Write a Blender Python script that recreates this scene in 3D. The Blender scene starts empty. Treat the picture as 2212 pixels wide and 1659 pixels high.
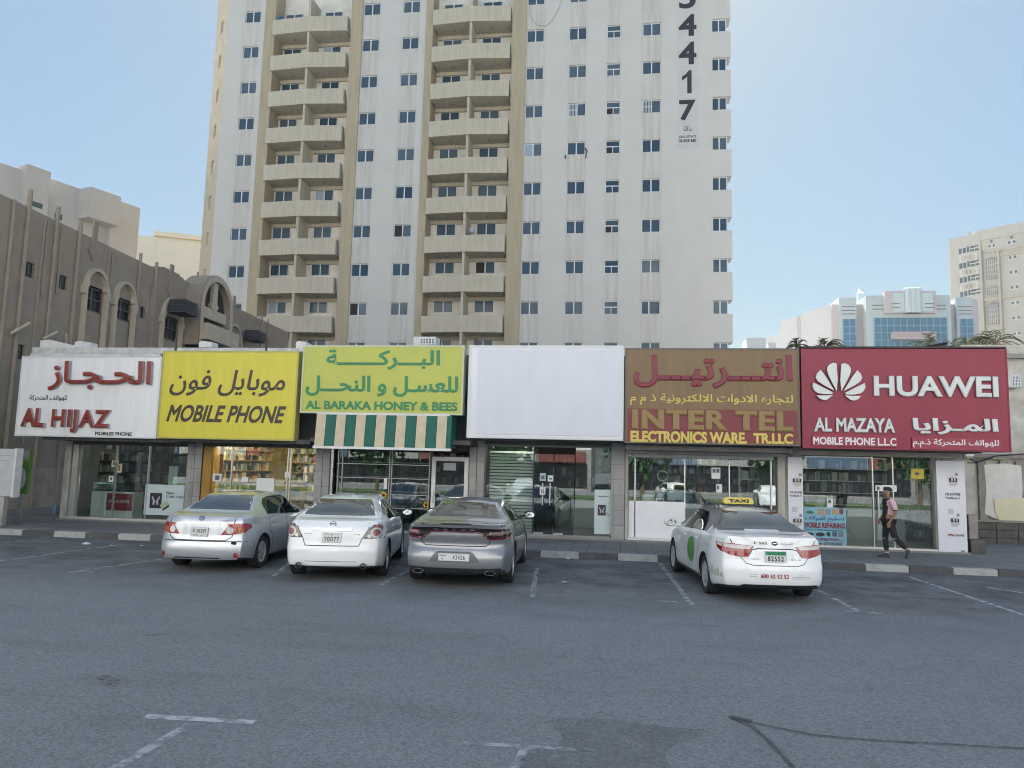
import bpy, bmesh, math, random
from mathutils import Vector, Matrix
from mathutils.bvhtree import BVHTree
random.seed(7)
SC = bpy.context.scene
COL = SC.collection
R = math.radians

# ------------------------------------------------------------------ camera, sky, sun, exposure
EYE = Vector((0, 0, 2.05)); FPX = 1640.0            # focal length in the pixels of a 2212 x 1659 picture
PITCH, ROLL, YAW = R(6.4), R(-1.45), R(8.3)
_f = Vector((-math.sin(YAW) * math.cos(PITCH), math.cos(YAW) * math.cos(PITCH), math.sin(PITCH)))
_r = Vector((math.cos(YAW), math.sin(YAW), 0)); _u = _r.cross(_f)
CR = _r * math.cos(ROLL) - _u * math.sin(ROLL); CU = _u * math.cos(ROLL) + _r * math.sin(ROLL); CF = _f
cam = bpy.data.cameras.new('camera'); camo = bpy.data.objects.new('camera', cam); COL.objects.link(camo)
cam.sensor_width = 36; cam.lens = FPX * 36 / 2212; cam.clip_end = 3000; cam.clip_start = .05
camo.matrix_world = Matrix(((CR.x, CU.x, -CF.x, EYE.x), (CR.y, CU.y, -CF.y, EYE.y), (CR.z, CU.z, -CF.z, EYE.z), (0, 0, 0, 1)))
SC.camera = camo

SUN_EL, SUN_AZ = R(45), R(-6)                        # azimuth from +Y towards +X
wd = bpy.data.worlds.new('World'); SC.world = wd; wd.use_nodes = True
nt = wd.node_tree; bg = nt.nodes['Background']
sky = nt.nodes.new('ShaderNodeTexSky'); sky.sky_type = 'NISHITA'; sky.sun_disc = False
sky.sun_elevation = SUN_EL; sky.sun_rotation = SUN_AZ
sky.air_density = 1.2; sky.dust_density = 1.7; sky.ozone_density = 2.0; sky.altitude = 0
# glare round the sun is compressed by a power curve: brightness evened out, colours kept
_bw = nt.nodes.new('ShaderNodeRGBToBW'); _pw = nt.nodes.new('ShaderNodeMath'); _pw.operation = 'POWER'; _pw.inputs[1].default_value = -.55
_sc = nt.nodes.new('ShaderNodeVectorMath'); _sc.operation = 'SCALE'; _ml = nt.nodes.new('ShaderNodeMath'); _ml.operation = 'MULTIPLY'; _ml.inputs[1].default_value = 1.26
nt.links.new(sky.outputs[0], _bw.inputs[0]); nt.links.new(_bw.outputs[0], _pw.inputs[0]); nt.links.new(_pw.outputs[0], _ml.inputs[0]); nt.links.new(sky.outputs[0], _sc.inputs[0]); nt.links.new(_ml.outputs[0], _sc.inputs['Scale'])
_tn = nt.nodes.new('ShaderNodeMix'); _tn.data_type = 'RGBA'; _tn.blend_type = 'MULTIPLY'; _tn.inputs[0].default_value = 1; _tn.inputs[7].default_value = (.78, .95, .985, 1)   # cyan tint over the whole sky
nt.links.new(_sc.outputs[0], _tn.inputs[6]); _hs = nt.nodes.new('ShaderNodeHueSaturation'); _hs.inputs['Saturation'].default_value = 1.0; nt.links.new(_tn.outputs[2], _hs.inputs['Color']); nt.links.new(_hs.outputs[0], bg.inputs[0]); bg.inputs[1].default_value = .05
sl = bpy.data.lights.new('sun', 'SUN'); sl.energy = 5.0; sl.angle = R(.5); sl.color = (1, .98, .96)
so = bpy.data.objects.new('sun', sl); COL.objects.link(so)
_sd = Vector((math.sin(SUN_AZ) * math.cos(SUN_EL), math.cos(SUN_AZ) * math.cos(SUN_EL), math.sin(SUN_EL)))
so.rotation_euler = (-_sd).to_track_quat('-Z', 'Y').to_euler(); so.location = (0, 30, 80)
SC.view_settings.view_transform = 'Standard'; SC.view_settings.look = 'None'
SC.view_settings.exposure = 2.08; SC.view_settings.gamma = 1
SC.cycles.max_bounces = 8; SC.cycles.transparent_max_bounces = 12; SC.cycles.caustics_reflective = False; SC.cycles.caustics_refractive = False
SC.cycles.sample_clamp_indirect = 6; SC.cycles.filter_width = 1.05; SC.cycles.denoising_prefilter = 'ACCURATE'; SC.cycles.diffuse_bounces = 3

def ray(px, py): return CF + CR * ((px - 1106) / FPX) - CU * ((py - 829.5) / FPX)
def W(px, py, Y):                                    # the point of the plane y = Y seen at that spot of the photograph
    d = ray(px, py); return EYE + d * (Y / d.y)
def G(px, py, z=0.):                                 # the point of the level z seen there
    d = ray(px, py); return EYE + d * ((z - EYE.z) / d.z)

# ------------------------------------------------------------------ materials
MATS = {}
def mat(name, base, rough=.6, metal=0., var=.0, scale=2., col2=None, bump=0., bscale=60., stretch=(1, 1, 1), coat=0., emit=0., spec=.5, detail=5):
    if name in MATS: return MATS[name]
    m = bpy.data.materials.new(name); m.use_nodes = True; t = m.node_tree; N = t.nodes; L = t.links
    b = N['Principled BSDF']; b.inputs['Roughness'].default_value = rough; b.inputs['Metallic'].default_value = metal
    b.inputs['Coat Weight'].default_value = coat; b.inputs['Coat Roughness'].default_value = .03
    b.inputs['Specular IOR Level'].default_value = spec
    c = (*base, 1)
    b.inputs['Base Color'].default_value = c
    if emit:
        b.inputs['Emission Color'].default_value = c; b.inputs['Emission Strength'].default_value = emit
    if var or bump:
        tc = N.new('ShaderNodeTexCoord'); mp = N.new('ShaderNodeMapping'); mp.inputs['Scale'].default_value = stretch
        L.new(tc.outputs['Object'], mp.inputs[0])
    if var:
        n = N.new('ShaderNodeTexNoise'); n.inputs['Scale'].default_value = scale; n.inputs['Detail'].default_value = detail; n.inputs['Roughness'].default_value = .65
        L.new(mp.outputs[0], n.inputs[0])
        mr = N.new('ShaderNodeMapRange'); mr.inputs[1].default_value = .3; mr.inputs[2].default_value = .7
        L.new(n.outputs[0], mr.inputs[0])
        mx = N.new('ShaderNodeMix'); mx.data_type = 'RGBA'
        c2 = col2 or tuple(x * (1 - var) for x in base); c1 = base if col2 else tuple(min(1, x * (1 + var * .5)) for x in base)
        mx.inputs[6].default_value = (*c1, 1); mx.inputs[7].default_value = (*c2, 1)
        L.new(mr.outputs[0], mx.inputs[0]); L.new(mx.outputs[2], b.inputs['Base Color'])
    if bump:
        n2 = N.new('ShaderNodeTexNoise'); n2.inputs['Scale'].default_value = bscale; n2.inputs['Detail'].default_value = 4
        L.new(mp.outputs[0], n2.inputs[0])
        bp = N.new('ShaderNodeBump'); bp.inputs['Strength'].default_value = bump; bp.inputs['Distance'].default_value = .02
        L.new(n2.outputs[0], bp.inputs['Height']); L.new(bp.outputs[0], b.inputs['Normal'])
    MATS[name] = m
    return m
def glass_mat(name, tint=(.85, .9, .9), refl=.12, rough=.0):
    m = bpy.data.materials.new(name); m.use_nodes = True; t = m.node_tree; N = t.nodes; L = t.links
    N.remove(N['Principled BSDF']); out = N['Material Output']
    tr = N.new('ShaderNodeBsdfTransparent'); tr.inputs[0].default_value = (*tint, 1)
    gl = N.new('ShaderNodeBsdfGlossy'); gl.inputs['Roughness'].default_value = rough; gl.inputs[0].default_value = (.95, 1, 1, 1)
    fr = N.new('ShaderNodeFresnel'); fr.inputs[0].default_value = 1.5
    ad = N.new('ShaderNodeMath'); ad.operation = 'ADD'; ad.inputs[1].default_value = refl; ad.use_clamp = True
    L.new(fr.outputs[0], ad.inputs[0])
    mx = N.new('ShaderNodeMixShader'); L.new(ad.outputs[0], mx.inputs[0]); L.new(tr.outputs[0], mx.inputs[1]); L.new(gl.outputs[0], mx.inputs[2])
    L.new(mx.outputs[0], out.inputs[0]); MATS[name] = m
    return m

# ------------------------------------------------------------------ arabic shaping (letters are joined by hand: right to left, presentation forms)
_AF = {'ا': (0xFE8D, 0xFE8E, 0, 0), 'د': (0xFEA9, 0xFEAA, 0, 0), 'ذ': (0xFEAB, 0xFEAC, 0, 0), 'ر': (0xFEAD, 0xFEAE, 0, 0), 'ز': (0xFEAF, 0xFEB0, 0, 0), 'و': (0xFEED, 0xFEEE, 0, 0), 'ة': (0xFE93, 0xFE94, 0, 0), 'لا': (0xFEFB, 0xFEFC, 0, 0), 'ـ': (0x640,) * 4}
for _c, _b in (('ب', 0xFE8F), ('ت', 0xFE95), ('ج', 0xFE9D), ('ح', 0xFEA1), ('س', 0xFEB1), ('ص', 0xFEB9), ('ع', 0xFEC9), ('ف', 0xFED1), ('ق', 0xFED5), ('ك', 0xFED9), ('ل', 0xFEDD), ('م', 0xFEE1), ('ن', 0xFEE5), ('ه', 0xFEE9), ('ي', 0xFEF1)):
    _AF[_c] = (ord(_c), _b + 1, _b + 2, _b + 3)
def arabic(s):
    t, i = [], 0
    while i < len(s):
        if s[i:i + 2] == 'لا': t.append('لا'); i += 2
        else: t.append(s[i]); i += 1
    o = []
    for i, c in enumerate(t):
        f = _AF.get(c)
        if not f: o.append(c); continue
        pj = i > 0 and t[i - 1] in _AF and _AF[t[i - 1]][2]
        nj = i + 1 < len(t) and t[i + 1] in _AF and f[2]
        o.append(chr(f[(3 if nj else 1) if pj else (2 if nj else 0)]))
    return ''.join(reversed(o))
_TC = {}
def text_mesh(body, bold=0., spacing=1.):
    """(verts, faces) of a line of writing, x to the right, y up, z towards the reader from -1 to 0; the weight comes from a chamfer round each
    outline, and neighbouring glyphs lie a hair apart so that none share a plane."""
    k = (body, bold, spacing)
    if k in _TC: return _TC[k]
    c = bpy.data.curves.new('writing', 'FONT'); c.body = body; c.size = 1; c.extrude = .05; c.bevel_depth = max(bold, .002); c.bevel_resolution = 0; c.resolution_u = 4; c.space_character = spacing
    o = bpy.data.objects.new('writing', c); COL.objects.link(o)
    dg = bpy.context.evaluated_depsgraph_get(); dg.update()
    me = bpy.data.meshes.new_from_object(o.evaluated_get(dg)); bpy.data.objects.remove(o); bpy.data.curves.remove(c)
    bm = bmesh.new(); bm.from_mesh(me); bpy.data.meshes.remove(me); bmesh.ops.remove_doubles(bm, verts=bm.verts, dist=1e-5)
    bm.verts.ensure_lookup_table(); bm.verts.index_update(); seen = {}; comps = []
    for v in bm.verts:
        if v.index in seen: continue
        st, cc = [v], []; seen[v.index] = 1
        while st:
            q = st.pop(); cc.append(q)
            for e in q.link_edges:
                w = e.other_vert(q)
                if w.index not in seen: seen[w.index] = 1; st.append(w)
        comps.append(cc)
    zt = .05 + max(bold, .002); vs = [None] * len(bm.verts)
    for n, cc in enumerate(sorted(comps, key=lambda q: min(v.co.x for v in q))):
        for v in cc: vs[v.index] = Vector((v.co.x, v.co.y, (v.co.z - zt) / (2 * zt) + .10 * (n % 3) - .2))
    fs = [tuple(v.index for v in f.verts) for f in bm.faces]; bm.free()
    _TC[k] = (vs, fs)
    return vs, fs

# ------------------------------------------------------------------ mesh builder
class MB:
    def __init__(s): s.v, s.f, s.m = [], [], []; s.T = None
    def P(s, p):
        p = Vector(p); s.v.append(s.T(p) if s.T else p); return len(s.v) - 1
    def face(s, idx, mi=0): s.f.append(tuple(idx)); s.m.append(mi)
    def poly(s, pts, mi=0): s.face([s.P(p) for p in pts], mi)
    def box(s, x0, x1, y0, y1, z0, z1, mi=0):
        if x0 > x1: x0, x1 = x1, x0
        if y0 > y1: y0, y1 = y1, y0
        if z0 > z1: z0, z1 = z1, z0
        i = [s.P(p) for p in ((x0, y0, z0), (x1, y0, z0), (x1, y1, z0), (x0, y1, z0), (x0, y0, z1), (x1, y0, z1), (x1, y1, z1), (x0, y1, z1))]
        for q in ((3, 2, 1, 0), (4, 5, 6, 7), (0, 1, 5, 4), (1, 2, 6, 5), (2, 3, 7, 6), (3, 0, 4, 7)): s.face([i[k] for k in q], mi)
    def hexa(s, pts, mi=0):                          # eight corners, bottom ring then top ring
        i = [s.P(p) for p in pts]
        for q in ((3, 2, 1, 0), (4, 5, 6, 7), (0, 1, 5, 4), (1, 2, 6, 5), (2, 3, 7, 6), (3, 0, 4, 7)): s.face([i[k] for k in q], mi)
    def prism(s, pts, y0, y1, mi=0, mside=None):     # outline in x, z (counter-clockwise seen from -y), from y0 (near) to y1
        a = [s.P((x, y0, z)) for x, z in pts]; b = [s.P((x, y1, z)) for x, z in pts]; n = len(pts)
        s.face(a, mi); s.face(b[::-1], mi)
        for k in range(n): s.face((a[(k + 1) % n], a[k], b[k], b[(k + 1) % n]), mi if mside is None else mside)
    def tube(s, pts, r, n=8, mi=0, caps=True):
        pts = [Vector(p) for p in pts]; rings = []
        for k, p in enumerate(pts):
            d = (pts[min(k + 1, len(pts) - 1)] - pts[max(k - 1, 0)]).normalized()
            a = d.cross(Vector((0, 0, 1)));  a = a.normalized() if a.length > .01 else Vector((1, 0, 0)); b = d.cross(a)
            rr = r[k] if isinstance(r, (list, tuple)) else r
            rings.append([s.P(p + (a * math.cos(2 * math.pi * j / n) + b * math.sin(2 * math.pi * j / n)) * rr) for j in range(n)])
        for A, B in zip(rings, rings[1:]):
            for j in range(n): s.face((A[j], A[(j + 1) % n], B[(j + 1) % n], B[j]), mi)
        if caps: s.face(rings[0][::-1], mi); s.face(rings[-1], mi)
    def text(s, body, x0, x1, z0, z1, y, depth=.0, bold=.0, shear=0., mi=0, spacing=1., keep=False):
        """Writing in the x, z plane facing -y, fitted to a box (keep: natural width, centred)."""
        vs, fs = text_mesh(body, bold, spacing); depth = depth or .006
        xa, xb = min(v.x for v in vs), max(v.x for v in vs); ya, yb = min(v.y for v in vs), max(v.y for v in vs)
        kz = (z1 - z0) / (yb - ya); kx = (x1 - x0 - shear * (z1 - z0)) / (xb - xa)
        if keep: kx = kz; x0 = (x0 + x1) / 2 - (xb - xa) * kx / 2
        o = len(s.v)
        for v in vs:
            z = (v.y - ya) * kz
            s.P((x0 + (v.x - xa) * kx + shear * z, y - (v.z + 1.) * depth, z0 + z))
        for f in fs: s.face([o + k for k in f], mi)
    def build(s, name, mats, parent=None, smooth=False, bevel=0., local=False, auto=None):
        me = bpy.data.meshes.new(name)
        org = Vector((0, 0, 0)) if local or parent is None else ORG.get(parent.name, Vector((0, 0, 0)))
        me.from_pydata([v - org for v in s.v], [], s.f)
        for m in (mats if isinstance(mats, (list, tuple)) else [mats]): me.materials.append(m)
        me.polygons.foreach_set('material_index', s.m)
        if smooth: me.polygons.foreach_set('use_smooth', [True] * len(s.f))
        me.update()
        o = bpy.data.objects.new(name, me); COL.objects.link(o)
        if smooth and auto:
            me.set_sharp_from_angle(angle=R(auto))
        if parent is not None:
            o.parent = parent; ORG[o.name] = org
        if bevel:
            b = o.modifiers.new('edge', 'BEVEL'); b.width = bevel; b.segments = 2; b.limit_method = 'ANGLE'; b.angle_limit = R(40)
        return o
ORG = {}
def tag(o, label=None, cat=None, group=None, kind=None):
    if label: o['label'] = label
    if cat: o['category'] = cat
    if group: o['group'] = group
    if kind: o['kind'] = kind
    return o
def thing(name, loc, label, cat, group=None, rotz=0):
    o = bpy.data.objects.new(name, None); COL.objects.link(o); o.location = loc; o.rotation_euler = (0, 0, rotz); o.empty_display_size = .3
    ORG[o.name] = Vector(loc)
    return tag(o, label, cat, group)
def copy_tree(o, parent=None):
    c = o.copy(); COL.objects.link(c)
    if parent is not None: c.parent = parent
    for ch in KIDS(o): copy_tree(ch, c)
    return c
def KIDS(o): return [x for x in COL.objects if x.parent == o]
def solo(name, mb, mats, label=None, cat=None, group=None, kind=None, **k):
    """A thing (or structure) that is one mesh, its origin at the foot of its middle."""
    n = len(mb.v); lo = Vector([min(v[i] for v in mb.v) for i in range(3)]); hi = Vector([max(v[i] for v in mb.v) for i in range(3)])
    c = Vector(((lo.x + hi.x) / 2, (lo.y + hi.y) / 2, lo.z))
    if kind == 'structure': c = Vector((0, 0, 0))
    mb.v = [v - c for v in mb.v]
    o = mb.build(name, mats, None, local=True, **k); o.location = c
    return tag(o, label, cat, group, kind)
def frame(org, ang):
    """A transform for building a facade lying along direction ang (from +x), seen from its -y side."""
    ca, sa = math.cos(ang), math.sin(ang); org = Vector(org)
    return lambda p: org + Vector((p.x * ca - p.y * sa, p.x * sa + p.y * ca, p.z))
def pierced(mb, x0, x1, z0, z1, y, holes, depth, mi=0, mrev=None):
    """A wall face in the plane y with rectangular openings and their reveals going back by depth."""
    xs = sorted({x0, x1, *[h[0] for h in holes], *[h[1] for h in holes]}); zs = sorted({z0, z1, *[h[2] for h in holes], *[h[3] for h in holes]})
    xs = [x for x in xs if x0 <= x <= x1]; zs = [z for z in zs if z0 <= z <= z1]
    ix = {}
    def P(a, b):
        if (a, b) not in ix: ix[a, b] = mb.P((a, y, b))
        return ix[a, b]
    for a, b in zip(xs, xs[1:]):
        for c, d in zip(zs, zs[1:]):
            mx_, mz_ = (a + b) / 2, (c + d) / 2
            if any(h[0] < mx_ < h[1] and h[2] < mz_ < h[3] for h in holes): continue
            mb.face((P(a, c), P(b, c), P(b, d), P(a, d)), mi)
    r = mi if mrev is None else mrev
    for a, b, c, d in holes:
        Y = y + depth
        mb.poly(((a, y, c), (a, Y, c), (b, Y, c), (b, y, c))[::-1], r); mb.poly(((a, y, d), (b, y, d), (b, Y, d), (a, Y, d))[::-1], r)
        mb.poly(((a, y, c), (a, y, d), (a, Y, d), (a, Y, c))[::-1], r); mb.poly(((b, y, c), (b, Y, c), (b, Y, d), (b, y, d))[::-1], r)
# ------------------------------------------------------------------ shared materials
white_paint = mat('white_paint', (.72, .72, .70), .5, var=.12, scale=3)
dark_gap = mat('dark_gap', (.015, .015, .017), .8)
steel = mat('brushed_steel', (.55, .56, .57), .3, 1.)
alu = mat('aluminium', (.62, .63, .64), .38, .8)
black_rubber = mat('black_rubber', (.02, .02, .022), .75, var=.2, scale=20)
black_plastic = mat('black_plastic', (.018, .018, .02), .45)
concrete = mat('old_concrete', (.33, .31, .28), .85, var=.45, scale=1.6, bump=.3, bscale=30)
frame_white = mat('white_window_frame', (.75, .76, .77), .4)
def mix_noise(t, base_out, col, scale, lo, hi, vec, stretch=None, amount=1.):
    N, L = t.nodes, t.links
    n = N.new('ShaderNodeTexNoise'); n.inputs['Scale'].default_value = scale; n.inputs['Detail'].default_value = 6; n.inputs['Roughness'].default_value = .65
    if stretch:
        mp = N.new('ShaderNodeMapping'); mp.inputs['Scale'].default_value = stretch; L.new(vec, mp.inputs[0]); L.new(mp.outputs[0], n.inputs[0])
    else: L.new(vec, n.inputs[0])
    mr = N.new('ShaderNodeMapRange'); mr.inputs[1].default_value = lo; mr.inputs[2].default_value = hi; mr.inputs[4].default_value = amount
    L.new(n.outputs[0], mr.inputs[0])
    mx = N.new('ShaderNodeMix'); mx.data_type = 'RGBA'; L.new(mr.outputs[0], mx.inputs[0]); L.new(base_out, mx.inputs[6]); mx.inputs[7].default_value = (*col, 1)
    return mx.outputs[2]
def asphalt_mat():
    m = mat('asphalt', (.06, .063, .068), .85); t = m.node_tree; N, L = t.nodes, t.links; b = N['Principled BSDF']
    tc = N.new('ShaderNodeTexCoord'); v = tc.outputs['Object']
    rgb = N.new('ShaderNodeRGB'); rgb.outputs[0].default_value = (.190, .200, .206, 1)
    o = mix_noise(t, rgb.outputs[0], (.222, .234, .240), .35, .42, .7, v, (.5, 1, 1))          # large pale worn fields
    o = mix_noise(t, o, (.142, .149, .153), 1.1, .52, .8, v, (.35, 1.3, 1), .8)               # dark wheel-swept streaks
    o = mix_noise(t, o, (.06, .065, .068), 2.3, .66, .72, v, None, .75)                      # oil spots
    sx = N.new('ShaderNodeSeparateXYZ'); L.new(v, sx.inputs[0])                               # grime in the parking bays, darkened further to paint in shade under the cars
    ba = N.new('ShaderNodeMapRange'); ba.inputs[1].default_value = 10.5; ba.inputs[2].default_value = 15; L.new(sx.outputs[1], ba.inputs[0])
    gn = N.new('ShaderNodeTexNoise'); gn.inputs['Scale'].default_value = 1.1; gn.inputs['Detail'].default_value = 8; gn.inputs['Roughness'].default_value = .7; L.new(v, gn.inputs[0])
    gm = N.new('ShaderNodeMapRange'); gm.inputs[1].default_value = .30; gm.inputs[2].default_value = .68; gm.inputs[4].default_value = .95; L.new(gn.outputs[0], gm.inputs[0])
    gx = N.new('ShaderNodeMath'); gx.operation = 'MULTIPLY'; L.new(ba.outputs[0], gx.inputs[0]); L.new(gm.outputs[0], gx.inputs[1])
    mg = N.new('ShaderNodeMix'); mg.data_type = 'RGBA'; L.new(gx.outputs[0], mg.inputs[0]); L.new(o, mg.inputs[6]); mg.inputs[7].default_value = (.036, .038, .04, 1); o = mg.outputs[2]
    vo = N.new('ShaderNodeTexVoronoi'); vo.inputs['Scale'].default_value = 55; L.new(v, vo.inputs[0])
    hsv = N.new('ShaderNodeHueSaturation'); L.new(o, hsv.inputs['Color'])
    sep = N.new('ShaderNodeSeparateColor'); L.new(vo.outputs['Color'], sep.inputs[0])
    mr = N.new('ShaderNodeMapRange'); mr.inputs[3].default_value = .76; mr.inputs[4].default_value = 1.30; L.new(sep.outputs[0], mr.inputs[0]); L.new(mr.outputs[0], hsv.inputs['Value'])
    L.new(hsv.outputs[0], b.inputs['Base Color'])
    n = N.new('ShaderNodeTexNoise'); n.inputs['Scale'].default_value = 70; n.inputs['Detail'].default_value = 4; L.new(v, n.inputs[0])
    bp = N.new('ShaderNodeBump'); bp.inputs['Strength'].default_value = .5; bp.inputs['Distance'].default_value = .012; L.new(n.outputs[0], bp.inputs['Height']); L.new(bp.outputs[0], b.inputs['Normal'])
    return m
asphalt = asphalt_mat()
def worn(name, col, cover=.5, scale=9, rough=.7, soft=.12, most=.9):
    """Paint or a stain worn through to what lies below."""
    m = bpy.data.materials.new(name); m.use_nodes = True; t = m.node_tree; N, L = t.nodes, t.links; b = N['Principled BSDF']
    b.inputs['Base Color'].default_value = (*col, 1); b.inputs['Roughness'].default_value = rough
    tc = N.new('ShaderNodeTexCoord'); n = N.new('ShaderNodeTexNoise'); n.inputs['Scale'].default_value = scale; n.inputs['Detail'].default_value = 7; n.inputs['Roughness'].default_value = .7
    L.new(tc.outputs['Object'], n.inputs[0]); mr = N.new('ShaderNodeMapRange'); mr.inputs[1].default_value = 1 - cover - soft; mr.inputs[2].default_value = 1 - cover + soft; mr.inputs[4].default_value = most
    L.new(n.outputs[0], mr.inputs[0]); L.new(mr.outputs[0], b.inputs['Alpha'])
    return m
mb = MB(); mb.poly(((-600, -600, 0), (600, -600, 0), (600, 600, 0), (-600, 600, 0)))
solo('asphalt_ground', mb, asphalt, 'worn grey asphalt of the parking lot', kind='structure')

# kerb of painted stones, alternately dark and pale
KX = W(115, 1158, 18.2).x; KP = (W(1870, 1222, 18.2).x - KX) / round((W(1870, 1222, 18.2).x - KX) / 1.82)
def kerb_mat():
    m = mat('kerb_paint', (.4, .4, .4), .8, bump=.3, bscale=25); t = m.node_tree; N, L = t.nodes, t.links; b = N['Principled BSDF']
    tc = N.new('ShaderNodeTexCoord'); sx = N.new('ShaderNodeSeparateXYZ'); L.new(tc.outputs['Object'], sx.inputs[0])
    def mth(op, a, bv):
        k = N.new('ShaderNodeMath'); k.operation = op; L.new(a, k.inputs[0]); k.inputs[1].default_value = bv; return k.outputs[0]
    mod = mth('GREATER_THAN', mth('FRACT', mth('MULTIPLY', mth('ADD', sx.outputs[0], KP * 60.5 - KX), 1 / KP), 0), .5)
    mx = N.new('ShaderNodeMix'); mx.data_type = 'RGBA'; L.new(mod, mx.inputs[0]); mx.inputs[6].default_value = (.085, .085, .09, 1); mx.inputs[7].default_value = (.42, .43, .42, 1)
    o = mix_noise(t, mx.outputs[2], (.17, .17, .17), 3, .5, .75, tc.outputs['Object'], None, .75)
    o = mix_noise(t, o, (.05, .05, .05), 9, .6, .8, tc.outputs['Object'], (1, 1, .3), .7)
    L.new(o, b.inputs['Base Color']); return m
mb = MB(); n = 134
for k in range(n):
    a = KX - KP * 26 + k * KP / 2
    dz = random.uniform(-.006, .006); dy = random.uniform(-.008, .008)
    mb.box(a + .008, a + KP / 2 - .008, 18.2 + dy, 18.42, -.05, .145 + dz)
mb.box(-60.3, 60.2, 18.23, 18.41, -.05, .12)
solo('kerb', mb, kerb_mat(), 'kerb of alternating dark and pale painted stones', kind='structure', bevel=.012)
def tile_mat():
    m = mat('pavement_tiles', (.13, .13, .135), .75, bump=.2, bscale=40); t = m.node_tree; N, L = t.nodes, t.links; b = N['Principled BSDF']
    tc = N.new('ShaderNodeTexCoord'); br = N.new('ShaderNodeTexBrick'); br.offset = 0; br.inputs['Scale'].default_value = 2.5; br.inputs['Brick Width'].default_value = 1; br.inputs['Row Height'].default_value = 1
    br.inputs['Mortar Size'].default_value = .02; br.inputs['Color1'].default_value = (.17, .175, .178, 1); br.inputs['Color2'].default_value = (.21, .213, .213, 1); br.inputs['Mortar'].default_value = (.06, .06, .06, 1)
    L.new(tc.outputs['Object'], br.inputs[0])
    o = mix_noise(t, br.outputs[0], (.10, .104, .108), .9, .48, .75, tc.outputs['Object'], (.5, 1, 1), .8)
    L.new(o, b.inputs['Base Color']); return m
mb = MB(); mb.box(-60, 60, 18.42, 57, -.05, .148)
solo('pavement', mb, tile_mat(), 'grey tiled pavement in front of the shops', kind='structure')

# painted bay lines, worn thin
line_mat = worn('worn_line_paint', (.55, .57, .58), .55, 7)
faint_mat = worn('faint_line_paint', (.42, .44, .46), .555, 6)
def smooth_loop(P, m=6):
    n = len(P); out = []
    for i in range(n):
        a, b, c, d = [P[(i + k) % n] for k in (-1, 0, 1, 2)]
        for j in range(m):
            t = j / m; f = lambda u: .5 * (2 * b[u] + (c[u] - a[u]) * t + (2 * a[u] - 5 * b[u] + 4 * c[u] - d[u]) * t * t + (3 * b[u] - a[u] - 3 * c[u] + d[u]) * t ** 3)
            out.append((f(0) + random.uniform(-5, 5), f(1) + random.uniform(-1.2, 1.2)))
    return out
def strip(mb, pts, w, z=.004, mi=0):
    for (a, b) in zip(pts, pts[1:]):
        a, b = Vector(a), Vector(b); d = (b - a).normalized(); n_ = Vector((-d.y, d.x, 0)) * w / 2
        a.z = b.z = 0; zz = Vector((0, 0, z)); mb.poly((a - n_ + zz, b - n_ + zz, b + n_ + zz, a + n_ + zz), mi)
mb = MB()
strip(mb, [G(312, 1548), G(550, 1561)], .10); strip(mb, [G(420, 1559) + Vector((0, -.06, 0)), G(225, 1675)], .09, .004, 1)
for a, b, w in (((1000, 1606), (1285, 1622), .07), ((1135, 1616), (1090, 1700), .07)): strip(mb, [G(*a), G(*b)], w, .004, 1)
for pts in (((1963, 1246), (2230, 1335)), ((2133, 1269), (2240, 1286))): strip(mb, [G(*q) for q in pts], .09, .004, 0)
for pts in (((150, 1237), (368, 1205)), ((-20, 1215), (272, 1175)), ((-20, 1176), (107, 1160)), ((1426, 1217), (1495, 1308)), ((821, 1264), (895, 1226)), ((1150, 1290), (1160, 1225)), ((1758, 1271), (1862, 1324)), ((590, 1245), (640, 1205)), ((1820, 1320), (1915, 1326)), ((150, 1236), (205, 1234)), ((1415, 1298), (1500, 1302))):
    strip(mb, [G(*q) for q in pts], .09, .004, 1)
for q in ((1735, 1235), (2150, 1330)): pass
solo('parking_lines', mb, [line_mat, faint_mat], 'worn white parking bay lines on the asphalt', kind='structure')
# damp stains and trail on the asphalt
stain = worn('damp_stain', (.075, .078, .08), .72, 5, .55, .06)
mb = MB()
blob = [(1175, 1562), (1230, 1552), (1330, 1556), (1420, 1570), (1520, 1580), (1505, 1598), (1440, 1625), (1430, 1690), (1130, 1700), (1140, 1625), (1200, 1612), (1215, 1585)]
mb.poly([G(*q) + Vector((0, 0, .008)) for q in smooth_loop(blob)])
stain2 = worn('damp_trail', (.065, .068, .07), .62, 9, .65, .2, .75)
strip(mb, [G(1582, 1553), G(1640, 1566), G(1760, 1590), G(1900, 1602), G(2060, 1610), G(2260, 1622)], .03, .010, 1)
strip(mb, [G(1582, 1553), G(1625, 1572), G(1668, 1610), G(1740, 1690)], .035, .012, 1)
strip(mb, [G(1575, 1551), G(1625, 1561)], .08, .014, 1)
solo('damp_stain', mb, [worn('pale_damp_patch', (.13, .135, .135), .55, 2.2, .75, .2, .26), stain2], 'dark damp trail and stain drying on the asphalt', kind='structure')
# rusty patch
mb = MB(); mb.poly([G(*q) + Vector((0, 0, .004)) for q in ((205, 1462), (235, 1460), (262, 1470), (250, 1485), (215, 1480))])
solo('rust_stain', mb, worn('rust_mark', (.16, .085, .06), .42, 14), 'small rusty stain on the asphalt', kind='structure')
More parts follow.
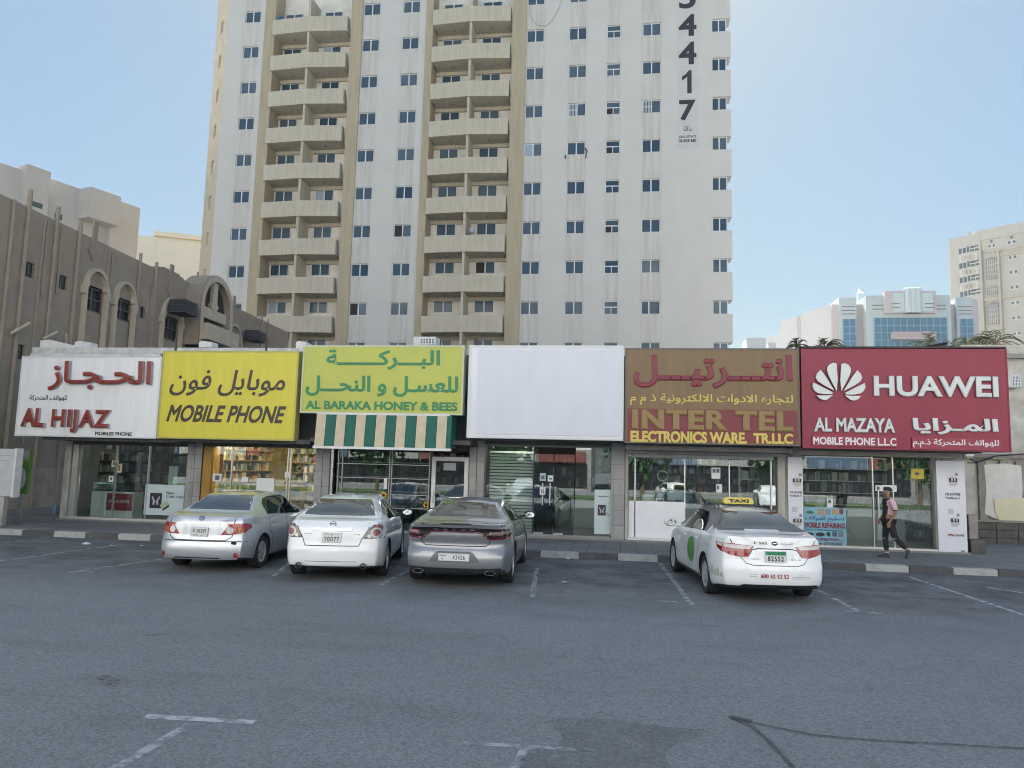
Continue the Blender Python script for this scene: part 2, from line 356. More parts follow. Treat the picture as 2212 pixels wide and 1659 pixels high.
# litter
paper = mat('litter_paper', (.7, .7, .68), .8)
LIT = [((186, 1177), .16, 'largest crumpled white paper scrap lying by the kerb before the first shop'), ((241, 1180), .09, 'flat white paper scrap lying near the largest scrap'), ((307, 1181), .08, 'pale paper scrap lying near the silver car'),
       ((1228, 1208), .07, 'white scrap below the kerb beside the dark grey car'), ((1283, 1208), .06, 'white scrap below the pale kerb stone before the blank white sign'), ((1222, 1260), .07, 'white scrap lying alone in the empty parking bay'), ((861, 1226), .06, 'white scrap lying between the white and dark grey sedans'),
       ((27, 1090), .08, 'white scrap on the pavement by the brown building'), ((61, 1089), .07, 'white scrap on the pavement beside the green advert')]
for (q, s_, lab) in LIT:
    mb = MB(); g = G(*q, .15 if q[1] < 1100 else 0.)
    pts = []
    for k in range(7):
        a = k * 2 * math.pi / 7; rr = s_ * random.uniform(.6, 1.1); pts.append(g + Vector((math.cos(a) * rr, math.sin(a) * rr * .7, .006 + random.uniform(0, .03))))
    c = mb.P(g + Vector((0, 0, s_ * .45))); ii = [mb.P(p) for p in pts]
    for k in range(7): mb.face((ii[k], ii[(k + 1) % 7], c))
    mb.face(ii[::-1]); solo('paper_scrap', mb, paper, lab, 'litter', 'paper scraps on the ground')
mb = MB(); g = G(118, 1110, .15); mb.tube([g, g + Vector((0, 0, .05)), g + Vector((0, 0, .24)), g + Vector((0, 0, .28)), g + Vector((0, 0, .31))], [.07, .075, .075, .05, .03], 12)
solo('water_bottle', mb, mat('blue_plastic', (.12, .25, .42), .35), 'blue plastic bottle standing on the pavement by the white pillar', 'bottle', smooth=True, auto=40)
# ------------------------------------------------------------------ the row of six shops
YF, YS = 21.6, 20.4                                  # shop fronts and sign faces
def XF(px, py=1050, Y=YF): return W(px, py, Y).x
def ZF(px, py, Y=YF): return W(px, py, Y).z
FL = .20
stone = mat('grey_stone_tiles', (.30, .30, .30), .5, var=.35, scale=4, bump=.05)
def stone_tile_mat():
    m = mat('stone_cladding', (.3, .3, .3), .45); t = m.node_tree; N, L = t.nodes, t.links; b = N['Principled BSDF']
    tc = N.new('ShaderNodeTexCoord'); mp = N.new('ShaderNodeMapping'); mp.inputs['Rotation'].default_value = (R(90), 0, 0); L.new(tc.outputs['Object'], mp.inputs[0])
    br = N.new('ShaderNodeTexBrick'); br.offset = 0; br.inputs['Scale'].default_value = 1; br.inputs['Brick Width'].default_value = .3; br.inputs['Row Height'].default_value = .42; br.inputs['Mortar Size'].default_value = .006
    br.inputs['Color1'].default_value = (.27, .27, .275, 1); br.inputs['Color2'].default_value = (.34, .335, .33, 1); br.inputs['Mortar'].default_value = (.12, .12, .12, 1); L.new(mp.outputs[0], br.inputs[0])
    o = mix_noise(t, br.outputs[0], (.19, .16, .14), 3, .52, .75, tc.outputs['Object'], (1, 1, .4), .8)
    L.new(o, b.inputs['Base Color']); return m
stone_clad = stone_tile_mat()
plaster_dirty = mat('dirty_white_plaster', (.55, .54, .51), .85, var=.5, scale=2.5, stretch=(1, 1, .35), col2=(.27, .25, .22))
shutter_box_m = mat('shutter_box', (.50, .50, .49), .6, var=.3, scale=2, col2=(.33, .32, .31))
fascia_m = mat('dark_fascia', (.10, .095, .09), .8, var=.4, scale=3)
room_wall = mat('shop_wall', (.50, .50, .48), .7)
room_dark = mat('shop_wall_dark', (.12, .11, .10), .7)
room_warm = mat('shop_wall_warm', (.42, .33, .18), .6, var=.3, scale=2)
ceil_m = mat('shop_ceiling', (.35, .35, .34), .8)
floor_m = mat('shop_floor', (.22, .22, .22), .3)
shop_glass = glass_mat('shop_glass', (.86, .92, .90), .055)
shop_glass_dark = glass_mat('tinted_shop_glass', (.60, .68, .66), .06)
lamp_on = mat('lamp_on', (1, .95, .85), .5, emit=5.)
warm_lamp_on = mat('warm_lamp_on', (1, .78, .42), .5, emit=22.)
DEPTH = 5.2
SX = [XF(134), XF(416), XF(694), XF(1028), XF(1350), XF(1697), XF(2087)]   # party walls
def shop(i, label, wallm, glassm, holes_top_px, lamps, lampm=None):
    """A shop unit: floor, walls, ceiling and roof of its own; what stands in it is added by the caller."""
    x0, x1 = SX[i], SX[i + 1]
    s = thing('shop', ((x0 + x1) / 2, YF, .15), label, 'shop', 'shops in the row')
    zt = ZF((0, 270, 560, 860, 1190, 1520, 1890)[i + 1], holes_top_px)
    mb = MB(); mb.box(x0, x1, YF - .12, YF + DEPTH, .10, FL); mb.build('floor', floor_m, s)
    mb = MB(); mb.box(x0 + .002, x1 - .002, YF + DEPTH - .15, YF + DEPTH, FL, 3.3); mb.build('back_wall', wallm, s)
    mb = MB(); mb.box(x0 + .002, x0 + .10, YF + .3, YF + DEPTH - .152, FL, 3.3); mb.build('side_wall', wallm, s)
    mb = MB(); mb.box(x1 - .10, x1 - .002, YF + .3, YF + DEPTH - .152, FL, 3.3); mb.build('side_wall', wallm, s)
    mb = MB(); mb.box(x0 + .102, x1 - .102, YF + .28, YF + DEPTH - .152, 3.0, 3.1); mb.build('ceiling', ceil_m, s)
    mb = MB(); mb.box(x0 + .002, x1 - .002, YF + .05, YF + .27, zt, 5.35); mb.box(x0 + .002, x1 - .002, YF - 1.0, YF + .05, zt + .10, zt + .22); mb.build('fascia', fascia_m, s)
    mb = MB(); mb.box(x0 + .003, x1 - .003, YF + .272, YF + DEPTH, 3.302, 5.2); mb.build('roof', plaster_dirty, s)
    for lx, ly, w, d in lamps:
        mb = MB(); mb.box(lx - w / 2, lx + w / 2, ly - d / 2, ly + d / 2, 2.95, 2.998); mb.build('ceiling_lamp', lampm or lamp_on, s)
    return s, x0, x1, zt
def pane(s, x0, x1, z0, z1, m, name='shop_window', y=YF + .16):
    mb = MB(); mb.box(x0, x1, y, y + .012, z0, z1); return mb.build(name, m, s)
def pillar(s, xa, xb, z1, m, y0=YF, d=.3, z0=.14, name='pillar'):
    mb = MB(); mb.box(xa, xb, y0, y0 + d, z0, z1); return mb.build(name, m, s, bevel=.01)
def bars(s, name, boxes, m, y0=YF + .12, y1=YF + .2, parent=None):
    one = name in ('window_grid', 'door'); mb = MB()
    for a, b, c, d in boxes:
        if not one: mb = MB()
        mb.box(a, b, y0, y1, c, d)
        if not one: o = mb.build(name, m, parent or s)
    return mb.build(name, m, parent or s) if one else o
def rectW(l, r, t, b, Y):
    """Picture rectangle -> x0, x1, z0, z1 on the plane Y."""
    my, mx = (t + b) / 2, (l + r) / 2
    return W(l, my, Y).x, W(r, my, Y).x, W(mx, b, Y).z, W(mx, t, Y).z
GOODS = [mat('goods_%s' % n_, c, .5) for n_, c in (('white', (.45, .45, .44)), ('grey', (.2, .2, .22)), ('black', (.03, .03, .03)), ('blue', (.07, .10, .18)), ('orange', (.30, .17, .09)), ('green', (.09, .14, .10)), ('pale_blue', (.24, .28, .31)), ('red', (.24, .06, .06)), ('tan', (.4, .3, .18)))]
def shelf(x0, x1, y, z0, z1, label, rows=6, m=None, dens=.75, d=.32, group='shelf units along the shop walls', cols=None, T=None):
    u = thing('shelf_unit', T(Vector(((x0 + x1) / 2, y, z0))) if T else ((x0 + x1) / 2, y, z0), label, 'shelf', group)
    mb = MB(); mb.T = T; h = (z1 - z0) / rows
    for k in range(rows + 1): mb.box(x0, x1, y - d, y, z0 + k * h - .012, z0 + k * h + .012)
    mb.box(x0 - .02, x0, y - d, y, z0, z1); mb.box(x1, x1 + .02, y - d, y, z0, z1); mb.build('rack', m or white_paint, u)
    mb = MB(); mb.T = T
    for k in range(rows):
        x = x0 + .03
        while x < x1 - .12:
            w = random.uniform(.04, .19); hh = h * random.uniform(.4, .88)
            if random.random() < dens and x + w < x1: mb.box(x, x + w, y - d * random.uniform(.5, .95), y - .02, z0 + k * h + .013, z0 + k * h + .013 + hh, random.choice(cols) if cols else random.choices(range(9), (5, 3, 4, 2, 1, 1, 2, 1, 2))[0])
            x += w + random.uniform(.01, .08)
    o = mb.build('goods', GOODS, u); o['kind'] = 'stuff'
    return u
def poster(px, Y, label, mat_, name='poster', cat='poster', group=None, t=.012):
    x0, x1, z0, z1 = rectW(*px, Y); mb = MB(); mb.box(x0, x1, Y, Y + t, z0, z1)
    o = thing(name, ((x0 + x1) / 2, Y, z0), label, cat, group); mb.build('sheet', mat_, o); return o, x0, x1, z0, z1
paper_white = mat('poster_white', (.72, .76, .76), .45)
YP = YF + .13                                         # posters on the outside of the glass
YI = YF + .35                                         # things standing just inside the glass

# ---- shop 1
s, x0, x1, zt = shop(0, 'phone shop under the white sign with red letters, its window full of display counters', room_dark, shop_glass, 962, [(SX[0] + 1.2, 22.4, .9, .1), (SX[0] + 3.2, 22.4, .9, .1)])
pillar(s, XF(134), XF(147), zt + .1, plaster_dirty)
pillar(s, XF(149), XF(161), zt, mat('cream_frame', (.42, .43, .40), .6, var=.2), YF + .05, .2, .2, 'jamb')
pillar(s, XF(400), XF(416) - .004, zt + .1, stone_clad)
pane(s, XF(162), XF(400), FL + .05, zt, shop_glass); bars(s, 'sill', [(XF(150), XF(400), .15, .26)], mat('pale_sill', (.5, .5, .48), .5), YF - .05, YF + .25)
bars(s, 'mullion', [(XF(240) - .015, XF(240) + .015, FL, zt), (XF(312) - .015, XF(312) + .015, FL, zt)], steel)
shelf(SX[0] + .4, SX[1] - .4, YF + 4.9, .5, 2.7, 'long dark shelf of phone boxes on the back wall of the red-lettered shop', 6, room_dark)
# ---- shop 2
s, x0, x1, zt = shop(1, 'phone shop under the yellow sign, lit warm inside with a mustard door jamb', room_warm, shop_glass, 966, [(SX[1] + 1.2, 22.6, 1.4, .12), (SX[1] + 3.0, 22.6, 1.0, .12), (SX[1] + 2.2, 24.6, 1.6, .12)], warm_lamp_on)
pillar(s, SX[1] + .004, XF(432), zt + .1, stone_clad); pillar(s, XF(678), XF(694) - .004, zt + .1, stone_clad)
pillar(s, XF(434), XF(452), zt, mat('mustard_panel', (.36, .20, .02), .45, var=.2), YF + .02, .5, .2, 'jamb')
pane(s, XF(453), XF(676), FL + .05, zt, shop_glass); bars(s, 'mullion', [(XF(q) - .012, XF(q) + .012, FL, zt) for q in (493, 615, 621)], steel)
shelf(SX[1] + .8, SX[2] - .3, YF + 4.9, .4, 2.75, 'wide crowded shelf on the back wall of the warm lit shop', 7, mat('shelf_wood', (.3, .2, .08), .5), .95)
shelf(SX[1] + .9, SX[2] - 1.2, YF + 1.6, .3, 1.35, 'low crowded display rack behind the window of the warm lit shop', 3, mat('shelf_wood', (.3, .2, .08)), .95)
# ---- shop 3
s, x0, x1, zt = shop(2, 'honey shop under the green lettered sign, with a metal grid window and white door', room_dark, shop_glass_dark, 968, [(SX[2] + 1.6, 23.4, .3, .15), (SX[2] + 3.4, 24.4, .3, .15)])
pillar(s, SX[2] + .004, XF(710), zt + .1, stone_clad); pillar(s, XF(1012), XF(1028) - .004, zt + .1, stone_clad)
gx0, gx1 = XF(722), XF(926)
pane(s, gx0, gx1, FL + .05, zt, shop_glass_dark)
gz = [ZF(820, q) for q in (1003, 1033, 1068, 1097)]
bars(s, 'window_grid', [(XF(q) - .012, XF(q) + .012, FL, zt) for q in (725, 734, 837, 842, 924)] + [(gx0, gx1, z - .010, z + .010) for z in gz], mat('grid_metal', (.34, .34, .33), .4, .7))
pillar(s, XF(711), XF(717), zt, mat('sparkling_trim', (.5, .5, .5), .25, 1., var=.8, scale=30), YF + .02, .15, .2, 'trim')
dx0, dx1 = XF(930), XF(1010); dz1 = ZF(970, 987)
dr = bars(s, 'door', [(dx0, dx0 + .12, FL, dz1), (dx1 - .12, dx1, FL, dz1), (dx0 + .12, dx1 - .12, dz1 - .12, dz1), (dx0 + .12, dx1 - .12, FL, FL + .15)], white_paint, YF + .06, YF + .14)
pane(s, dx0 + .12, dx1 - .12, FL + .15, dz1 - .12, shop_glass_dark, 'door_glass', YF + .09)
bars(s, 'door_handle', [(dx0 + .03, dx0 + .08, 1.05, 1.35)], steel, YF + .0, YF + .058)
shelf(SX[2] + .3, SX[2] + 3.0, YF + 1.3, .4, 2.6, 'dark shelf of honey jars behind the metal grid window', 5, alu, .8, cols=[1, 2, 2, 4, 8])
shelf(SX[2] + .4, SX[3] - .4, YF + 4.9, .4, 2.6, 'long jar shelf on the back wall of the honey shop', 6, room_dark, .8, cols=[1, 2, 8, 4, 0])
# ---- shop 4
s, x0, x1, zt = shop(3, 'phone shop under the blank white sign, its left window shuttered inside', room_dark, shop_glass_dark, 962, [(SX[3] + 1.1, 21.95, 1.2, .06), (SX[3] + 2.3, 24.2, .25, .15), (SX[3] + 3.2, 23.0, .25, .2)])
pillar(s, SX[3] + .004, XF(1045), zt + .1, stone_clad); pillar(s, XF(1320), XF(1350) - .004, zt + .1, stone_clad)
pane(s, XF(1048), XF(1150), FL + .05, zt, shop_glass)
for a, b in ((1153, 1194), (1196, 1240)):
    d_ = pane(s, XF(a), XF(b), FL + .02, zt - .25, shop_glass_dark, 'glass_door', YF + .10)
    hx = XF(1172 if a < 1170 else 1188); mb = MB(); mb.tube([(hx, YF + .04, ZF(1180, 1092)), (hx, YF + .04, ZF(1180, 1044))], .018, 8); mb.build('door_handle', steel, d_)
    mb = MB(); mb.box(XF(a), XF(a) + .28, YF + .085, YF + .098, FL + .02, FL + .1); mb.build('patch_fitting', steel, d_)
pane(s, XF(1242), XF(1319), FL + .05, zt, shop_glass)
bars(s, 'lintel', [(XF(1046), XF(1319), zt - .05, zt)], mat('green_glass_edge', (.12, .16, .12), .3)); bars(s, 'sill', [(XF(1046), XF(1319), .15, .25)], stone, YF, YF + .2)
mb = MB(); za, zb = FL, zt - .15; n = 26
for k in range(n):
    z = za + (zb - za) * k / n; mb.hexa([(XF(1052), YI + .02, z), (XF(1149), YI + .02, z), (XF(1149), YI + .10, z), (XF(1052), YI + .10, z), (XF(1052), YI + .06, z + .062), (XF(1149), YI + .06, z + .062), (XF(1149), YI + .10, z + .062), (XF(1052), YI + .10, z + .062)])
mb.build('shutter', mat('pale_shutter', (.78, .82, .78), .5), s)
mb = MB(); mb.box(XF(1150), XF(1159), YF + .13, YF + .16, FL, zt - .1); vp = mb.build('door_post', black_plastic, s)
mb = MB(); zA, zB = ZF(1158, 1083), ZF(1158, 1022); c = (XF(1150.5), XF(1157.5))
_o = MB(); _o.text('SAMSUNG', 0, zB - zA, 0, c[1] - c[0], 0, 0, .01)
mb.v = [Vector((c[0] + v.z, YF + .125, zB - v.x)) for v in _o.v]; mb.f = _o.f; mb.m = _o.m; mb.build('lettering', mat('silver_letters', (.6, .62, .62), .4), vp)
shelf(SX[3] + 1.6, SX[4] - .3, YF + 4.9, .4, 2.6, 'dim shelf on the back wall of the shop with the blank sign', 6, room_dark, .6)
# ---- shop 5
s, x0, x1, zt = shop(4, 'electronics shop under the brown and red sign, with a pale shutter box over its window', room_wall, shop_glass, 985, [(SX[4] + 1.4, 22.5, .6, .1), (SX[4] + 3.0, 22.6, .5, .1), (SX[4] + 2.4, 25.2, .6, .2)])
pillar(s, SX[4] + .004, XF(1357), zt + .3, plaster_dirty); pillar(s, XF(1680), XF(1697) - .004, zt + .3, plaster_dirty)
b0, b1, c0, c1 = rectW(1353, 1697, 958, 983, YF - .25)
mb = MB(); mb.box(b0, b1, YF - .25, YF + .04, c0, c1 - .03); mb.box(b0 + .2, b1 - .3, YF - .16, YF + .04, c0 - .10, c0 - .002); mb.build('shutter_box', shutter_box_m, s, bevel=.01)
pane(s, XF(1358), XF(1680), FL + .05, zt, shop_glass); bars(s, 'mullion', [(XF(q) - .015, XF(q) + .015, FL, zt) for q in (1372, 1480, 1577, 1668)] , alu)
bars(s, 'sill', [(XF(1357), XF(1680), .15, .26)], white_paint, YF - .06, YF + .2)
shelf(SX[4] + .3, SX[5] - .2, YF + 4.9, .4, 2.7, 'long black shelf of accessories on the back wall of the electronics shop', 7, black_plastic, .95, cols=[0, 1, 2, 2, 3, 6, 7])
shelf(SX[5] - .9, SX[5] - .2, YF + 2.2, .4, 2.3, 'narrow shelf of boxes by the right edge of the electronics shop window', 5, white_paint, .8)
# ---- shop 6
s, x0, x1, zt = shop(5, 'phone shop under the red sign, with tall white advert panels on its pillars', room_dark, shop_glass, 985, [(SX[5] + 1.6, 22.6, .7, .1), (SX[5] + 3.3, 24.2, .9, .12), (SX[5] + 1.0, 24.6, .6, .2)])
pillar(s, SX[5] + .004, XF(1732), zt + .2, plaster_dirty); pillar(s, XF(2035), XF(2083), zt + .2, plaster_dirty)
b0, b1, c0, c1 = rectW(1712, 2074, 966, 986, YF - .3)
mb = MB(); mb.box(b0, b1, YF - .3, YF + .04, c0, c1 + .06); mb.build('shutter_box', mat('taupe_box', (.40, .36, .31), .6, var=.15), s, bevel=.01)
pane(s, XF(1737), XF(1888), FL + .05, zt, shop_glass); d_ = pane(s, XF(1891), XF(1932), FL + .03, zt - .05, shop_glass, 'glass_door', YF + .12); pane(s, XF(1934), XF(2018), FL + .05, zt, shop_glass)
mb = MB(); mb.tube([(XF(1898), YF + .04, ZF(1900, 1142)), (XF(1898), YF + .04, ZF(1900, 1058))], .02, 8); mb.build('door_handle', steel, d_)
bars(s, 'mullion', [(XF(q) - .014, XF(q) + .014, FL, zt) for q in (1889, 1933)], steel)
bars(s, 'jamb', [(XF(2019), XF(2023), FL, zt), (XF(2026), XF(2034), FL, zt)], mat('cream_jamb', (.45, .45, .42), .5), YF + .02, YF + .25)
bars(s, 'sill', [(XF(1733), XF(2030), .15, .24)], alu, YF - .03, YF + .2)
shelf(SX[5] + .4, SX[6] - .5, YF + 4.9, .4, 2.7, 'long shelf of phones on the back wall of the red signed shop', 6, white_paint, .9)
shelf(SX[5] + .3, SX[5] + 1.6, YF + 2.4, .4, 1.5, 'low shelf of small boxes behind the blue repair poster', 3, white_paint, .9)
def leftwall(x): return lambda p: Vector((x - p.y, p.x, p.z))
def rightwall(x): return lambda p: Vector((x + p.y, p.x, p.z))
shelf(YF + 1.0, YF + 4.4, 0, .5, 2.75, 'tall dark shelf of boxes along the side wall of the red-lettered shop', 6, room_dark, .9, T=leftwall(SX[0] + .13))
wood = MATS['shelf_wood']
shelf(YF + .9, YF + 4.4, 0, .4, 2.8, 'tall crowded wooden shelf along the side wall of the warm lit shop', 7, wood, .97, T=leftwall(SX[1] + .13), cols=[0, 1, 2, 2, 4, 8, 8, 6])
shelf(YF + 1.4, YF + 4.4, 0, .4, 2.6, 'dark jar shelf along the side wall of the honey shop', 6, room_dark, .85, T=leftwall(SX[2] + .13), cols=[1, 2, 8, 4, 2])
shelf(YF + 1.2, YF + 4.4, 0, .4, 2.7, 'black accessory shelf along the outer side wall of the electronics shop', 7, black_plastic, .9, T=rightwall(SX[5] - .13), cols=[0, 1, 2, 2, 3, 6])
shelf(YF + .9, YF + 4.4, 0, .4, 2.7, 'dark shelf of cases along the outer side wall of the red signed shop', 7, room_dark, .9, T=rightwall(SX[6] - .13), cols=[1, 2, 2, 3, 0])
# white parapet and rubble on the roof of the first two shops
mb = MB(); a, b = W(78, 752, YF + .6), W(648, 748, YF + .6); mb.box(a.x, b.x, YF + .45, YF + .7, 5.0, ZF(350, 751, YF + .45)); mb.box(W(64, 768, YS).x, W(345, 768, YS).x, YS + .02, YS + .2, ZF(200, 768.5, YS), ZF(200, 764, YS))
solo('roof_parapet', mb, mat('chalky_white', (.62, .62, .60), .8, var=.3, scale=4), 'long white roof parapet above the white and yellow signs', 'parapet')
for l, r_, t_, b_, lab, kink in ((89, 163, 734, 752, 'sloping white slab lying on the parapet over the red letters', .3), (163, 196, 737, 751, 'short white block on the parapet over the red letters', .8), (431, 459, 737, 751, 'white block standing on the parapet above the yellow sign', .85), (640, 663, 737, 760, 'white block at the corner between yellow and green lettered signs', .9)):
    xa, xb, za, zb = rectW(l, r_, t_, b_, YF + .55); mb = MB(); mb.prism([(xa, za), (xb, za), (xb, za + (zb - za) * kink), (xa + (xb - xa) * .25, zb), (xa, zb - .03)], YF + .5, YF + .9)
    solo('roof_block', mb, white_paint, lab, 'block', 'white blocks on the shop roof', bevel=.01)
for px, ph in ((416, 1), (605, 1), (1040, .5)):
    w_ = W(px, 757, YF); mb = MB(); mb.tube([(w_.x, YF - .9, w_.z - .6), (w_.x, YF - .9, w_.z + .22)], .035, 8)
    solo('sign_bracket', mb, mat('rusty_steel', (.09, .06, .05), .8), {416: 'rusty post behind the top edge of the yellow sign, near the white block', 605: 'rusty post behind the top edge of the yellow sign, farther from the white block', 1040: 'short rusty post above the blank white sign'}[px], 'bracket', 'rusty sign posts')
# ------------------------------------------------------------------ the shop signs
def sign(corners, label, face, rim, t=.28, Y=YS, rimw=.05):
    TL, TR, BR, BL = [W(*q, Y) for q in corners]
    x0, x1, z0, z1 = (TL.x + BL.x) / 2, (TR.x + BR.x) / 2, (BL.z + BR.z) / 2, (TL.z + TR.z) / 2
    s = thing('sign_board', ((x0 + x1) / 2, Y, z0), label, 'sign', 'shop signs in a row')
    mb = MB(); mb.box(x0 + rimw, x1 - rimw, Y, Y + .02, z0 + rimw, z1 - rimw); p = mb.build('panel', face, s)
    mb = MB(); mb.box(x0, x0 + rimw, Y - .012, Y + t, z0, z1); mb.box(x1 - rimw, x1, Y - .012, Y + t, z0, z1); mb.box(x0 + rimw, x1 - rimw, Y - .012, Y + t, z1 - rimw, z1); mb.box(x0 + rimw, x1 - rimw, Y - .012, Y + t, z0, z0 + rimw); mb.box(x0 + rimw, x1 - rimw, Y + .1, Y + t - .01, z0 + rimw, z1 - rimw)
    mb.build('frame', rim, s)
    return s
def writing(s, body, px, mats, depth=0., bold=.0, shear=0., Y=YS, name='lettering', spacing=1.):
    x0, x1, z0, z1 = rectW(*px, Y); mb = MB(); y = Y - .004
    mb.text(body, x0, x1, z0, z1, y, depth, bold, shear, 0, spacing)
    if depth:
        for k, f in enumerate(mb.f):
            a, b, c = mb.v[f[0]], mb.v[f[1]], mb.v[f[2]]
            if abs((b - a).cross(c - a).normalized().y) < .3: mb.m[k] = 1
    return mb.build(name, mats, s)
def sgn(name, c, rough=.4, **k): return mat(name, c, rough, **k)
rim_w = mat('white_sign_rim', (.66, .67, .68), .4)
red_l = sgn('red_letter', (.25, .035, .025)); red_side = sgn('letter_side_grey', (.36, .35, .35), .6)
s1 = sign([(49, 768), (350, 771), (338, 948), (31, 941)], 'white sign with raised red letters above the first shop', sgn('sign_white', (.80, .80, .81), .35, var=.09, scale=1.2, stretch=(3, 1, .25)), rim_w)
writing(s1, arabic('الحـجـاز'), (109, 331, 781, 845), [red_l, red_side], .14, .022)
writing(s1, arabic('للهواتف المتحركة'), (64, 145, 853, 867), [black_plastic], 0, .012)
writing(s1, 'AL', (50, 101, 882, 922), [red_l, red_side], .14, .035); writing(s1, 'HIJAZ', (115, 240, 885, 935), [red_l, red_side], .14, .035, spacing=1.15)
writing(s1, 'MOBILES PHONE', (205.5, 285, 933, 941), [black_plastic], 0, .035)
s2 = sign([(353, 758), (645, 758), (637, 951), (338, 948)], 'bright yellow sign with dark slanting letters above the second shop', sgn('sign_yellow', (.64, .565, .035), .35, var=.08, scale=1.2, stretch=(3, 1, .3)), sgn('yellow_rim', (.45, .42, .10), .4))
brown = sgn('dark_brown_letter', (.035, .022, .012)); 
writing(s2, arabic('موبايل فون'), (365, 622, 799, 856), [brown], 0, .014, .18)
writing(s2, 'MOBILE PHONE', (360, 618.6, 875.5, 913), [brown], 0, .028, .25)
green_l = sgn('green_letter', (.02, .22, .075))
s3 = sign([(655.7, 746), (1003, 746), (1000, 897), (647.4, 892)], 'yellow green sign with bright green lettering above the honey shop', sgn('sign_lime', (.47, .50, .075), .35, var=.08, scale=1.5), sgn('lime_rim', (.50, .54, .36), .4))
writing(s3, arabic('البـــركــــــة'), (705, 951, 755.5, 799), [green_l], 0, .03)
writing(s3, arabic('للعسـل و النحـــل'), (660.7, 990, 812, 857), [green_l], 0, .03)
writing(s3, 'AL BARAKA HONEY & BEES', (660, 988.8, 867, 886), [green_l], 0, .045)
s4 = sign([(1013.3, 745.6), (1347.4, 747), (1347.4, 952), (1008, 945.7)], 'large blank white sign with no writing above the shuttered window', sgn('sign_blank', (.74, .75, .79), .35, var=.06, scale=1.2, stretch=(2, 1, .3)), rim_w, rimw=.07)
x0, x1, z0, z1 = rectW(1030, 1340, 756, 940, YS); mb = MB(); mb.box(x0, x1, YS - .003, YS - .0008, z0, z1); mb.build('cover_sheet', mat('sign_cover', (.65, .69, .76), .45, var=.05, scale=1.6, stretch=(1.4, 1, .5)), s4)
mb = MB(); mb.box(x0 + .02, x1 - .02, YS - .0045, YS - .0035, z0 - .012, z0 + .004); mb.build('tape_strip', mat('tape_pink', (.60, .45, .42), .6), s4)
maroon = sgn('maroon_letter', (.20, .018, .035)); gold = sgn('gold_letter', (.27, .175, .06)); yel = sgn('yellow_letter', (.62, .50, .10))
s5 = sign([(1351.4, 750), (1726.8, 754.6), (1728.5, 964.6), (1348, 956)], 'brown and dark red sign with gold lettering above the electronics shop', sgn('sign_tan', (.19, .12, .05), .4, var=.14, scale=1.5, stretch=(3, 1, .3)), sgn('bronze_rim', (.12, .09, .07), .4))
x0, x1, z0, z1 = rectW(1351, 1727, 884.5, 959, YS); mb = MB(); mb.box(x0 + .05, x1 - .05, YS - .006, YS - .0005, z0 + .04, z1); mb.build('red_band', sgn('sign_dark_red', (.19, .02, .03), .4), s5)
writing(s5, arabic('انتـــرتيـــل'), (1368, 1712, 767, 839), [maroon, gold], .05, .034, Y=YS)
writing(s5, arabic('لتجاره الادوات الالكترونية ذ م م'), (1361, 1713, 851, 877), [yel], 0, .014)
writing(s5, 'INTER TEL', (1365, 1713, 886, 930), [gold, sgn('gold_side', (.45, .36, .27))], .06, .055, spacing=1.12, Y=YS - .007)
writing(s5, 'ELECTRONICS WARE.', (1362, 1614, 932, 957), [yel], 0, .045, Y=YS - .009); writing(s5, 'TR.LLC', (1627, 1713, 936, 959), [yel], 0, .045, Y=YS - .009)
red6 = sgn('sign_crimson', (.26, .012, .042), .4, var=.12, scale=1.5, stretch=(3, 1, .3))
s6 = sign([(1730.5, 751), (2175.3, 756), (2184.2, 978.8), (1732.8, 966)], 'large crimson sign with a white petal emblem above the last shop', red6, red6, t=.4, rimw=.03)
wl = sgn('white_letter', (.66, .68, .66)); wl_side = sgn('white_letter_side', (.30, .30, .31))
def P6(cx, cy): return (1700.7 + cx / 3.0237, 713.2 + cy / 3.0237)
pet = [[(347, 224), (368, 218), (392, 228), (408, 250), (408, 275), (395, 310), (347, 402), (340, 330)], [(362, 400), (415, 312), (450, 264), (474, 288), (482, 315), (470, 338), (430, 365)], [(370, 412), (440, 376), (499, 347), (504, 372), (494, 398), (470, 416), (430, 423), (378, 422)], [(369, 428), (420, 431), (474, 432), (458, 452), (435, 462), (410, 460)]]
mb = MB()
for p in pet:
    for sgn_ in (1, -1):
        q = [((c if sgn_ > 0 else 663 - c), d + (0 if sgn_ > 0 else -3)) for c, d in p]
        pts = [(W(*P6(*a), YS).x, W(*P6(*a), YS).z) for a in q]
        if sgn_ > 0: pts = pts[::-1]
        mb.prism(pts, YS - .09, YS - .015, 0, 1)
mb.build('emblem', [wl, wl_side], s6)
writing(s6, 'HUAWEI', (1886, 2153.8, 813, 858), [wl, wl_side], .09, .035)
writing(s6, 'AL MAZAYA', (1757.6, 1932, 903, 934), [wl, wl_side], .07, .04)
writing(s6, arabic('المـزايا'), (1970, 2155, 904, 940), [wl, wl_side], .07, .038)
for px, body, tx, bo in (((1753.6, 1937, 941.4, 964.6), 'MOBILE PHONE L.L.C', (1756.5, 1936, 945, 961.5), .03), ((1969, 2160, 946.5, 972), arabic('للهواتف المتحركة ذ.م.م'), (1972, 2157.8, 948.7, 968), .02)):
    x0, x1, z0, z1 = rectW(*px, YS); mb = MB(); mb.box(x0, x1, YS - .05, YS - .013, z0, z1); mb.build('letter_tray', sgn('tray_red', (.30, .025, .055)), s6)
    writing(s6, body, tx, [sgn('bright_white', (.75, .72, .74))], 0, bo, Y=YS - .05)
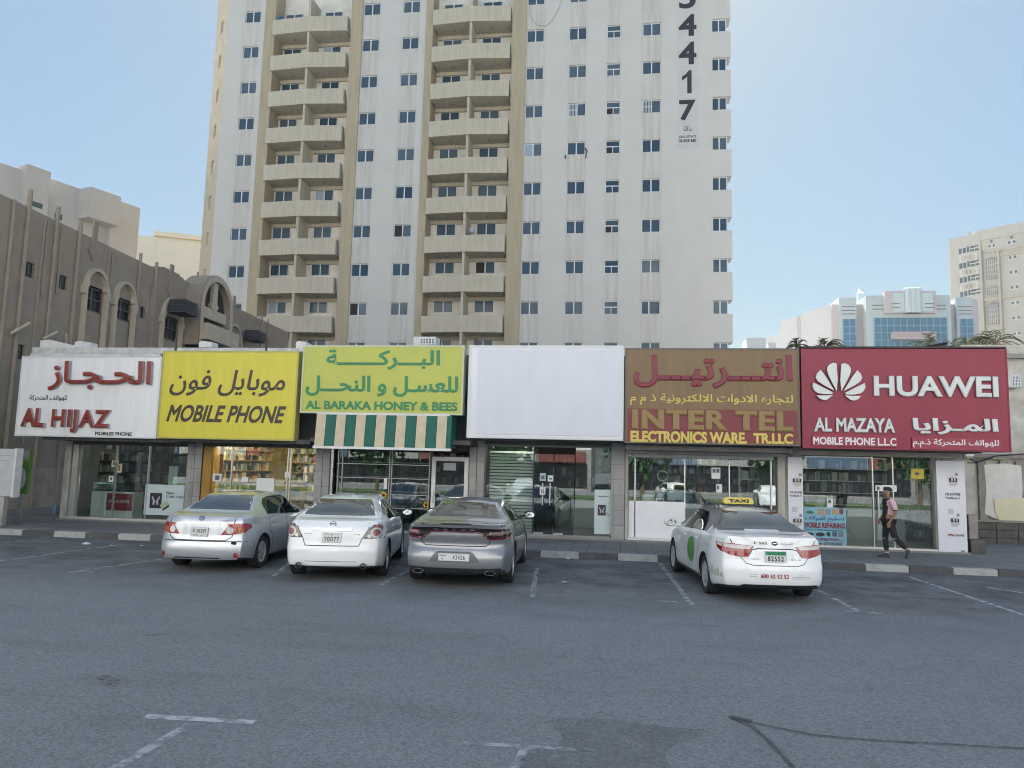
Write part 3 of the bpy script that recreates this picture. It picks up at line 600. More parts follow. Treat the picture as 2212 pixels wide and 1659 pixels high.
x0, x1 = W(1730, 751, YS).x, W(2190, 751, YS).x; zt6 = ZF(1950, 752, YS); mb = MB(); mb.hexa([(x0, YS - .06, zt6 + .0), (x1 - .2, YS - .06, zt6), (x1 + .25, YS + 1.1, zt6), (x0, YS + 1.1, zt6), (x0, YS - .06, zt6 + .035), (x1 - .2, YS - .06, zt6 + .035), (x1 + .25, YS + 1.1, zt6 + .035), (x0, YS + 1.1, zt6 + .035)])
mb.build('cap_sheet', mat('dark_sheet_metal', (.05, .045, .05), .6), s6)
# striped awning under the lime sign
aw = thing('awning', (W(828, 930, YS).x, YS, 2.9), 'awning of green and tan stripes hanging under the yellow green sign', 'awning')
zt_, zb_ = ZF(828, 897, YS), ZF(828, 966, YS - .1); xa, xb = W(681, 930, YS - .06).x, W(975, 930, YS - .06).x
mb = MB(); n = 13.45; w = (xb - xa) / n
for k in range(14):
    a, b = xa + k * w, min(xb, xa + (k + 1) * w); 
    mb.hexa([(a + .012, YS - .12, zb_), (b - .004, YS - .12, zb_), (b - .004, YS - .09, zb_), (a + .012, YS - .09, zb_), (a + .012, YS - .02, zt_), (b - .004, YS - .02, zt_), (b - .004, YS + .01, zt_), (a + .012, YS + .01, zt_)], k % 2)
mb.hexa([(xa, YS - .105, zb_), (xb, YS - .105, zb_), (xb, YS - .08, zb_), (xa, YS - .08, zb_), (xa, YS - .005, zt_), (xb, YS - .005, zt_), (xb, YS + .02, zt_), (xa, YS + .02, zt_)], 2)
mb.poly(((xb + .004, YS - .11, zb_), (xb + .004, YS + .6, zb_ + .05), (xb + .004, YS + .6, zt_), (xb + .004, YS, zt_)), 1)
mb.build('canopy', [mat('tan_canvas', (.62, .53, .37), .75, var=.12, scale=5), mat('green_canvas', (.012, .13, .095), .7, var=.15, scale=5), dark_gap], aw)
mb = MB(); mb.box(xa - .02, xb + .02, YS - .14, YS - .07, zb_ - .07, zb_); mb.box(xa, xb - .05, YS - .03, YS + .03, zt_, zt_ + .05); mb.build('rail', white_paint, aw)
# dark soffit and shadowed void behind each sign is the shops' own fascia; security cameras on the pillars
for px, lab in (((1360, 968), 'white security camera at the corner of the blank sign and the brown sign'), ((1698, 974), 'white security camera at the corner of the brown sign and the crimson sign')):
    p = W(*px, YF - .3); c = thing('security_camera', p, lab, 'camera', 'security cameras under the signs')
    mb = MB(); mb.tube([p + Vector((-.09, .1, .02)), p + Vector((.05, -.16, -.03))], .05, 10); mb.tube([p + Vector((.06, -.18, -.034)), p + Vector((.055, -.17, -.033))], .062, 10); mb.build('camera_body', white_paint, c)
    mb = MB(); mb.tube([p + Vector((.062, -.183, -.036)), p + Vector((.068, -.20, -.04))], .035, 10); mb.build('lens', black_plastic, c)
    mb = MB(); mb.tube([p + Vector((-.05, .06, .0)), p + Vector((-.05, .27, .10))], .02, 6); mb.build('bracket', black_plastic, c)
# ------------------------------------------------------------------ what stands in the windows
def sub(o, name, px, Y, m, t=.006, round_=False):
    x0, x1, z0, z1 = rectW(*px, Y); mb = MB()
    if round_:
        cx, cz, a, b = (x0 + x1) / 2, (z0 + z1) / 2, (x1 - x0) / 2, (z1 - z0) / 2
        mb.prism([(cx + a * math.cos(k * math.pi / 12), cz + b * math.sin(k * math.pi / 12)) for k in range(24)], Y - t, Y)
    else: mb.box(x0, x1, Y - t, Y, z0, z1)
    return mb.build(name, m, o)
def note(o, body, px, Y, m, bold=.02, shear=0., name='lettering'):
    x0, x1, z0, z1 = rectW(*px, Y); mb = MB(); mb.text(body, x0, x1, z0, z1, Y - .002, 0, bold, shear); return mb.build(name, m, o)
ink = mat('grey_ink', (.12, .12, .14), .5)
# counter with red board, shop 1
x0, x1, z0, z1 = rectW(197, 288, 1043, 1110, YI); c = thing('display_counter', ((x0 + x1) / 2, YI, FL), 'white display counter with a red board, inside the red-lettered shop', 'counter')
mb = MB(); zc = rectW(197, 288, 1062, 1110, YI)[3]; mb.box(x0, x1, YI, YI + .5, FL, zc); mb.build('cabinet', paper_white, c, bevel=.01)
mb = MB(); mb.box(x0 + .02, x1 - .02, YI + .02, YI + .48, zc + .003, z1); mb.build('glass_case', glass_mat('case_glass', (.8, .9, .88), .12), c)
mb = MB()
for k in range(9): mb.box(x0 + .1 + k * .16, x0 + .2 + k * .16, YI + .1, YI + .28, zc + .004, zc + .05)
o = mb.build('phones', black_plastic, c); o['kind'] = 'stuff'
p_ = sub(c, 'board', (230, 286, 1066, 1103), YI, mat('board_red', (.30, .012, .03), .4)); note(p_, 'HUAWEI', (250, 279, 1080, 1087), YI - .008, wl, .04)
mb = MB()
for k in range(8):
    a = math.pi * (k + .5) / 8; cx, cz = W(241, 1086, YI).x, W(241, 1086, YI).z; d_ = Vector((math.cos(a), 0, math.sin(a))); n_ = Vector((-d_.z, 0, d_.x)); q = Vector((cx, YI - .009, cz))
    mb.poly([q + d_ * .03, q + d_ * .09 + n_ * .018, q + d_ * .125, q + d_ * .09 - n_ * .018])
mb.build('emblem', wl, p_)
# poster with folding phone, shop 1 and shop 4
pale = mat('poster_pale_blue', (.50, .60, .62), .35); navy = mat('phone_navy', (.03, .03, .05), .25); wing = mat('wing_lilac', (.40, .36, .45), .5); mint = mat('phone_mint', (.40, .45, .30), .5)
def fold_poster(px, label, big):
    o, x0, x1, z0, z1 = poster(px, YF + .135, label, pale, 'poster', 'poster', 'folding phone posters')
    Y = YF + .135; w, h = x1 - x0, z1 - z0
    def R_(u0, u1, v0, v1, n_, m, dy=.006): mb = MB(); mb.box(x0 + u0 * w, x0 + u1 * w, Y - dy, Y - .001, z0 + v0 * h, z0 + v1 * h); return mb.build(n_, m, o)
    f = (.14, .44, .22, .72) if big else (.20, .68, .42, .66)
    R_(*f, 'picture', navy)
    u0, u1, v0, v1 = f; cx, cz = x0 + (u0 + u1) / 2 * w, z0 + (v0 + v1) / 2 * h; ww, hh = (u1 - u0) * w, (v1 - v0) * h; mb = MB()
    for sg in (1, -1):
        mb.poly([(cx + sg * ww * a, Y - .008 - .001 * (sg > 0), cz + hh * b) for a, b in ((.02, -.05), (.30, .32), (.36, .20), (.22, -.02), (.26, -.25), (.12, -.30))])
    mb.build('wings', wing, o)
    mb = MB(); a = u1 + .02; mb.poly([(x0 + (a + u) * w, Y - .007, z0 + (v0 + v) * h) for u, v in ((-.06, .10), (.10, .25 if big else .08), (.18, .14 if big else .03), (.02, -.02 if big else -.0))]); mb.build('folded_phone', mint, o)
    mb = MB(); mb.poly([(x0 + (a + u) * w, Y - .0075, z0 + (v0 + v) * h) for u, v in ((.02, -.02), (.18, .14 if big else .03), (.18, .06 if big else .01), (.02, -.09 if big else -.02))]); mb.build('phone_edge', navy, o)
    return o
o = fold_poster((312, 397, 1047, 1113), 'wide pale poster of a folding phone standing behind the stone pillar of the yellow-signed shop', True)
note(o, 'Galaxy', (359, 377, 1062, 1068), YF + .129, ink); note(o, 'Z Fold5  Z Flip5', (359, 396, 1071, 1077), YF + .129, ink)
o = fold_poster((1284, 1320, 1058, 1154), 'tall pale poster of a folding phone in the window beside the glass doors', False); note(o, 'Galaxy Z Fold5 | Z Flip5', (1292, 1314, 1071, 1074), YF + .129, ink)
poster((364, 383, 1007, 1047), YI + .3, 'narrow pale standee on top of the wide folding phone poster', pale, 'standee', 'standee')
for px, lab in (((241, 256, 995, 1009), 'small tan card stuck high in the window of the red-lettered shop'), ((253, 263, 1002, 1021), 'white card with a dark picture below the small tan card'), ((235, 245, 1028, 1041), 'lowest white card stuck above the white display counter')):
    o, *_ = poster(px, YF + .145, lab, mat('card_tan', (.5, .45, .3), .5) if 'tan' in lab else paper_white, 'card', 'card', 'cards stuck on the first shop window'); sub(o, 'picture', (px[0] + 3, px[1] - 3, px[2] + 3, px[3] - 4), YF + .144, ink)
# shop 2
for px, lab in (((554, 592, 1033, 1066), 'blank white sheet in the warm lit window behind the silver car'), ((453, 478, 1023, 1040), 'white sheet with a dark picture by the mustard door jamb'), ((615, 627, 1019, 1031), 'small white sheet on the warm lit shop door'), ((522, 536, 1030, 1041), 'small grey sheet in the middle of the warm lit window')):
    o, *_ = poster(px, YF + .145, lab, paper_white, 'sheet', 'sheet', 'sheets in the warm lit window')
    if 'dark' in lab: sub(o, 'picture', (465, 474, 1027, 1037), YF + .144, ink)
def ring(px, Y, label, m, r0, m2=None, name='wreath'):
    x0, x1, z0, z1 = rectW(*px, Y); cx, cz, a, b = (x0 + x1) / 2, (z0 + z1) / 2, (x1 - x0) / 2, (z1 - z0) / 2
    o = thing(name, (cx, Y, cz), label, name.replace('_', ' ')); mb = MB(); pts = [Vector((cx + a * (1 - r0 / 2) * math.cos(k * math.pi / 12), Y, cz + b * (1 - r0 / 2) * math.sin(k * math.pi / 12))) for k in range(25)]
    mb.tube(pts, a * r0 / 2, 6); mb.build('ring', m, o, smooth=True)
    if m2: sub(o, 'centre', ((px[0] + px[1]) / 2 - 4, (px[0] + px[1]) / 2 + 4, (px[2] + px[3]) / 2 - 4, (px[2] + px[3]) / 2 + 4), Y - .02, m2, .02, True)
    return o
def sunflower(px, Y, label):
    x0, x1, z0, z1 = rectW(*px, Y); cx, cz, r = (x0 + x1) / 2, (z0 + z1) / 2, (x1 - x0) / 2
    o = thing('sunflower', (cx, Y, cz), label, 'flower', 'artificial sunflowers in the windows'); mb = MB()
    for k in range(16):
        a = k * math.pi / 8; d_ = Vector((math.cos(a), 0, math.sin(a))); n_ = Vector((-d_.z, 0, d_.x)); q = Vector((cx, Y, cz)); mb.poly([q + d_ * r * .3 - n_ * r * .1, q + d_ * r * .75 - n_ * r * .22 + Vector((0, -.02, 0)), q + d_ * r, q + d_ * r * .75 + n_ * r * .22 + Vector((0, -.02, 0)), q + d_ * r * .3 + n_ * r * .1])
    mb.build('petals', mat('sunflower_yellow', (.75, .52, .04), .6), o); sub(o, 'centre', ((px[0] + px[1]) / 2 - (px[1] - px[0]) * .22, (px[0] + px[1]) / 2 + (px[1] - px[0]) * .22, (px[2] + px[3]) / 2 - (px[3] - px[2]) * .22, (px[2] + px[3]) / 2 + (px[3] - px[2]) * .22), Y - .02, mat('seed_brown', (.06, .035, .02), .8), .03, True)
sunflower((640, 655, 1004, 1020), YI, 'sunflower hanging in the warm lit window by its door'); sunflower((821, 836, 1063, 1076), YF + .1, 'sunflower on the metal grid above the white sedan'); sunflower((914, 927, 1082, 1099), YF + .1, 'sunflower on the metal grid beside the white door')
poster((829, 836, 1033, 1056), YF + .1, 'narrow white paper hanging from the metal grid of the honey shop', paper_white, 'paper_strip', 'paper')
o, *_ = poster((958, 985, 1000, 1016), YF + .085, 'small framed notice on the white framed door of the honey shop', mat('notice_grey', (.35, .40, .40), .5), 'notice', 'notice'); 
pl = thing('artificial_plant', (W(897, 1120, YI).x, YI - .05, FL), 'bushy green plant standing behind the bottom of the metal grid window', 'plant'); mb = MB()
xa, xb, za, zb = rectW(868, 925, 1098, 1135, YI)
for k in range(420):
    p = Vector((random.uniform(xa, xb), YI + random.uniform(-.1, .35), random.uniform(za, zb))); d_ = Vector((random.gauss(0, 1), random.gauss(0, .6), random.gauss(.3, .8))).normalized(); n_ = d_.cross(Vector((random.random(), random.random(), random.random()))).normalized()
    mb.poly([p, p + d_ * .06 + n_ * .035, p + d_ * .13, p + d_ * .06 - n_ * .035], k % 2)
mb.build('foliage', [mat('leaf_green', (.05, .14, .045), .5), mat('leaf_dark', (.03, .085, .03), .5)], pl)
mb = MB(); mb.box(xa + .1, xb - .1, YI, YI + .3, FL, za + .05); mb.build('planter', room_dark, pl)
# shop 4 cards
for px, lab in (((1166, 1179, 1022, 1039), 'pale blue card above the handle of the glass door beside the shutter'), ((1183, 1195, 1027, 1040), 'white card with a dark portrait beside the pale blue card'), ((1166, 1178, 1052, 1069), 'pale card below the pale blue card, behind the door handle')):
    o, *_ = poster(px, YF + .085, lab, mat('card_blue', (.35, .5, .55), .5) if 'pale blue card above' in lab else paper_white, 'card', 'card', 'cards on the glass doors'); sub(o, 'picture', (px[0] + 3, px[1] - 3, px[2] + 5, px[3] - 4), YF + .084, ink)
# shop 5
o, *_ = poster((1357.5, 1478, 1083, 1165), YF + .12, 'large blank white board across the lower electronics shop window', mat('board_white', (.80, .81, .85), .4, var=.05), 'white_board', 'board')
rl = ring((1419, 1444, 1016, 1040), YI, 'white ring lamp hanging high in the electronics shop window', paper_white, .24, name='ring_lamp')
for px, lab, m in (((1388, 1414, 1068, 1084), 'white box standing on the left end of the white board', paper_white), ((1416, 1436, 1066, 1077), 'dark blue box standing behind the small framed card', mat('goods_blue', (.06, .14, .35))), ((1417, 1434, 1076, 1086), 'small framed card with two dark shapes on top of the white board', paper_white), ((1440, 1477, 1062, 1080), 'wide pale box standing at the end of the white board', pale)):
    xa, xb, za, zb = rectW(*px, YI + .1 if 'framed' not in lab else YI - .1); yy = YI + .1 if 'framed' not in lab else YI - .1
    o = thing('box', ((xa + xb) / 2, yy, za), lab, 'box'); mb = MB(); mb.box(xa, xb, yy, yy + .18, za, zb); mb.build('carton', m, o, bevel=.008)
    if 'framed' in lab: sub(o, 'picture', (1420, 1425, 1079, 1084), yy - .001, ink); sub(o, 'picture', (1427, 1431, 1079, 1084), yy - .001, ink)
xa, xb, za, zb = rectW(1357.5, 1478, 1083, 1165, YI); mb = MB(); mb.box(xa, xb, YI + .02, YI + .6, FL, zb - .02); solo('window_plinth', mb, room_dark, 'dark plinth behind the white board carrying the boxes', 'plinth')
for px, lab in (((1537, 1556, 1010, 1034), 'white poster with two dark pictures on the electronics shop door'), ((1547, 1560, 1046, 1064), 'small white card with a dark portrait below the two-picture poster')):
    o, *_ = poster(px, YF + .145, lab, paper_white); w = px[1] - px[0]; sub(o, 'picture', (px[0] + w * .12, px[0] + w * .45, px[2] + 3, px[2] + 11), YF + .144, ink)
    if w > 15: sub(o, 'picture', (px[0] + w * .55, px[0] + w * .88, px[2] + 3, px[2] + 11), YF + .144, ink)
# shop 6: tall white panels with earphones
pan = mat('panel_lilac_white', (.72, .73, .80), .35)
def buds(o, px, Y):
    l, r_, t_, b_ = px; w, h = r_ - l, b_ - t_
    case = sub(o, 'earphone_case', (l, r_ - w * .1, t_ + h * .45, b_), Y - .002, mat('case_white', (.5, .5, .5), .3), .02, True)
    sub(o, 'earphone_case_rim', (l + w * .02, r_ - w * .12, t_ + h * .40, t_ + h * .68), Y - .025, black_plastic, .004)
    sub(o, 'earphone', (l + w * .22, l + w * .42, t_ + h * .28, t_ + h * .62), Y - .031, mat('case_white', (.5, .5, .5)), .004); sub(o, 'earphone', (l + w * .55, l + w * .72, t_ + h * .30, t_ + h * .62), Y - .031, mat('case_white', (.5, .5, .5)), .004)
    sub(o, 'earphone_stem', (l + w * .62, l + w * .95, t_ + h * .0, t_ + h * .26), Y - .002, mat('silver_grey', (.28, .28, .30), .3), .004, True)
for px, lab, bl in (((2025, 2087, 996, 1197), 'tall white advert panel with earphones at the outer corner of the last shop', [(2050, 2070, 1021, 1050), (2054, 2074, 1109, 1137)]), ((1703, 1735, 988, 1165), 'tall white advert panel with earphones between the last two shops', [(1712, 1733, 1022, 1051), (1713, 1734, 1110, 1137)])):
    o, x0, x1, z0, z1 = poster(px, YF - .06, lab, pan, 'advert_board', 'advert board', 'white advert boards', .05)
    for b in bl: buds(o, b, YF - .06)
    big = px[0] > 2000
    note(o, 'HUAWEI', (2042, 2074, 1064.5, 1070.5) if big else (1707, 1732, 1061, 1066), YF - .062, ink, .03); note(o, 'FreeBuds 4', (2043, 2073, 1073, 1078) if big else (1707, 1731, 1068, 1073), YF - .062, ink, .01)
    sub(o, 'square_mark', (2048, 2060, 1099, 1111) if big else (1711, 1722, 1095, 1106), YF - .061, mat('faint_grey', (.48, .49, .55), .4), .002)
    if big:
        note(o, 'HUAWEI', (2058, 2082, 1154, 1159), YF - .062, ink, .02); mb = MB(); cx, cz = W(2051, 1158, YF).x, W(2051, 1158, YF).z
        for k in range(8):
            a = math.pi * (k + .5) / 8; d_ = Vector((math.cos(a), 0, math.sin(a))); n_ = Vector((-d_.z, 0, d_.x)); q = Vector((cx, YF - .064, cz)); mb.poly([q + d_ * .02, q + d_ * .055 + n_ * .012, q + d_ * .075, q + d_ * .055 - n_ * .012])
        mb.build('emblem', red_l, o); note(o, 'MOBILE', (2076, 2084, 1189, 1192), YF - .062, ink)
o, x0, x1, z0, z1 = poster((1737.5, 1828, 1096, 1181), YF + .13, 'pale blue phone repair poster with bold dark writing behind the taxi', mat('poster_sky_blue', (.22, .48, .60), .4, var=.15, scale=5), 'repair_poster', 'poster'); Y = YF + .128
note(o, arabic('تصليح للهواتف'), (1738.5, 1824, 1115, 1127), Y, mat('ink_blue', (.03, .08, .25), .5), .02)
note(o, 'MOBILE REPAIRING', (1738.5, 1825, 1129, 1141), Y, mat('ink_maroon', (.20, .02, .05), .5), .045)
note(o, 'All Kinds of Mobiles Repairing & Software', (1739, 1822, 1143, 1147.5), Y, mat('ink_blue', (.03, .08, .25)))
note(o, 'AL MAZAYA MOBILE PHONE L.L.C', (1739, 1824, 1162, 1168.5), Y, mat('ink_maroon', (.20, .02, .05)), .03); note(o, '06-5738288', (1765, 1819, 1171, 1177.5), Y, ink, .04)
for px, m in (((1741, 1758, 1103, 1110), 'goods_green'), ((1766, 1780, 1099, 1113), 'goods_tan'), ((1783, 1794, 1100, 1112), 'goods_pale_blue'), ((1797, 1810, 1099, 1112), 'goods_tan'), ((1813, 1822, 1098, 1111), 'goods_red'), ((1743, 1758, 1150, 1158), 'goods_black'), ((1762, 1782, 1150, 1159), 'goods_black'), ((1785, 1794, 1149, 1159), 'goods_black'), ((1798, 1808, 1148, 1159), 'goods_blue'), ((1811, 1822, 1149, 1160), 'goods_grey')): sub(o, 'picture', px, Y, MATS[m], .003, m == 'goods_black' or m == 'goods_green')
o, *_ = poster((1968, 1996, 1012.5, 1034), YF + .15, 'small yellow poster high in the last shop window behind the walker', mat('poster_yellow', (.60, .50, .04), .4)); sub(o, 'picture', (1976, 1986, 1020, 1027), YF + .149, ink, .003, True)
for px, lab in (((1891, 1905, 1048, 1061), 'white card with a dark shape on the glass door behind the walker'), ((1786, 1799, 1077, 1096), 'white card with a dark phone picture above the repair poster'), ((1905, 1937, 1048, 1062), 'pale card with a swoosh behind the head of the walker')):
    o, *_ = poster(px, YF + .11, lab, paper_white, 'card', 'card', 'cards in the last shop window'); sub(o, 'picture', (px[0] + 3, px[0] + 9, px[2] + 3, px[2] + 10), YF + .109, ink, .003)
o, *_ = poster((1895, 1935, 1118, 1168), YF + .3, 'white sheet on the lower glass door behind the walker', paper_white, 'sheet', 'sheet')
# interior counters
for xa, xb, y, lab in ((SX[3] + 2.0, SX[4] - .4, 25.0, 'white sales counter deep inside the shop with the blank sign'), (SX[5] + 1.9, SX[6] - .5, 24.6, 'white sales counter deep inside the red signed shop'), (SX[4] + 1.8, SX[5] - .3, 24.6, 'white sales counter deep inside the electronics shop')):
    c = thing('sales_counter', ((xa + xb) / 2, y, FL), lab, 'counter', 'sales counters'); mb = MB(); mb.box(xa, xb, y, y + .5, FL, 1.1); mb.build('cabinet', room_wall, c, bevel=.01); mb = MB(); mb.box(xa - .03, xb + .03, y - .03, y + .53, 1.103, 1.15); mb.build('top', black_plastic, c)
# ------------------------------------------------------------------ the apartment tower
TY = 58.0; FH = 3.236; ZB = 14.63; TOP = 58.0
def tower_wall():
    m = mat('tower_render', (.74, .73, .71), .85, bump=.12, bscale=12); t = m.node_tree; N, L = t.nodes, t.links; b = N['Principled BSDF']
    tc = N.new('ShaderNodeTexCoord'); geo = N.new('ShaderNodeNewGeometry'); v = geo.outputs['Position']
    rgb = N.new('ShaderNodeRGB'); rgb.outputs[0].default_value = (.63, .605, .555, 1)
    o = mix_noise(t, rgb.outputs[0], (.56, .535, .485), .5, .45, .75, v, None, .6)
    sx = N.new('ShaderNodeSeparateXYZ'); L.new(v, sx.inputs[0])
    mr = N.new('ShaderNodeMapRange'); mr.inputs[1].default_value = -36; mr.inputs[2].default_value = 10; L.new(sx.outputs[0], mr.inputs[0])
    cr = N.new('ShaderNodeValToRGB'); cr.color_ramp.interpolation = 'LINEAR'; e = cr.color_ramp.elements
    e[0].position = 0; e[0].color = (0, 0, 0, 1); e[1].position = 1; e[1].color = (0, 0, 0, 1)
    for c, hw in ((-32.0, .75), (-21.25, .75), (-17.8, .75), (-7.25, .72), (-3.78, .72), (-.9, .55), (2.1, .72)):
        for x, val in ((c - hw - .08, 0), (c - hw, 1), (c + hw, 1), (c + hw + .08, 0)):
            k = e.new((x + 36) / 46); k.color = (val, val, val, 1)
    L.new(mr.outputs[0], cr.inputs[0])
    n = N.new('ShaderNodeTexNoise'); n.inputs['Scale'].default_value = 1; n.inputs['Detail'].default_value = 6; mp = N.new('ShaderNodeMapping'); mp.inputs['Scale'].default_value = (3.5, 1, .22); L.new(v, mp.inputs[0]); L.new(mp.outputs[0], n.inputs[0])
    m2 = N.new('ShaderNodeMapRange'); m2.inputs[1].default_value = .38; m2.inputs[2].default_value = .75; m2.inputs[3].default_value = .0; L.new(n.outputs[0], m2.inputs[0])
    mul = N.new('ShaderNodeMath'); mul.operation = 'MULTIPLY'; L.new(cr.outputs[0], mul.inputs[0]); L.new(m2.outputs[0], mul.inputs[1])
    mx = N.new('ShaderNodeMix'); mx.data_type = 'RGBA'; L.new(mul.outputs[0], mx.inputs[0]); L.new(o, mx.inputs[6]); mx.inputs[7].default_value = (.50, .465, .40, 1)
    o = mix_noise(t, mx.outputs[2], (.45, .42, .36), 1, .66, .82, v, (1.6, 1, .12), .6)
    L.new(o, b.inputs['Base Color']); return m
tw_white = tower_wall()
tw_beige = mat('tower_beige', (.47, .39, .265), .85, var=.14, scale=1.2, stretch=(2.5, 1, .25), bump=.1, bscale=12)
tw_balc = mat('balcony_beige', (.56, .50, .385), .85, var=.16, scale=1.5, stretch=(3, 1, .4), bump=.1, bscale=12)
tw_back = mat('balcony_back', (.84, .79, .69), .85, var=.15, scale=1.2)
tw_chamfer = mat('tower_corner_yellow', (.74, .62, .44), .85, var=.12, scale=1)
pane_blue = mat('window_pane_blue', (.030, .062, .095), .06, spec=.25)
_t = pane_blue.node_tree; _oi = _t.nodes.new('ShaderNodeObjectInfo'); _mx = _t.nodes.new('ShaderNodeMix'); _mx.data_type = 'RGBA'; _mx.inputs[6].default_value = (.04, .075, .11, 1); _mx.inputs[7].default_value = (.11, .155, .19, 1)   # each window has its own curtains behind
_t.links.new(_oi.outputs['Random'], _mx.inputs[0]); _t.links.new(_mx.outputs[2], _t.nodes['Principled BSDF'].inputs['Base Color'])
pane_pale = mat('window_pane_pale', (.35, .45, .52), .15)
pane_open = mat('window_open_dark', (.03, .025, .02), .8)
tw = thing('apartment_tower', (-13.4, TY, 0), 'tall white apartment tower with beige balconies, behind the shops', 'building')
Bq = Vector((-13.4, TY, 0))
rows = [ZB + FH * k for k in range(-3, 10)]          # window centre heights
colsA = [(-32.0, 1.42, 'w')]; colsB = [(-21.25, 1.46, 'w'), (-17.8, 1.46, 'w')]; colsC = [(-7.25, 1.42, 'w'), (-3.78, 1.42, 'w'), (-.9, 1.1, 't'), (2.1, 1.42, 'w')]
def holes(cols): return [(x - w / 2, x + w / 2, z - .53, z + .53) for x, w, _ in cols for z in rows[2:12]]
mb = MB()
pierced(mb, -34.3, -30.8, 0, TOP, TY, holes(colsA), .22); pierced(mb, -22.0, -16.45, 0, TOP, TY, holes(colsB), .22)
pierced(mb, -8.0, 6.8, 0, TOP, TY, holes(colsC), .22)
# right edge with its corner windows: solid spandrels, notched at every storey
zs = [0] + [q for z in rows for q in (z - .53, z + .53)] + [TOP]
for a, b in zip(zs[::2], zs[1::2]): mb.box(6.8, 8.2, TY, TY + 1.3, a, b)
mb.box(6.8, 7.9, TY + .26, TY + 1.2, 0, TOP)
mb.poly(((8.0, TY + 1.2, 0), (8.0, TY + 24, 0), (8.0, TY + 24, TOP), (8.0, TY + 1.2, TOP))); mb.poly(((-34.3, TY + 24, 0), (-34.3, TY + 24, TOP), (8, TY + 24, TOP), (8, TY + 24, 0)))
mb.poly(((-36.9, TY + 2.6, TOP), (-34.3, TY, TOP), (-30.8, TY, TOP), (-30.8, TY + 2, TOP), (-22, TY + 2, TOP), (-22, TY, TOP), (-16.45, TY, TOP), (-16.45, TY + 2, TOP), (-8, TY + 2, TOP), (-8, TY, TOP), (8.2, TY, TOP), (8, TY + 24, TOP), (-36.9, TY + 24, TOP)))
mb.build('wall', tw_white, tw)
mb = MB(); mb.T = frame((-36.9, TY + 2.6, 0), -math.pi / 4); Lc = 2.6 * math.sqrt(2)
pierced(mb, 0, Lc, 0, TOP, 0, [(1.5, 2.3, z - .6, z + .6) for z in rows[3:12]], .25)
mb.T = None; mb.poly(((-36.9, TY + 2.6, 0), (-36.9, TY + 24, 0), (-36.9, TY + 24, TOP), (-36.9, TY + 2.6, TOP))); mb.build('corner_wall', tw_chamfer, tw)
mb = MB()
for a, b in ((-30.8, -29.85), (-23.0, -22.0), (-16.45, -15.85), (-9.15, -8.0)): mb.box(a, b, TY - .12, TY + 2.0, 0, TOP)
mb.build('pilaster', tw_beige, tw)
mb = MB()
for a, b in ((-29.85, -23.0), (-15.85, -9.15)): mb.poly(((a, TY + 1.6, 0), (b, TY + 1.6, 0), (b, TY + 1.6, TOP), (a, TY + 1.6, TOP)))
mb.build('recess_wall', tw_back, tw)
# windows: one of each kind is built, the rest are copies
def window(mb_list, x0, x1, z0, z1, y, kind, var=0): pass
def make_window(x, z, w, kind, var, parent, y=TY + .12, name='window', h=1.06, Tf=None):
    fb, pb = MB(), MB(); fb.T = pb.T = Tf; a, b, c, d = x - w / 2, x + w / 2, z - h / 2, z + h / 2; t = .055
    fb.box(a, a + t, y, y + .06, c, d); fb.box(b - t, b, y, y + .06, c, d); fb.box(a + t, b - t, y, y + .06, c, c + t); fb.box(a + t, b - t, y, y + .06, d - t, d)
    y2 = y + .03
    if kind == 't':
        fb.box(a + t, b - t, y, y + .05, z + .02, z + .10); fb.box(x - .03, x + .03, y, y + .05, c + t, z + .02)
        pb.box(a + t, b - t, y2, y2 + .02, z + .10, d - t, 0); pb.box(a + t, x - .03, y2, y2 + .02, c + t, z + .02, 2 if var == 1 else 0); pb.box(x + .03, b - t, y2, y2 + .02, c + t, z + .02, 0)
    else:
        m_ = x + (.0 if var != 4 else -.12)
        fb.box(m_ - .045, m_ + .045, y - .004, y + .06, c + t, d - t)
        pb.box(a + t, m_ - .045, y2, y2 + .02, c + t, d - t, {1: 2, 2: 1}.get(var, 0)); pb.box(m_ + .045, b - t, y2, y2 + .02, c + t, d - t, 0)
        if var == 3:
            for k in range(5): fb.box(a + t + .03 + k * .12, a + t + .07 + k * .12, y - .03, y - .01, c + t, d - t)
            fb.box(a + t, m_ - .045, y - .032, y - .012, z - .03, z + .02)
    if parent is None: return fb, pb
    f = fb.build(name, frame_white, parent); pb.build('pane', [pane_blue, pane_pale, pane_open], f); return f
vary = {(-17.8, 3): 1, (-21.25, 1): 1, (-7.25, 5): 2, (-32.0, 2): 0, (-3.78, 6): 3, (2.1, 6): 3, (2.1, 1): 4, (-.9, 5): 1, (-.9, 6): 1, (-.9, 3): 1}
n_made = 0; extra = MB(); protos = {}
for cols in (colsC, colsB, colsA):
    for x, w, k in cols:
        for i, z in enumerate(rows[2:12]):
            var = vary.get((x, i), 0); key = (k, w, var)
            if key in protos:
                p, px_, pz_ = protos[key]; f = copy_tree(p, tw); f.location = (x - px_, 0, z - pz_)
            else: protos[key] = (make_window(x, z, w, k, var, tw), x, z)
            n_made += 1
for i, z in enumerate(rows[2:12]):
    x, w = 7.3, 1.15
    if ('r',) in protos: p, px_, pz_ = protos[('r',)]; f = copy_tree(p, tw); f.location = (0, 0, z - pz_)
    else: protos[('r',)] = (make_window(x, z, w, 'w', 0, tw, TY + .18), x, z)
Tc = frame((-36.9, TY + 2.6, 0), -math.pi / 4)
for i, z in enumerate(rows[3:12]):
    if ('c',) in protos: p, px_, pz_ = protos[('c',)]; f = copy_tree(p, tw); f.location = (0, 0, z - pz_)
    else: protos[('c',)] = (make_window(1.9, z, .78, 'w', 0, tw, .2, 'window', 1.18, Tc), 0, z)
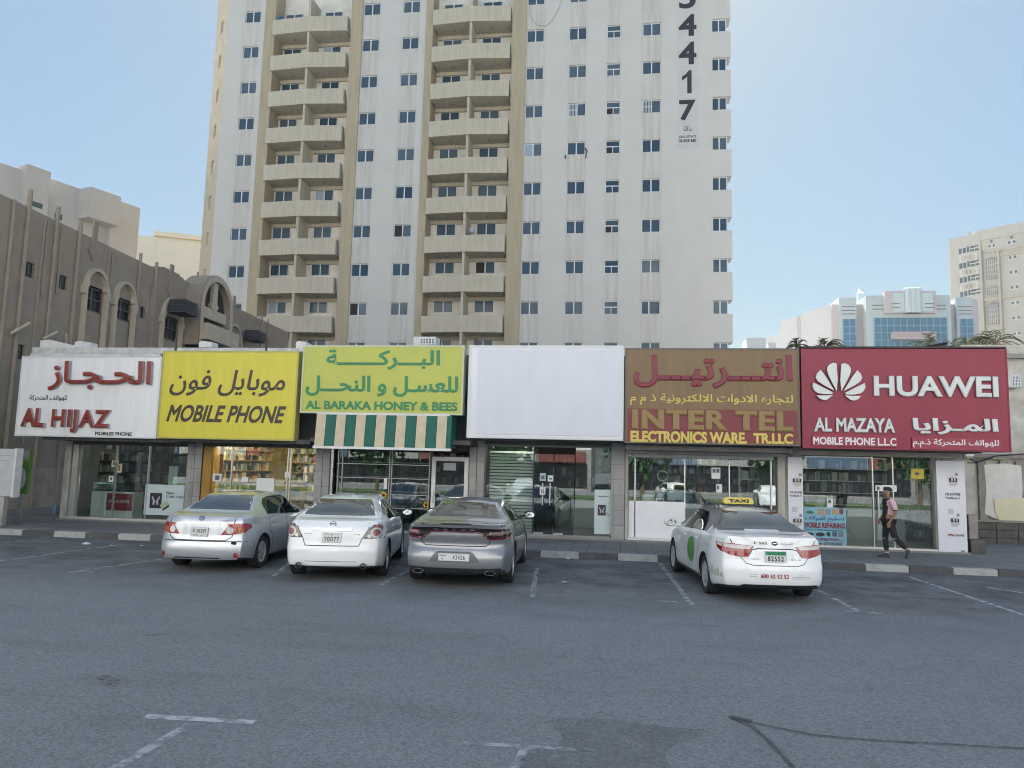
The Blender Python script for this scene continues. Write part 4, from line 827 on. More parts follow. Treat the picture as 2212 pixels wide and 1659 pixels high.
# the balconies: parapet, slab, divider, two windows behind
lamp_m = mat('balcony_lamp', (.25, .24, .22), .5)
def make_balcony(a, b, z):
    o = bpy.data.objects.new('balcony', None); COL.objects.link(o); o.parent = tw; o.location = Vector(((a + b) / 2, TY, z)) - Bq; ORG[o.name] = Vector(((a + b) / 2, TY, z))
    c = (a + b) / 2; yE, yM = TY - .32, TY - .58; bot, top = z - 1.95, z - .62
    def slabV(mb, z0, z1, t, mi=0):
        for p, q, y0, y1 in ((a, c, yE, yM), (c, b, yM, yE)): mb.hexa([(p, y0, z0), (q, y1, z0), (q, y1 + t, z0), (p, y0 + t, z0), (p, y0, z1), (q, y1, z1), (q, y1 + t, z1), (p, y0 + t, z1)], mi)
    mb = MB(); slabV(mb, bot, top, .14); mb.box(a, a + .14, yE + .141, TY + .3, bot, top); mb.box(b - .14, b, yE + .141, TY + .3, bot, top); mb.build('parapet', tw_balc, o)
    mb = MB()
    for p, q, y0, y1 in ((a + .15, c, yE, yM), (c, b - .15, yM, yE)): mb.hexa([(p, y0 + .15, bot + .01), (q, y1 + .15, bot + .01), (q, TY + 1.595, bot + .01), (p, TY + 1.595, bot + .01), (p, y0 + .15, bot + .2), (q, y1 + .15, bot + .2), (q, TY + 1.595, bot + .2), (p, TY + 1.595, bot + .2)])
    mb.box(a, b, TY + 1.38, TY + 1.595, bot - .3, bot + .0); mb.build('slab', tw_balc, o)
    mb = MB(); mb.box(c - .1, c + .1, yM + .15, TY + 1.595, bot + .201, bot + FH - .001 + .0); mb.build('divider', tw_balc, o)
    for lx in ((a + c) / 2, (c + b) / 2): mb = MB(); mb.tube([(lx, TY + .6, bot + .009), (lx, TY + .6, bot - .06), (lx, TY + .6, bot - .10)], [.13, .12, .05], 10); mb.build('lamp', lamp_m, o)
    return o
BW = [(W(605, 585, 59.7).x, W(693, 590, 59.7).x), (W(958, 670, 59.7).x, W(1046, 668, 59.7).x)]; BZ = W(605, 585, 59.7).z - rows[4]
def balc_window(o, x, z, w, var):
    fb, pb = make_window(x, z, w, 'w', var, None, TY + 1.53, h=1.0)
    n = len(pb.v); off = len(fb.v); fb.v += pb.v; fb.f += [tuple(i + off for i in f) for f in pb.f]; fb.m += [m + 1 for m in pb.m]
    fb.build('window', [frame_white, pane_blue, pane_pale, pane_open], o)
for ci, (a, b) in enumerate(((-29.98, -23.28), (-15.84, -9.3))):
    for i, z in enumerate(rows[2:12]):
        zz = z - .05
        o = make_balcony(a, b, zz)
        for k, x in enumerate(BW[ci]):
            balc_window(o, x, z + BZ, 1.62, {(0, 1, 0): 2, (0, 4, 1): 2, (1, 2, 1): 1, (0, 8, 1): 2}.get((ci, i, k), 0))
# lettering on the painted strip
def on_wall(px, y=TY): return rectW(*px, y)
x0, x1, z0, z1 = on_wall((1462, 1510, -60, 321)); mb = MB(); mb.box(x0, x1, TY - .006, TY - .001, z0, z1); strip_o = mb.build('painted_strip', mat('strip_pale', (.605, .58, .55), .85, var=.08, scale=1), tw)
num = mat('number_grey', (.035, .035, .04), .6)
for ch, px in (('5', (1467, 1503, -30, 18.6)), ('4', (1466, 1504.5, 31, 78)), ('4', (1466, 1504.5, 90.5, 139.5)), ('1', (1473, 1494, 152.5, 202)), ('7', (1467, 1503, 216, 260.5))):
    x0, x1, z0, z1 = on_wall(px); mb = MB(); w_, h_ = x1 - x0, z1 - z0
    if ch == '1': mb.prism([(x0 + a * w_, z0 + b * h_) for a, b in ((.55, 0), (1, 0), (1, 1), (.66, 1), (.45, .86), (0, .74), (0, .57), (.30, .64), (.55, .74))], TY - .018, TY - .007)
    else: mb.text(ch, x0, x1, z0, z1, TY - .012, 0, .03)
    mb.build('numeral', num, tw)
for body, px, bo, sh in (('GS', (1475.5, 1488, 273, 283), .01, .25), ('68', (1488.5, 1494.5, 278, 283), .0, .2), ('REAL ESTATE', (1467, 1504, 292.5, 297.5), .02, 0), ('06-5541680', (1466, 1504, 300, 307.5), .03, 0)):
    x0, x1, z0, z1 = on_wall(px); mb = MB(); mb.text(body, x0, x1, z0, z1, TY - .012, 0, bo, sh); mb.build('lettering', num, tw)
# a loose cable hanging across the face, and things left on the balconies
def hang(pts, r=.02, Y=TY - .05): return [W(*q, Y) for q in pts]
mb = MB(); mb.tube(hang([(1143, 10), (1145, 30), (1152, 46), (1163, 55), (1178, 57), (1192, 46), (1205, 22), (1213, 0), (1217, -20)]), .022, 5); solo('hanging_cable', mb, mat('cable_grey', (.42, .42, .41), .7), 'thin pale cable hanging in a loop across the white tower', 'cable')
mb = MB(); mb.tube(hang([(1264, 320), (1268, 326), (1265, 341)]), .05, 6); mb.tube(hang([(1221, 335), (1221, 343)]), .05, 6); solo('wall_bracket', mb, black_plastic, 'black bent pipe on the tower wall under a window', 'pipe')
for px, lab, m in (((600, 612, 36, 44), 'blue bag on the rim of the topmost balcony', mat('bag_blue', (.04, .13, .35), .6)), ((1013, 1026, 490, 503), 'pale bundle on the fourth balcony up beside the divider', mat('bundle_pale', (.42, .42, .48), .8))):
    Yb = TY - .2; xa, xb, za, zb = rectW(*px, Yb); mb = MB(); n = 10; c = [(0, .9), (.35, 1.0), (.7, .8), (1, .35)]
    mb.tube([((xa + xb) / 2, Yb, za + (zb - za) * u) for u, _ in c], [(xb - xa) / 2 * r for _, r in c], 10); solo('bag', mb, m, lab, 'bag', smooth=True)
# window air conditioner on the roof of the honey shop
def window_ac(px, Y, label, d=.5, side=0):
    xa, xb, za, zb = rectW(*px, Y); a = thing('air_conditioner', ((xa + xb) / 2, Y, za), label, 'air conditioner')
    mb = MB(); mb.box(xa, xb, Y, Y + d, za, zb); mb.build('housing', mat('ac_white', (.62, .62, .60), .5, var=.2, scale=4), a, bevel=.015)
    mb = MB(); xa2 = xa + (xb - xa) * .32; mb.box(xa2, xb - .05, Y - .012, Y - .002, za + .06, zb - .06); g = mb.build('grille_back', dark_gap, a)
    mb = MB()
    for k in range(6): x = xa2 + (xb - .05 - xa2) * k / 5; mb.box(x - .012, x + .012, Y - .03, Y - .0125, za + .05, zb - .05)
    for k in range(4): z = za + .06 + (zb - za - .12) * k / 3; mb.box(xa2, xb - .05, Y - .028, Y - .0128, z - .01, z + .01)
    mb.build('grille', frame_white, a)
window_ac((892, 942, 727, 747), YF + .3, 'white air conditioner box on the roof behind the yellow green sign')
# ------------------------------------------------------------------ brown building along the side street
MK = -.06
def ML(px, py, off=0.):                              # the point of its street wall seen at that spot of the photograph
    d = ray(px, py); x0 = -22 + off; t = (x0 - 27 * MK) / (d.x - MK * d.y); return EYE + d * t
M0 = Vector((-22 + .06 * 9, 18, 0)); MANG = math.atan2(1, MK)   # wall runs from M0 away from the viewer
_cu, _su = math.cos(MANG), math.sin(MANG)
def MU(px, py):                                      # along-wall distance and height there
    p = ML(px, py); return (p.x - M0.x) * _cu + (p.y - M0.y) * _su, p.z
MT = frame(M0, MANG)                                 # its street side is -y of the frame (towards +x of the world)
taupe = mat('taupe_render', (.33, .27, .205), .9, var=.14, scale=1.5, bump=.25, bscale=25)
taupe_pale = mat('taupe_trim', (.52, .44, .34), .85, var=.12, scale=2)
taupe_plinth = mat('taupe_plinth', (.41, .345, .27), .85, var=.25, scale=2)
dark_win = mat('dark_window', (.02, .022, .025), .12, spec=.6)
ms = thing('brown_building', M0 + Vector((0, 15, 0)), 'brown rendered building with arched windows along the side street', 'building')
HM = 11.25; LM = 32.2
def hole(l, r_, t, b):
    u0, z1 = MU(l, (t + b) / 2)[0], MU((l + r_) / 2, t)[1]; u1, z0 = MU(r_, (t + b) / 2)[0], MU((l + r_) / 2, b)[1]; return (u0, u1, z0, z1)
def H1(cx0, cx1, cy0, cy1): k = 3.3602; return hole(cx0 / k, cx1 / k, 301.7 + cy0 / k, 301.7 + cy1 / k)   # zoomed crop -> wall rectangle
sq = [H1(176, 250, 890, 1000), H1(405, 490, 982, 1085), H1(1000, 1052, 1208, 1295), H1(92, 178, 1482, 1590)]
arch_in = [H1(585, 745, 935, 1600), H1(808, 950, 1030, 1600), H1(1160, 1300, 1150, 1600), H1(1630, 1735, 1340, 1600)]
arch_win = [H1(592, 690, 1050, 1235), H1(820, 898, 1140, 1300), H1(1168, 1250, 1275, 1445), H1(1637, 1700, 1440, 1560)]
mb = MB(); mb.T = MT
pierced(mb, -8, LM, 0, HM, 0, sq + [(a[0], a[1], w[2] - (2.2 if False else 0) - 1.6, w[3]) for a, w in zip(arch_in, arch_win)], .2)
mb.poly(((-8, 0, HM), (LM, 0, HM), (LM, 14, HM), (-8, 14, HM))); mb.poly(((LM, 0, 0), (LM, 14, 0), (LM, 14, HM), (LM, 0, HM))); mb.poly(((-8, 0, 0), (-8, 0, HM), (-8, 14, HM), (-8, 14, 0)))
mb.poly(((-8, .5, 0), (LM, .5, 0), (LM, .5, HM), (-8, .5, HM))); mb.build('wall', taupe, ms)
mb = MB(); mb.T = MT; mb.box(-8, LM, -.05, -.001, 0, 1.65); mb.build('plinth', taupe_plinth, ms)
# stepped parapet gables with slits
for c in (1230,):
    u, z = MU(c / 3.3602, 301.7 + {670: 640, 1230: 950, 1690: 1140}[c] / 3.3602); mb = MB(); mb.T = MT
    mb.prism([(u - 1.3, HM - .05), (u + 2.2, HM - .05), (u + 2.2, HM + .05), (u + 1.8, HM + .05), (u + 1.8, HM + .12), (u + 1.4, HM + .12), (u + 1.4, HM + .2), (u + 1.0, HM + .2), (u + 1.0, HM + .28), (u - .5, HM + .28), (u - 1.3, HM + .1)], -.002, .3); mb.build('parapet_gable', taupe, ms)
for c in (678, 1235, 1690):
    y0 = {678: 630, 1235: 925, 1690: 1135}[c]; u, z = MU(c / 3.3602, 301.7 + (y0 + 90) / 3.3602); mb = MB(); mb.T = MT
    mb.prism([(u - .14, z + .75), (u - .14, z - .35), (u - .32, z - .55), (u, z - .95), (u + .32, z - .55), (u + .14, z - .35), (u + .14, z + .75)], -.10, -.003); mb.build('parapet_ornament', taupe, ms)
# vertical ribs, some rising over the parapet
for cx, cy, top, r in ((60, 800, .0, .07), (180, 700, .65, .085), (390, 760, .55, .075), (560, 800, .45, .085), (1000, 1000, .35, .075), (1120, 1020, .3, .075), (1890, 1400, .3, .06), (1935, 1420, .25, .05)):
    u, z = MU(cx / 3.3602, 301.7 + cy / 3.3602); mb = MB(); mb.T = MT; mb.tube([(u, -.06, 0), (u, -.06, HM + top)], r, 8); mb.build('rib', taupe, ms)
for cx, cy, z0, z1 in ((300, 840, -1.6, 1.7), (322, 845, -1.6, 1.7), (425, 900, -1.2, 2.0), (765, 1100, -2.6, 2.0), (792, 1110, -2.6, 2.0), (1010, 1150, -1.5, 1.4), (140, 1250, -4, -.3), (255, 1250, -5, 2), (520, 1200, -6, 1.2), (970, 1350, -5, 1.0), (1605, 1400, -4, 1.0), (1085, 1300, -4.5, 1.6)):
    u, z = MU(cx / 3.3602, 301.7 + cy / 3.3602); mb = MB(); mb.T = MT; mb.tube([(u, -.03, max(.2, z + z0)), (u, -.03, min(HM - .2, z + z1))], .05, 6); mb.build('rib', taupe, ms)
for cx, cy, dx, dz in ((150, 1330, .55, .5), (355, 1395, .4, .35), (420, 1410, -.5, .9)):   # broken stubs of brackets sticking out
    u, z = MU(cx / 3.3602, 301.7 + cy / 3.3602); mb = MB(); mb.T = MT; mb.tube([(u - dx, -.08, z - dz), (u, -.35, z + .0)], .06, 6); mb.build('strut', taupe_pale, ms)
# windows
for h_ in sq:
    mb = MB(); mb.T = MT; mb.box(h_[0] + .02, h_[1] - .02, .08, .11, h_[2] + .02, h_[3] - .02); w_ = mb.build('window', dark_win, ms)
    mb = MB(); mb.T = MT; mb.box((h_[0] + h_[1]) / 2 - .03, (h_[0] + h_[1]) / 2 + .03, .05, .078, h_[2], h_[3]); mb.build('frame', alu if False else mat('old_frame', (.10, .10, .10), .5), w_)
for a, w in zip(arch_in, arch_win):
    u0, u1 = a[0], a[1]; c = (u0 + u1) / 2; hw = (u1 - u0) / 2; zt = a[3]; zs = zt - hw * 1.0; zb = w[2] - 3.2
    def arc(h_, top): return [(c + h_ * math.cos(k * math.pi / 10), zs + (top - zs) * math.sin(k * math.pi / 10)) for k in range(11)]
    outer = [(c + hw + .06, zb)] + [(c + hw + .06, zs - .5), (c + hw + .18, zs - .45), (c + hw + .18, zs - .15), (c + hw + .1, zs - .1)] + arc(hw + .02, zt + .06)[1:-1] + [(c - hw - .1, zs - .1), (c - hw - .18, zs - .15), (c - hw - .18, zs - .45), (c - hw - .06, zs - .5), (c - hw - .06, zb)]
    inner = [(c + hw - .07, zb)] + [(c + hw - .07, zs - .5), (c + hw - .07, zs - .45), (c + hw - .07, zs - .15), (c + hw - .15, zs - .1)] + arc(hw - .10, zt - .08)[1:-1] + [(c - hw + .15, zs - .1), (c - hw + .07, zs - .15), (c - hw + .07, zs - .45), (c - hw + .07, zs - .5), (c - hw + .07, zb)]
    mb = MB(); mb.T = MT
    for k in range(len(outer) - 1):
        o0, o1, i0, i1 = outer[k], outer[k + 1], inner[k], inner[k + 1]
        mb.hexa([(i0[0], -.20, i0[1]), (o0[0], -.20, o0[1]), (o0[0], -.002, o0[1]), (i0[0], -.002, i0[1]), (i1[0], -.20, i1[1]), (o1[0], -.20, o1[1]), (o1[0], -.002, o1[1]), (i1[0], -.002, i1[1])])
    ar = mb.build('arch', taupe_pale, ms)
    mb = MB(); mb.T = MT; mb.box(w[0] - .0, u1 - .02, .14, .18, w[2], w[3] - .02); wi = mb.build('window', dark_win, ms)
    mb = MB(); mb.T = MT; wc = (u0 + u1) / 2
    for z in (w[2] + .03, (w[2] + w[3]) / 2, w[3] - .08): mb.box(u0, u1, .09, .135, z - .03, z + .03)
    mb.box(wc - .035, wc + .035, .085, .134, w[2] + .061, w[3] - .111); mb.build('frame', mat('old_frame', (.10, .10, .10), .5), wi)
    mb = MB(); mb.T = MT; mb.box(u0 + .01, u1 - .01, .05, .17, w[2] - 1.6, w[2] - .02); mb.build('panel', taupe, ms)
# big round-headed bay with a balcony
a = H1(1340, 1585, 985, 1320); u0, u1 = a[0], a[1]; c = (u0 + u1) / 2; hw = (u1 - u0) / 2; zt = a[3]; zs = zt - hw
ng = 16; ring_o = [(c + hw * math.cos(k * math.pi / ng), zs + hw * math.sin(k * math.pi / ng)) for k in range(ng + 1)]; ring_i = [(c + (hw - .35) * math.cos(k * math.pi / ng), zs + (hw - .35) * math.sin(k * math.pi / ng)) for k in range(ng + 1)]
mb = MB(); mb.T = MT
out_ = [(c + hw, zs - 2.2)] + ring_o + [(c - hw, zs - 2.2)]; in_ = [(c + hw - .35, zs - 2.2)] + ring_i + [(c - hw + .35, zs - 2.2)]
for k in range(len(out_) - 1):
    o0, o1, i0, i1 = out_[k], out_[k + 1], in_[k], in_[k + 1]
    mb.hexa([(i0[0], -.9, i0[1]), (o0[0], -.9, o0[1]), (o0[0], .3, o0[1]), (i0[0], .3, i0[1]), (i1[0], -.9, i1[1]), (o1[0], -.9, o1[1]), (o1[0], .3, o1[1]), (i1[0], .3, i1[1])])
bay = mb.build('arched_bay', taupe, ms)
mb = MB(); mb.T = MT
for k in range(len(out_) - 1):
    o0, o1, i0, i1 = out_[k], out_[k + 1], in_[k], in_[k + 1]; f_ = lambda p, q: (p[0] * .55 + q[0] * .45, p[1] * .55 + q[1] * .45)
    mb.poly([(*((i0[0], -.93, i0[1]),)[0],), (o0[0], -.93, o0[1]), (o1[0], -.93, o1[1]), (i1[0], -.93, i1[1])])
mb.build('bay_rim', taupe_pale, bay)
mb = MB(); mb.T = MT; mb.prism([(x, z) for x, z in ring_i], -.55, -.5); mb.build('bay_window', dark_win, ms)
mb = MB(); mb.T = MT; mb.prism([(c - .25, zt - .36), (c - .25, zs + .35), (c - .45, zs + .15), (c, zs - .25), (c + .45, zs + .15), (c + .25, zs + .35), (c + .25, zt - .36)], -.75, -.56); mb.box(c - hw + .35, c + hw - .35, -.7, -.56, zs - .6, zs - .02); mb.build('bay_ornament', taupe_pale, ms)
mb = MB(); mb.T = MT; bz0, bz1 = H1(1370, 1580, 1290, 1370)[2:4]; mb.box(c - hw + .1, c + hw + .05, -1.35, -.02, zs - 1.9, zs - 1.05); mb.build('bay_balcony', taupe_pale, ms)
mb = MB(); mb.T = MT; mb.box(c - hw + .35, c + hw - .35, -.06, -.02, zs - 5, zs - 1.95); mb.build('bay_doorway', dark_win, ms)
# louvred air coolers fixed to the wall
for px, lab in (((1185, 1325, 1180, 1280), 'black louvred air cooler on the brown building beside the round-headed bay'), ((1740, 1845, 1400, 1475), 'black louvred air cooler on the brown building nearest to the tower')):
    u0, u1, z0, z1 = H1(*px); p = MT(Vector(((u0 + u1) / 2, -.4, z0))); a_ = thing('air_cooler', p, lab, 'air cooler', 'louvred air coolers'); u1 = u0 + min(u1 - u0, 1.2)
    mb = MB(); mb.T = MT; mb.box(u0, u1, -1.1, -.3, z0, z1); mb.build('housing', mat('cooler_dark', (.03, .03, .035), .6), a_)
    mb = MB(); mb.T = MT
    for k in range(6):
        z = z0 + (z1 - z0) * (k + .2) / 6; mb.box(u0 - .04, u1 + .04, -1.16, -1.102, z, z + .05); mb.box(u0 - .06, u0 - .002, -1.16, -.3, z, z + .05)
    mb.build('louvre', mat('louvre_grey', (.10, .10, .12), .5), a_)
# ------------------------------------------------------------------ pale blocks behind it
beige_up = mat('grey_beige_render', (.52, .485, .445), .9, var=.06, scale=.5); 
ub = thing('grey_beige_block', (-47, 60, 0), 'stepped grey beige block rising behind the brown building', 'building')
d_ = ray(0, 345); P0 = EYE + d_ * (52 / d_.y); ang = R(90 - 20.5); ca, sa = math.cos(ang), math.sin(ang); UT = frame((P0.x, P0.y, 0), ang); 
def UU(px, py, off=0.):
    d = ray(px, py); nrm = Vector((sa, -ca, 0)); o_ = Vector((P0.x, P0.y, 0)) + nrm * off; t = (o_ - EYE).dot(nrm) / d.dot(nrm); p = EYE + d * t; return (p.x - P0.x) * ca + (p.y - P0.y) * sa, p.z
mb = MB(); mb.T = UT
uA, uB, uC, uD = UU(58, 369)[0], UU(110, 378)[0], UU(247, 425)[0], UU(306, 450)[0]; zR = UU(110, 383)[1]
mb.box(-14, uA, .6, 14, 0, UU(0, 345)[1]); mb.box(uA - .01, uB, -.0, 13.9, 0, zR + .45); mb.box(uB - .01, uC, .7, 13.8, 0, UU(180, 404)[1]); mb.box(uC - .02, uD, .2, 13.7, 0, UU(280, 440)[1])
u0, u1 = UU(176, 475)[0], uC + .1; mb.box(u0, u1, -.9, .71, UU(200, 478)[1], UU(200, 412)[1]); mb.build('wall', beige_up, ub)
for px in ((70, 91, 434, 452), (129, 144, 457, 474)):
    a0, z1 = UU(px[0], px[2]); a1, z0 = UU(px[1], px[3]); mb = MB(); mb.T = UT; yy = -.02 if px[0] < 100 else .68; mb.box(a0, a1, yy, yy + .015, z0, z1); mb.build('window', mat('green_glass', (.06, .11, .11), .1), ub)
yb = thing('yellow_block', (-55, 86, 0), 'pale yellow block seen between the grey beige block and the tower', 'building')
P1 = W(340, 500, 84); yel_b = mat('pale_yellow_render', (.68, .635, .52), .9, var=.05, scale=.5)
mb = MB(); zY = P1.z; mb.T = frame((P1.x, P1.y, 0), R(25)); mb.box(0, 24, 0, 12, 0, zY - .6); mb.box(-.3, 24, -.3, 12, zY - .599, zY); mb.T = None
mb.T = frame((P1.x, P1.y, 0), R(115)); mb.box(.01, 14, .01, 5, 0, zY - .7); mb.T = None; mb.build('wall', yel_b, yb)
mb = MB(); mb.T = frame((P1.x, P1.y, 0), R(25)); mb.box(-.25, 24, -.20, -.29, zY - .7, zY - .45); mb.build('cornice', mat('orange_trim', (.62, .40, .16), .8), yb)
mb = MB(); mb.T = frame((P1.x, P1.y, 0), R(25)); mb.box(4.9, 5.8, -.03, -.01, zY - 6.4, zY - 4.6); mb.build('window', mat('green_glass', (.06, .11, .11), .1), yb)
# ------------------------------------------------------------------ right-hand side: yard wall, low blocks, the side of a low building
stained = mat('stained_yard_wall', (.74, .72, .65), .9, var=.5, scale=1.1, col2=(.40, .37, .32), bump=.2, bscale=20)
YW = 27.5
yw = thing('yard_wall', (12, YW, 0), 'stained pale yard wall beside the last shop', 'wall')
z0_, z1_ = 0, W(2150, 990, YW).z
mb = MB(); mb.box(10.9, 30, YW, YW + .3, 0, z1_); mb.build('wall', stained, yw)
mb = MB()
for px in (2120, 2168, 2202): x = W(px, 1060, YW).x; mb.box(x - .12, x + .12, YW - .12, YW - .001, 0, z1_ - .1)
mb.build('pier', concrete, yw)
mb = MB(); mb.box(10.8, 30, YW - .3, YW + .4, z1_ + .002, z1_ + .14); mb.build('coping', concrete, yw)
sh = mat('sun_patch_sheet', (.76, .74, .68), .8, var=.12, scale=3); sh2 = mat('cream_sun_patch', (.80, .75, .52), .8, var=.08, scale=2)  # pale sheets whose colour stands for sunlit patches on the wall
for pts, m, lab in (([(2126, 1004), (2170, 1001), (2206, 1006), (2209, 1060), (2205, 1118), (2150, 1121), (2127, 1110), (2131, 1060)], sh, 'torn white sheet coloured as a sunlit patch on the stained yard wall'), ([(2147, 1078), (2212, 1076), (2215, 1127), (2160, 1127), (2150, 1105)], sh2, 'cream sheet coloured as a sunlit patch low on the stained yard wall')):
    mb = MB(); Yq = YW - (.13 if m is sh else .16); q = [W(*p, Yq) for p in pts]; mb.prism([(p.x, p.z) for p in q][::-1], Yq, Yq + .004); solo('sunlit_wall_sheet', mb, m, lab, 'sheet')
bw = thing('block_kerb_wall', (12.5, 26, 0), 'low wall of dark concrete blocks before the stained yard wall', 'wall')
Yl = 25.6; xa = W(2106, 1150, Yl).x; za = W(2150, 1128, Yl).z; bm = mat('dark_blocks', (.13, .12, .11), .9, var=.4, scale=2.5, bump=.4, bscale=20); mb = MB()
for r_ in range(3):
    for k in range(14): x = xa + k * .62 + (.31 if r_ % 2 else 0) - (.31 if r_ % 2 else 0); zz = .1 + r_ * (za - .1) / 3; mb.box(x + .01, x + .61, Yl + random.uniform(-.02, .02), Yl + .25, zz, zz + (za - .1) / 3 - .012)
mb.build('blocks', bm, bw); mb = MB(); mb.box(xa - .05, xa + 9, Yl - .05, Yl + .3, za, za + .05); mb.build('coping', concrete, bw)
cp = MB(); a, b = W(2090, 1150, 22.6), W(2110, 1150, 22.6); cp.box(a.x, b.x, 22.5, 22.8, .14, W(2100, 1112, 22.6).z); solo('concrete_post', cp, concrete, 'short concrete post at the outer corner of the last shop', 'post', bevel=.015)
cp = MB(); a, b = W(2094, 1180, 22.0), W(2126, 1180, 22.0); cp.box(a.x, b.x, 21.9, 22.35, .14, W(2110, 1166, 22.0).z); solo('concrete_block', cp, bm, 'dark concrete block at the foot of the short concrete post', 'block', bevel=.02)
lb = thing('low_building', (14, 32, 0), 'low weathered building behind the stained yard wall, right of the last shop', 'building')
YL = 31.0; xl = W(2172, 860, YL).x; mb = MB(); pierced(mb, xl - 1.5, 40, 0, W(2200, 775, YL).z, YL, [], .2); mb.box(xl - 1.5, 40, YL + .01, YL + 8, 0, W(2200, 775, YL).z - .01); mb.build('wall', stained, lb)
mb = MB(); mb.box(xl - 1.7, 40, YL - .25, YL + 8, W(2200, 775, YL).z, W(2200, 766, YL).z); mb.build('roof_slab', concrete, lb)
mb = MB(); mb.box(xl - 1.5, 40, YL - .02, YL + 8, W(2200, 766, YL).z + .002, W(2200, 745, YL).z + .0); mb.build('parapet', mat('cream_parapet', (.58, .54, .46), .9, var=.2), lb)
window_ac((2178, 2206, 809, 837), YL - .5, 'white air conditioner sticking out of the low weathered building')
for px, Y, lab in (((2143, 2184, 984.5, 992), YW - .25, 'white tube lamp fixed to the top of the stained yard wall'), ((2086, 2104, 981, 989), 23.3, 'short white tube lamp behind the corner of the last shop')):
    x0, x1, z0, z1 = rectW(*px, Y); t_ = thing('tube_lamp', ((x0 + x1) / 2, Y, z0), lab, 'lamp', 'tube lamps by the yard wall'); mb = MB(); mb.box(x0, x1, Y, Y + .08, z0 + .05, z1); mb.build('casing', frame_white, t_); mb = MB(); mb.tube([(x0 + .03, Y + .03, z0 + .02), (x1 - .03, Y + .03, z0 + .02)], .025, 8); mb.build('tube', mat('tube_cream', (.7, .66, .45), .4), t_)
mb = MB()
for q in ([(2095, 992), (2112, 998), (2140, 990)], [(2090, 1000), (2105, 1000), (2150, 985), (2215, 980)]): mb.tube([W(*p, YW - .4) for p in q], .02, 5)
solo('slack_wires', mb, black_plastic, 'slack black wires running from the last shop to the yard wall', 'wires')
# ------------------------------------------------------------------ pale teal and pink hotel-like block far behind
teal = mat('pale_teal_render', (.54, .60, .585), .85, var=.04, scale=.3); pink = mat('pale_pink_render', (.62, .54, .515), .85, var=.04, scale=.3); blue_glass = mat('blue_curtain_glass', (.10, .21, .29), .08, spec=.8); green_refl = mat('curtain_bar', (.20, .36, .42), .4)
HB = 100.; hb = thing('teal_pink_building', (35, HB, 0), 'pale teal and pink building with blue glass, behind the crimson sign', 'building')
def P7(cx, cy): return (1645.8 + cx / 3.9072, 438.9 + cy / 3.9072)      # zoomed crop -> picture
def hx(cx, cy=1000, off=0.): return W(*P7(cx, cy), HB + off).x
def hz(cy, cx=1200, off=0.): return W(*P7(cx, cy), HB + off).z
mb = MB()
mb.box(hx(655), hx(800), HB - .0, HB + 20, 0, hz(795, 720)); mb.box(hx(865), hx(1575), HB - .8, HB + 20, 0, hz(790)); mb.box(hx(1645), hx(1785), HB - .0, HB + 20, 0, hz(795, 1700)); mb.build('teal_wall', teal, hb)
mb = MB(); mb.box(hx(605), hx(655), HB + .6, HB + 20, 0, hz(845, 630)); mb.box(hx(800), hx(865), HB + .6, HB + 20, 0, hz(845, 830)); mb.box(hx(1575), hx(1645), HB + .6, HB + 20, 0, hz(845, 1600)); mb.box(hx(1785), hx(1850), HB + .6, HB + 20, 0, hz(800, 1800))
mb.box(hx(1010), hx(1440), HB - 1.4, HB - .81, hz(948), hz(762)); mb.build('pink_wall', pink, hb)
mb = MB()
for c in (1200, 1240, 1280): mb.tube([(hx(c), HB - 1.5, hz(948)), (hx(c), HB - 1.5, hz(748)), (hx(c), HB - 1.5, hz(738))], [.5, .5, .25], 10)
mb.box(hx(1070), hx(1165), HB - 1.75, HB - 1.41, hz(940), hz(785)); mb.box(hx(1312), hx(1400), HB - 1.75, HB - 1.41, hz(940), hz(785)); mb.build('crest', mat('pale_teal_light', (.62, .68, .66), .8), hb)
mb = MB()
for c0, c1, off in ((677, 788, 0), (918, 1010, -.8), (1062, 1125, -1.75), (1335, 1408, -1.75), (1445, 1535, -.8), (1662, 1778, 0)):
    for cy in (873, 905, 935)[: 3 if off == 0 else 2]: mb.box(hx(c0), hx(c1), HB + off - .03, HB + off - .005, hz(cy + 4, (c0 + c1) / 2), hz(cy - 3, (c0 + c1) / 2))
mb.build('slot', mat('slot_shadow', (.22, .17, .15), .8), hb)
for c0, c1, off, nx in ((685, 790, 0, 2), (930, 1535, -.8, 11), (1675, 1780, 0, 2)):
    x0, x1 = hx(c0), hx(c1); z1 = hz(978); z0 = hz(1300); y = HB + off - .05
    mb = MB(); mb.box(x0, x1, y, y + .045, z0, z1); g = mb.build('curtain_window', blue_glass, hb); mb = MB()
    for k in range(nx + 1): x = x0 + (x1 - x0) * k / nx; mb.box(x - .06, x + .06, y - .04, y - .002, z0, z1)
    for cy in (1043, 1103, 1165): z = hz(cy); mb.box(x0, x1, y - .035, y - .003, z - .06, z + .06)
    mb.build('frame', green_refl, g)
mb = MB(); mb.box(hx(1060), hx(1425), HB - 1.6, HB - .9, hz(1165), hz(1103)); mb.box(hx(1065), hx(1420), HB - 1.66, HB - 1.601, hz(1122) - .05, hz(1122) + .05); mb.box(hx(1065), hx(1420), HB - 1.66, HB - 1.601, hz(1142) - .05, hz(1142) + .05); mb.build('canopy_band', mat('pink_band', (.56, .46, .44), .8), hb)
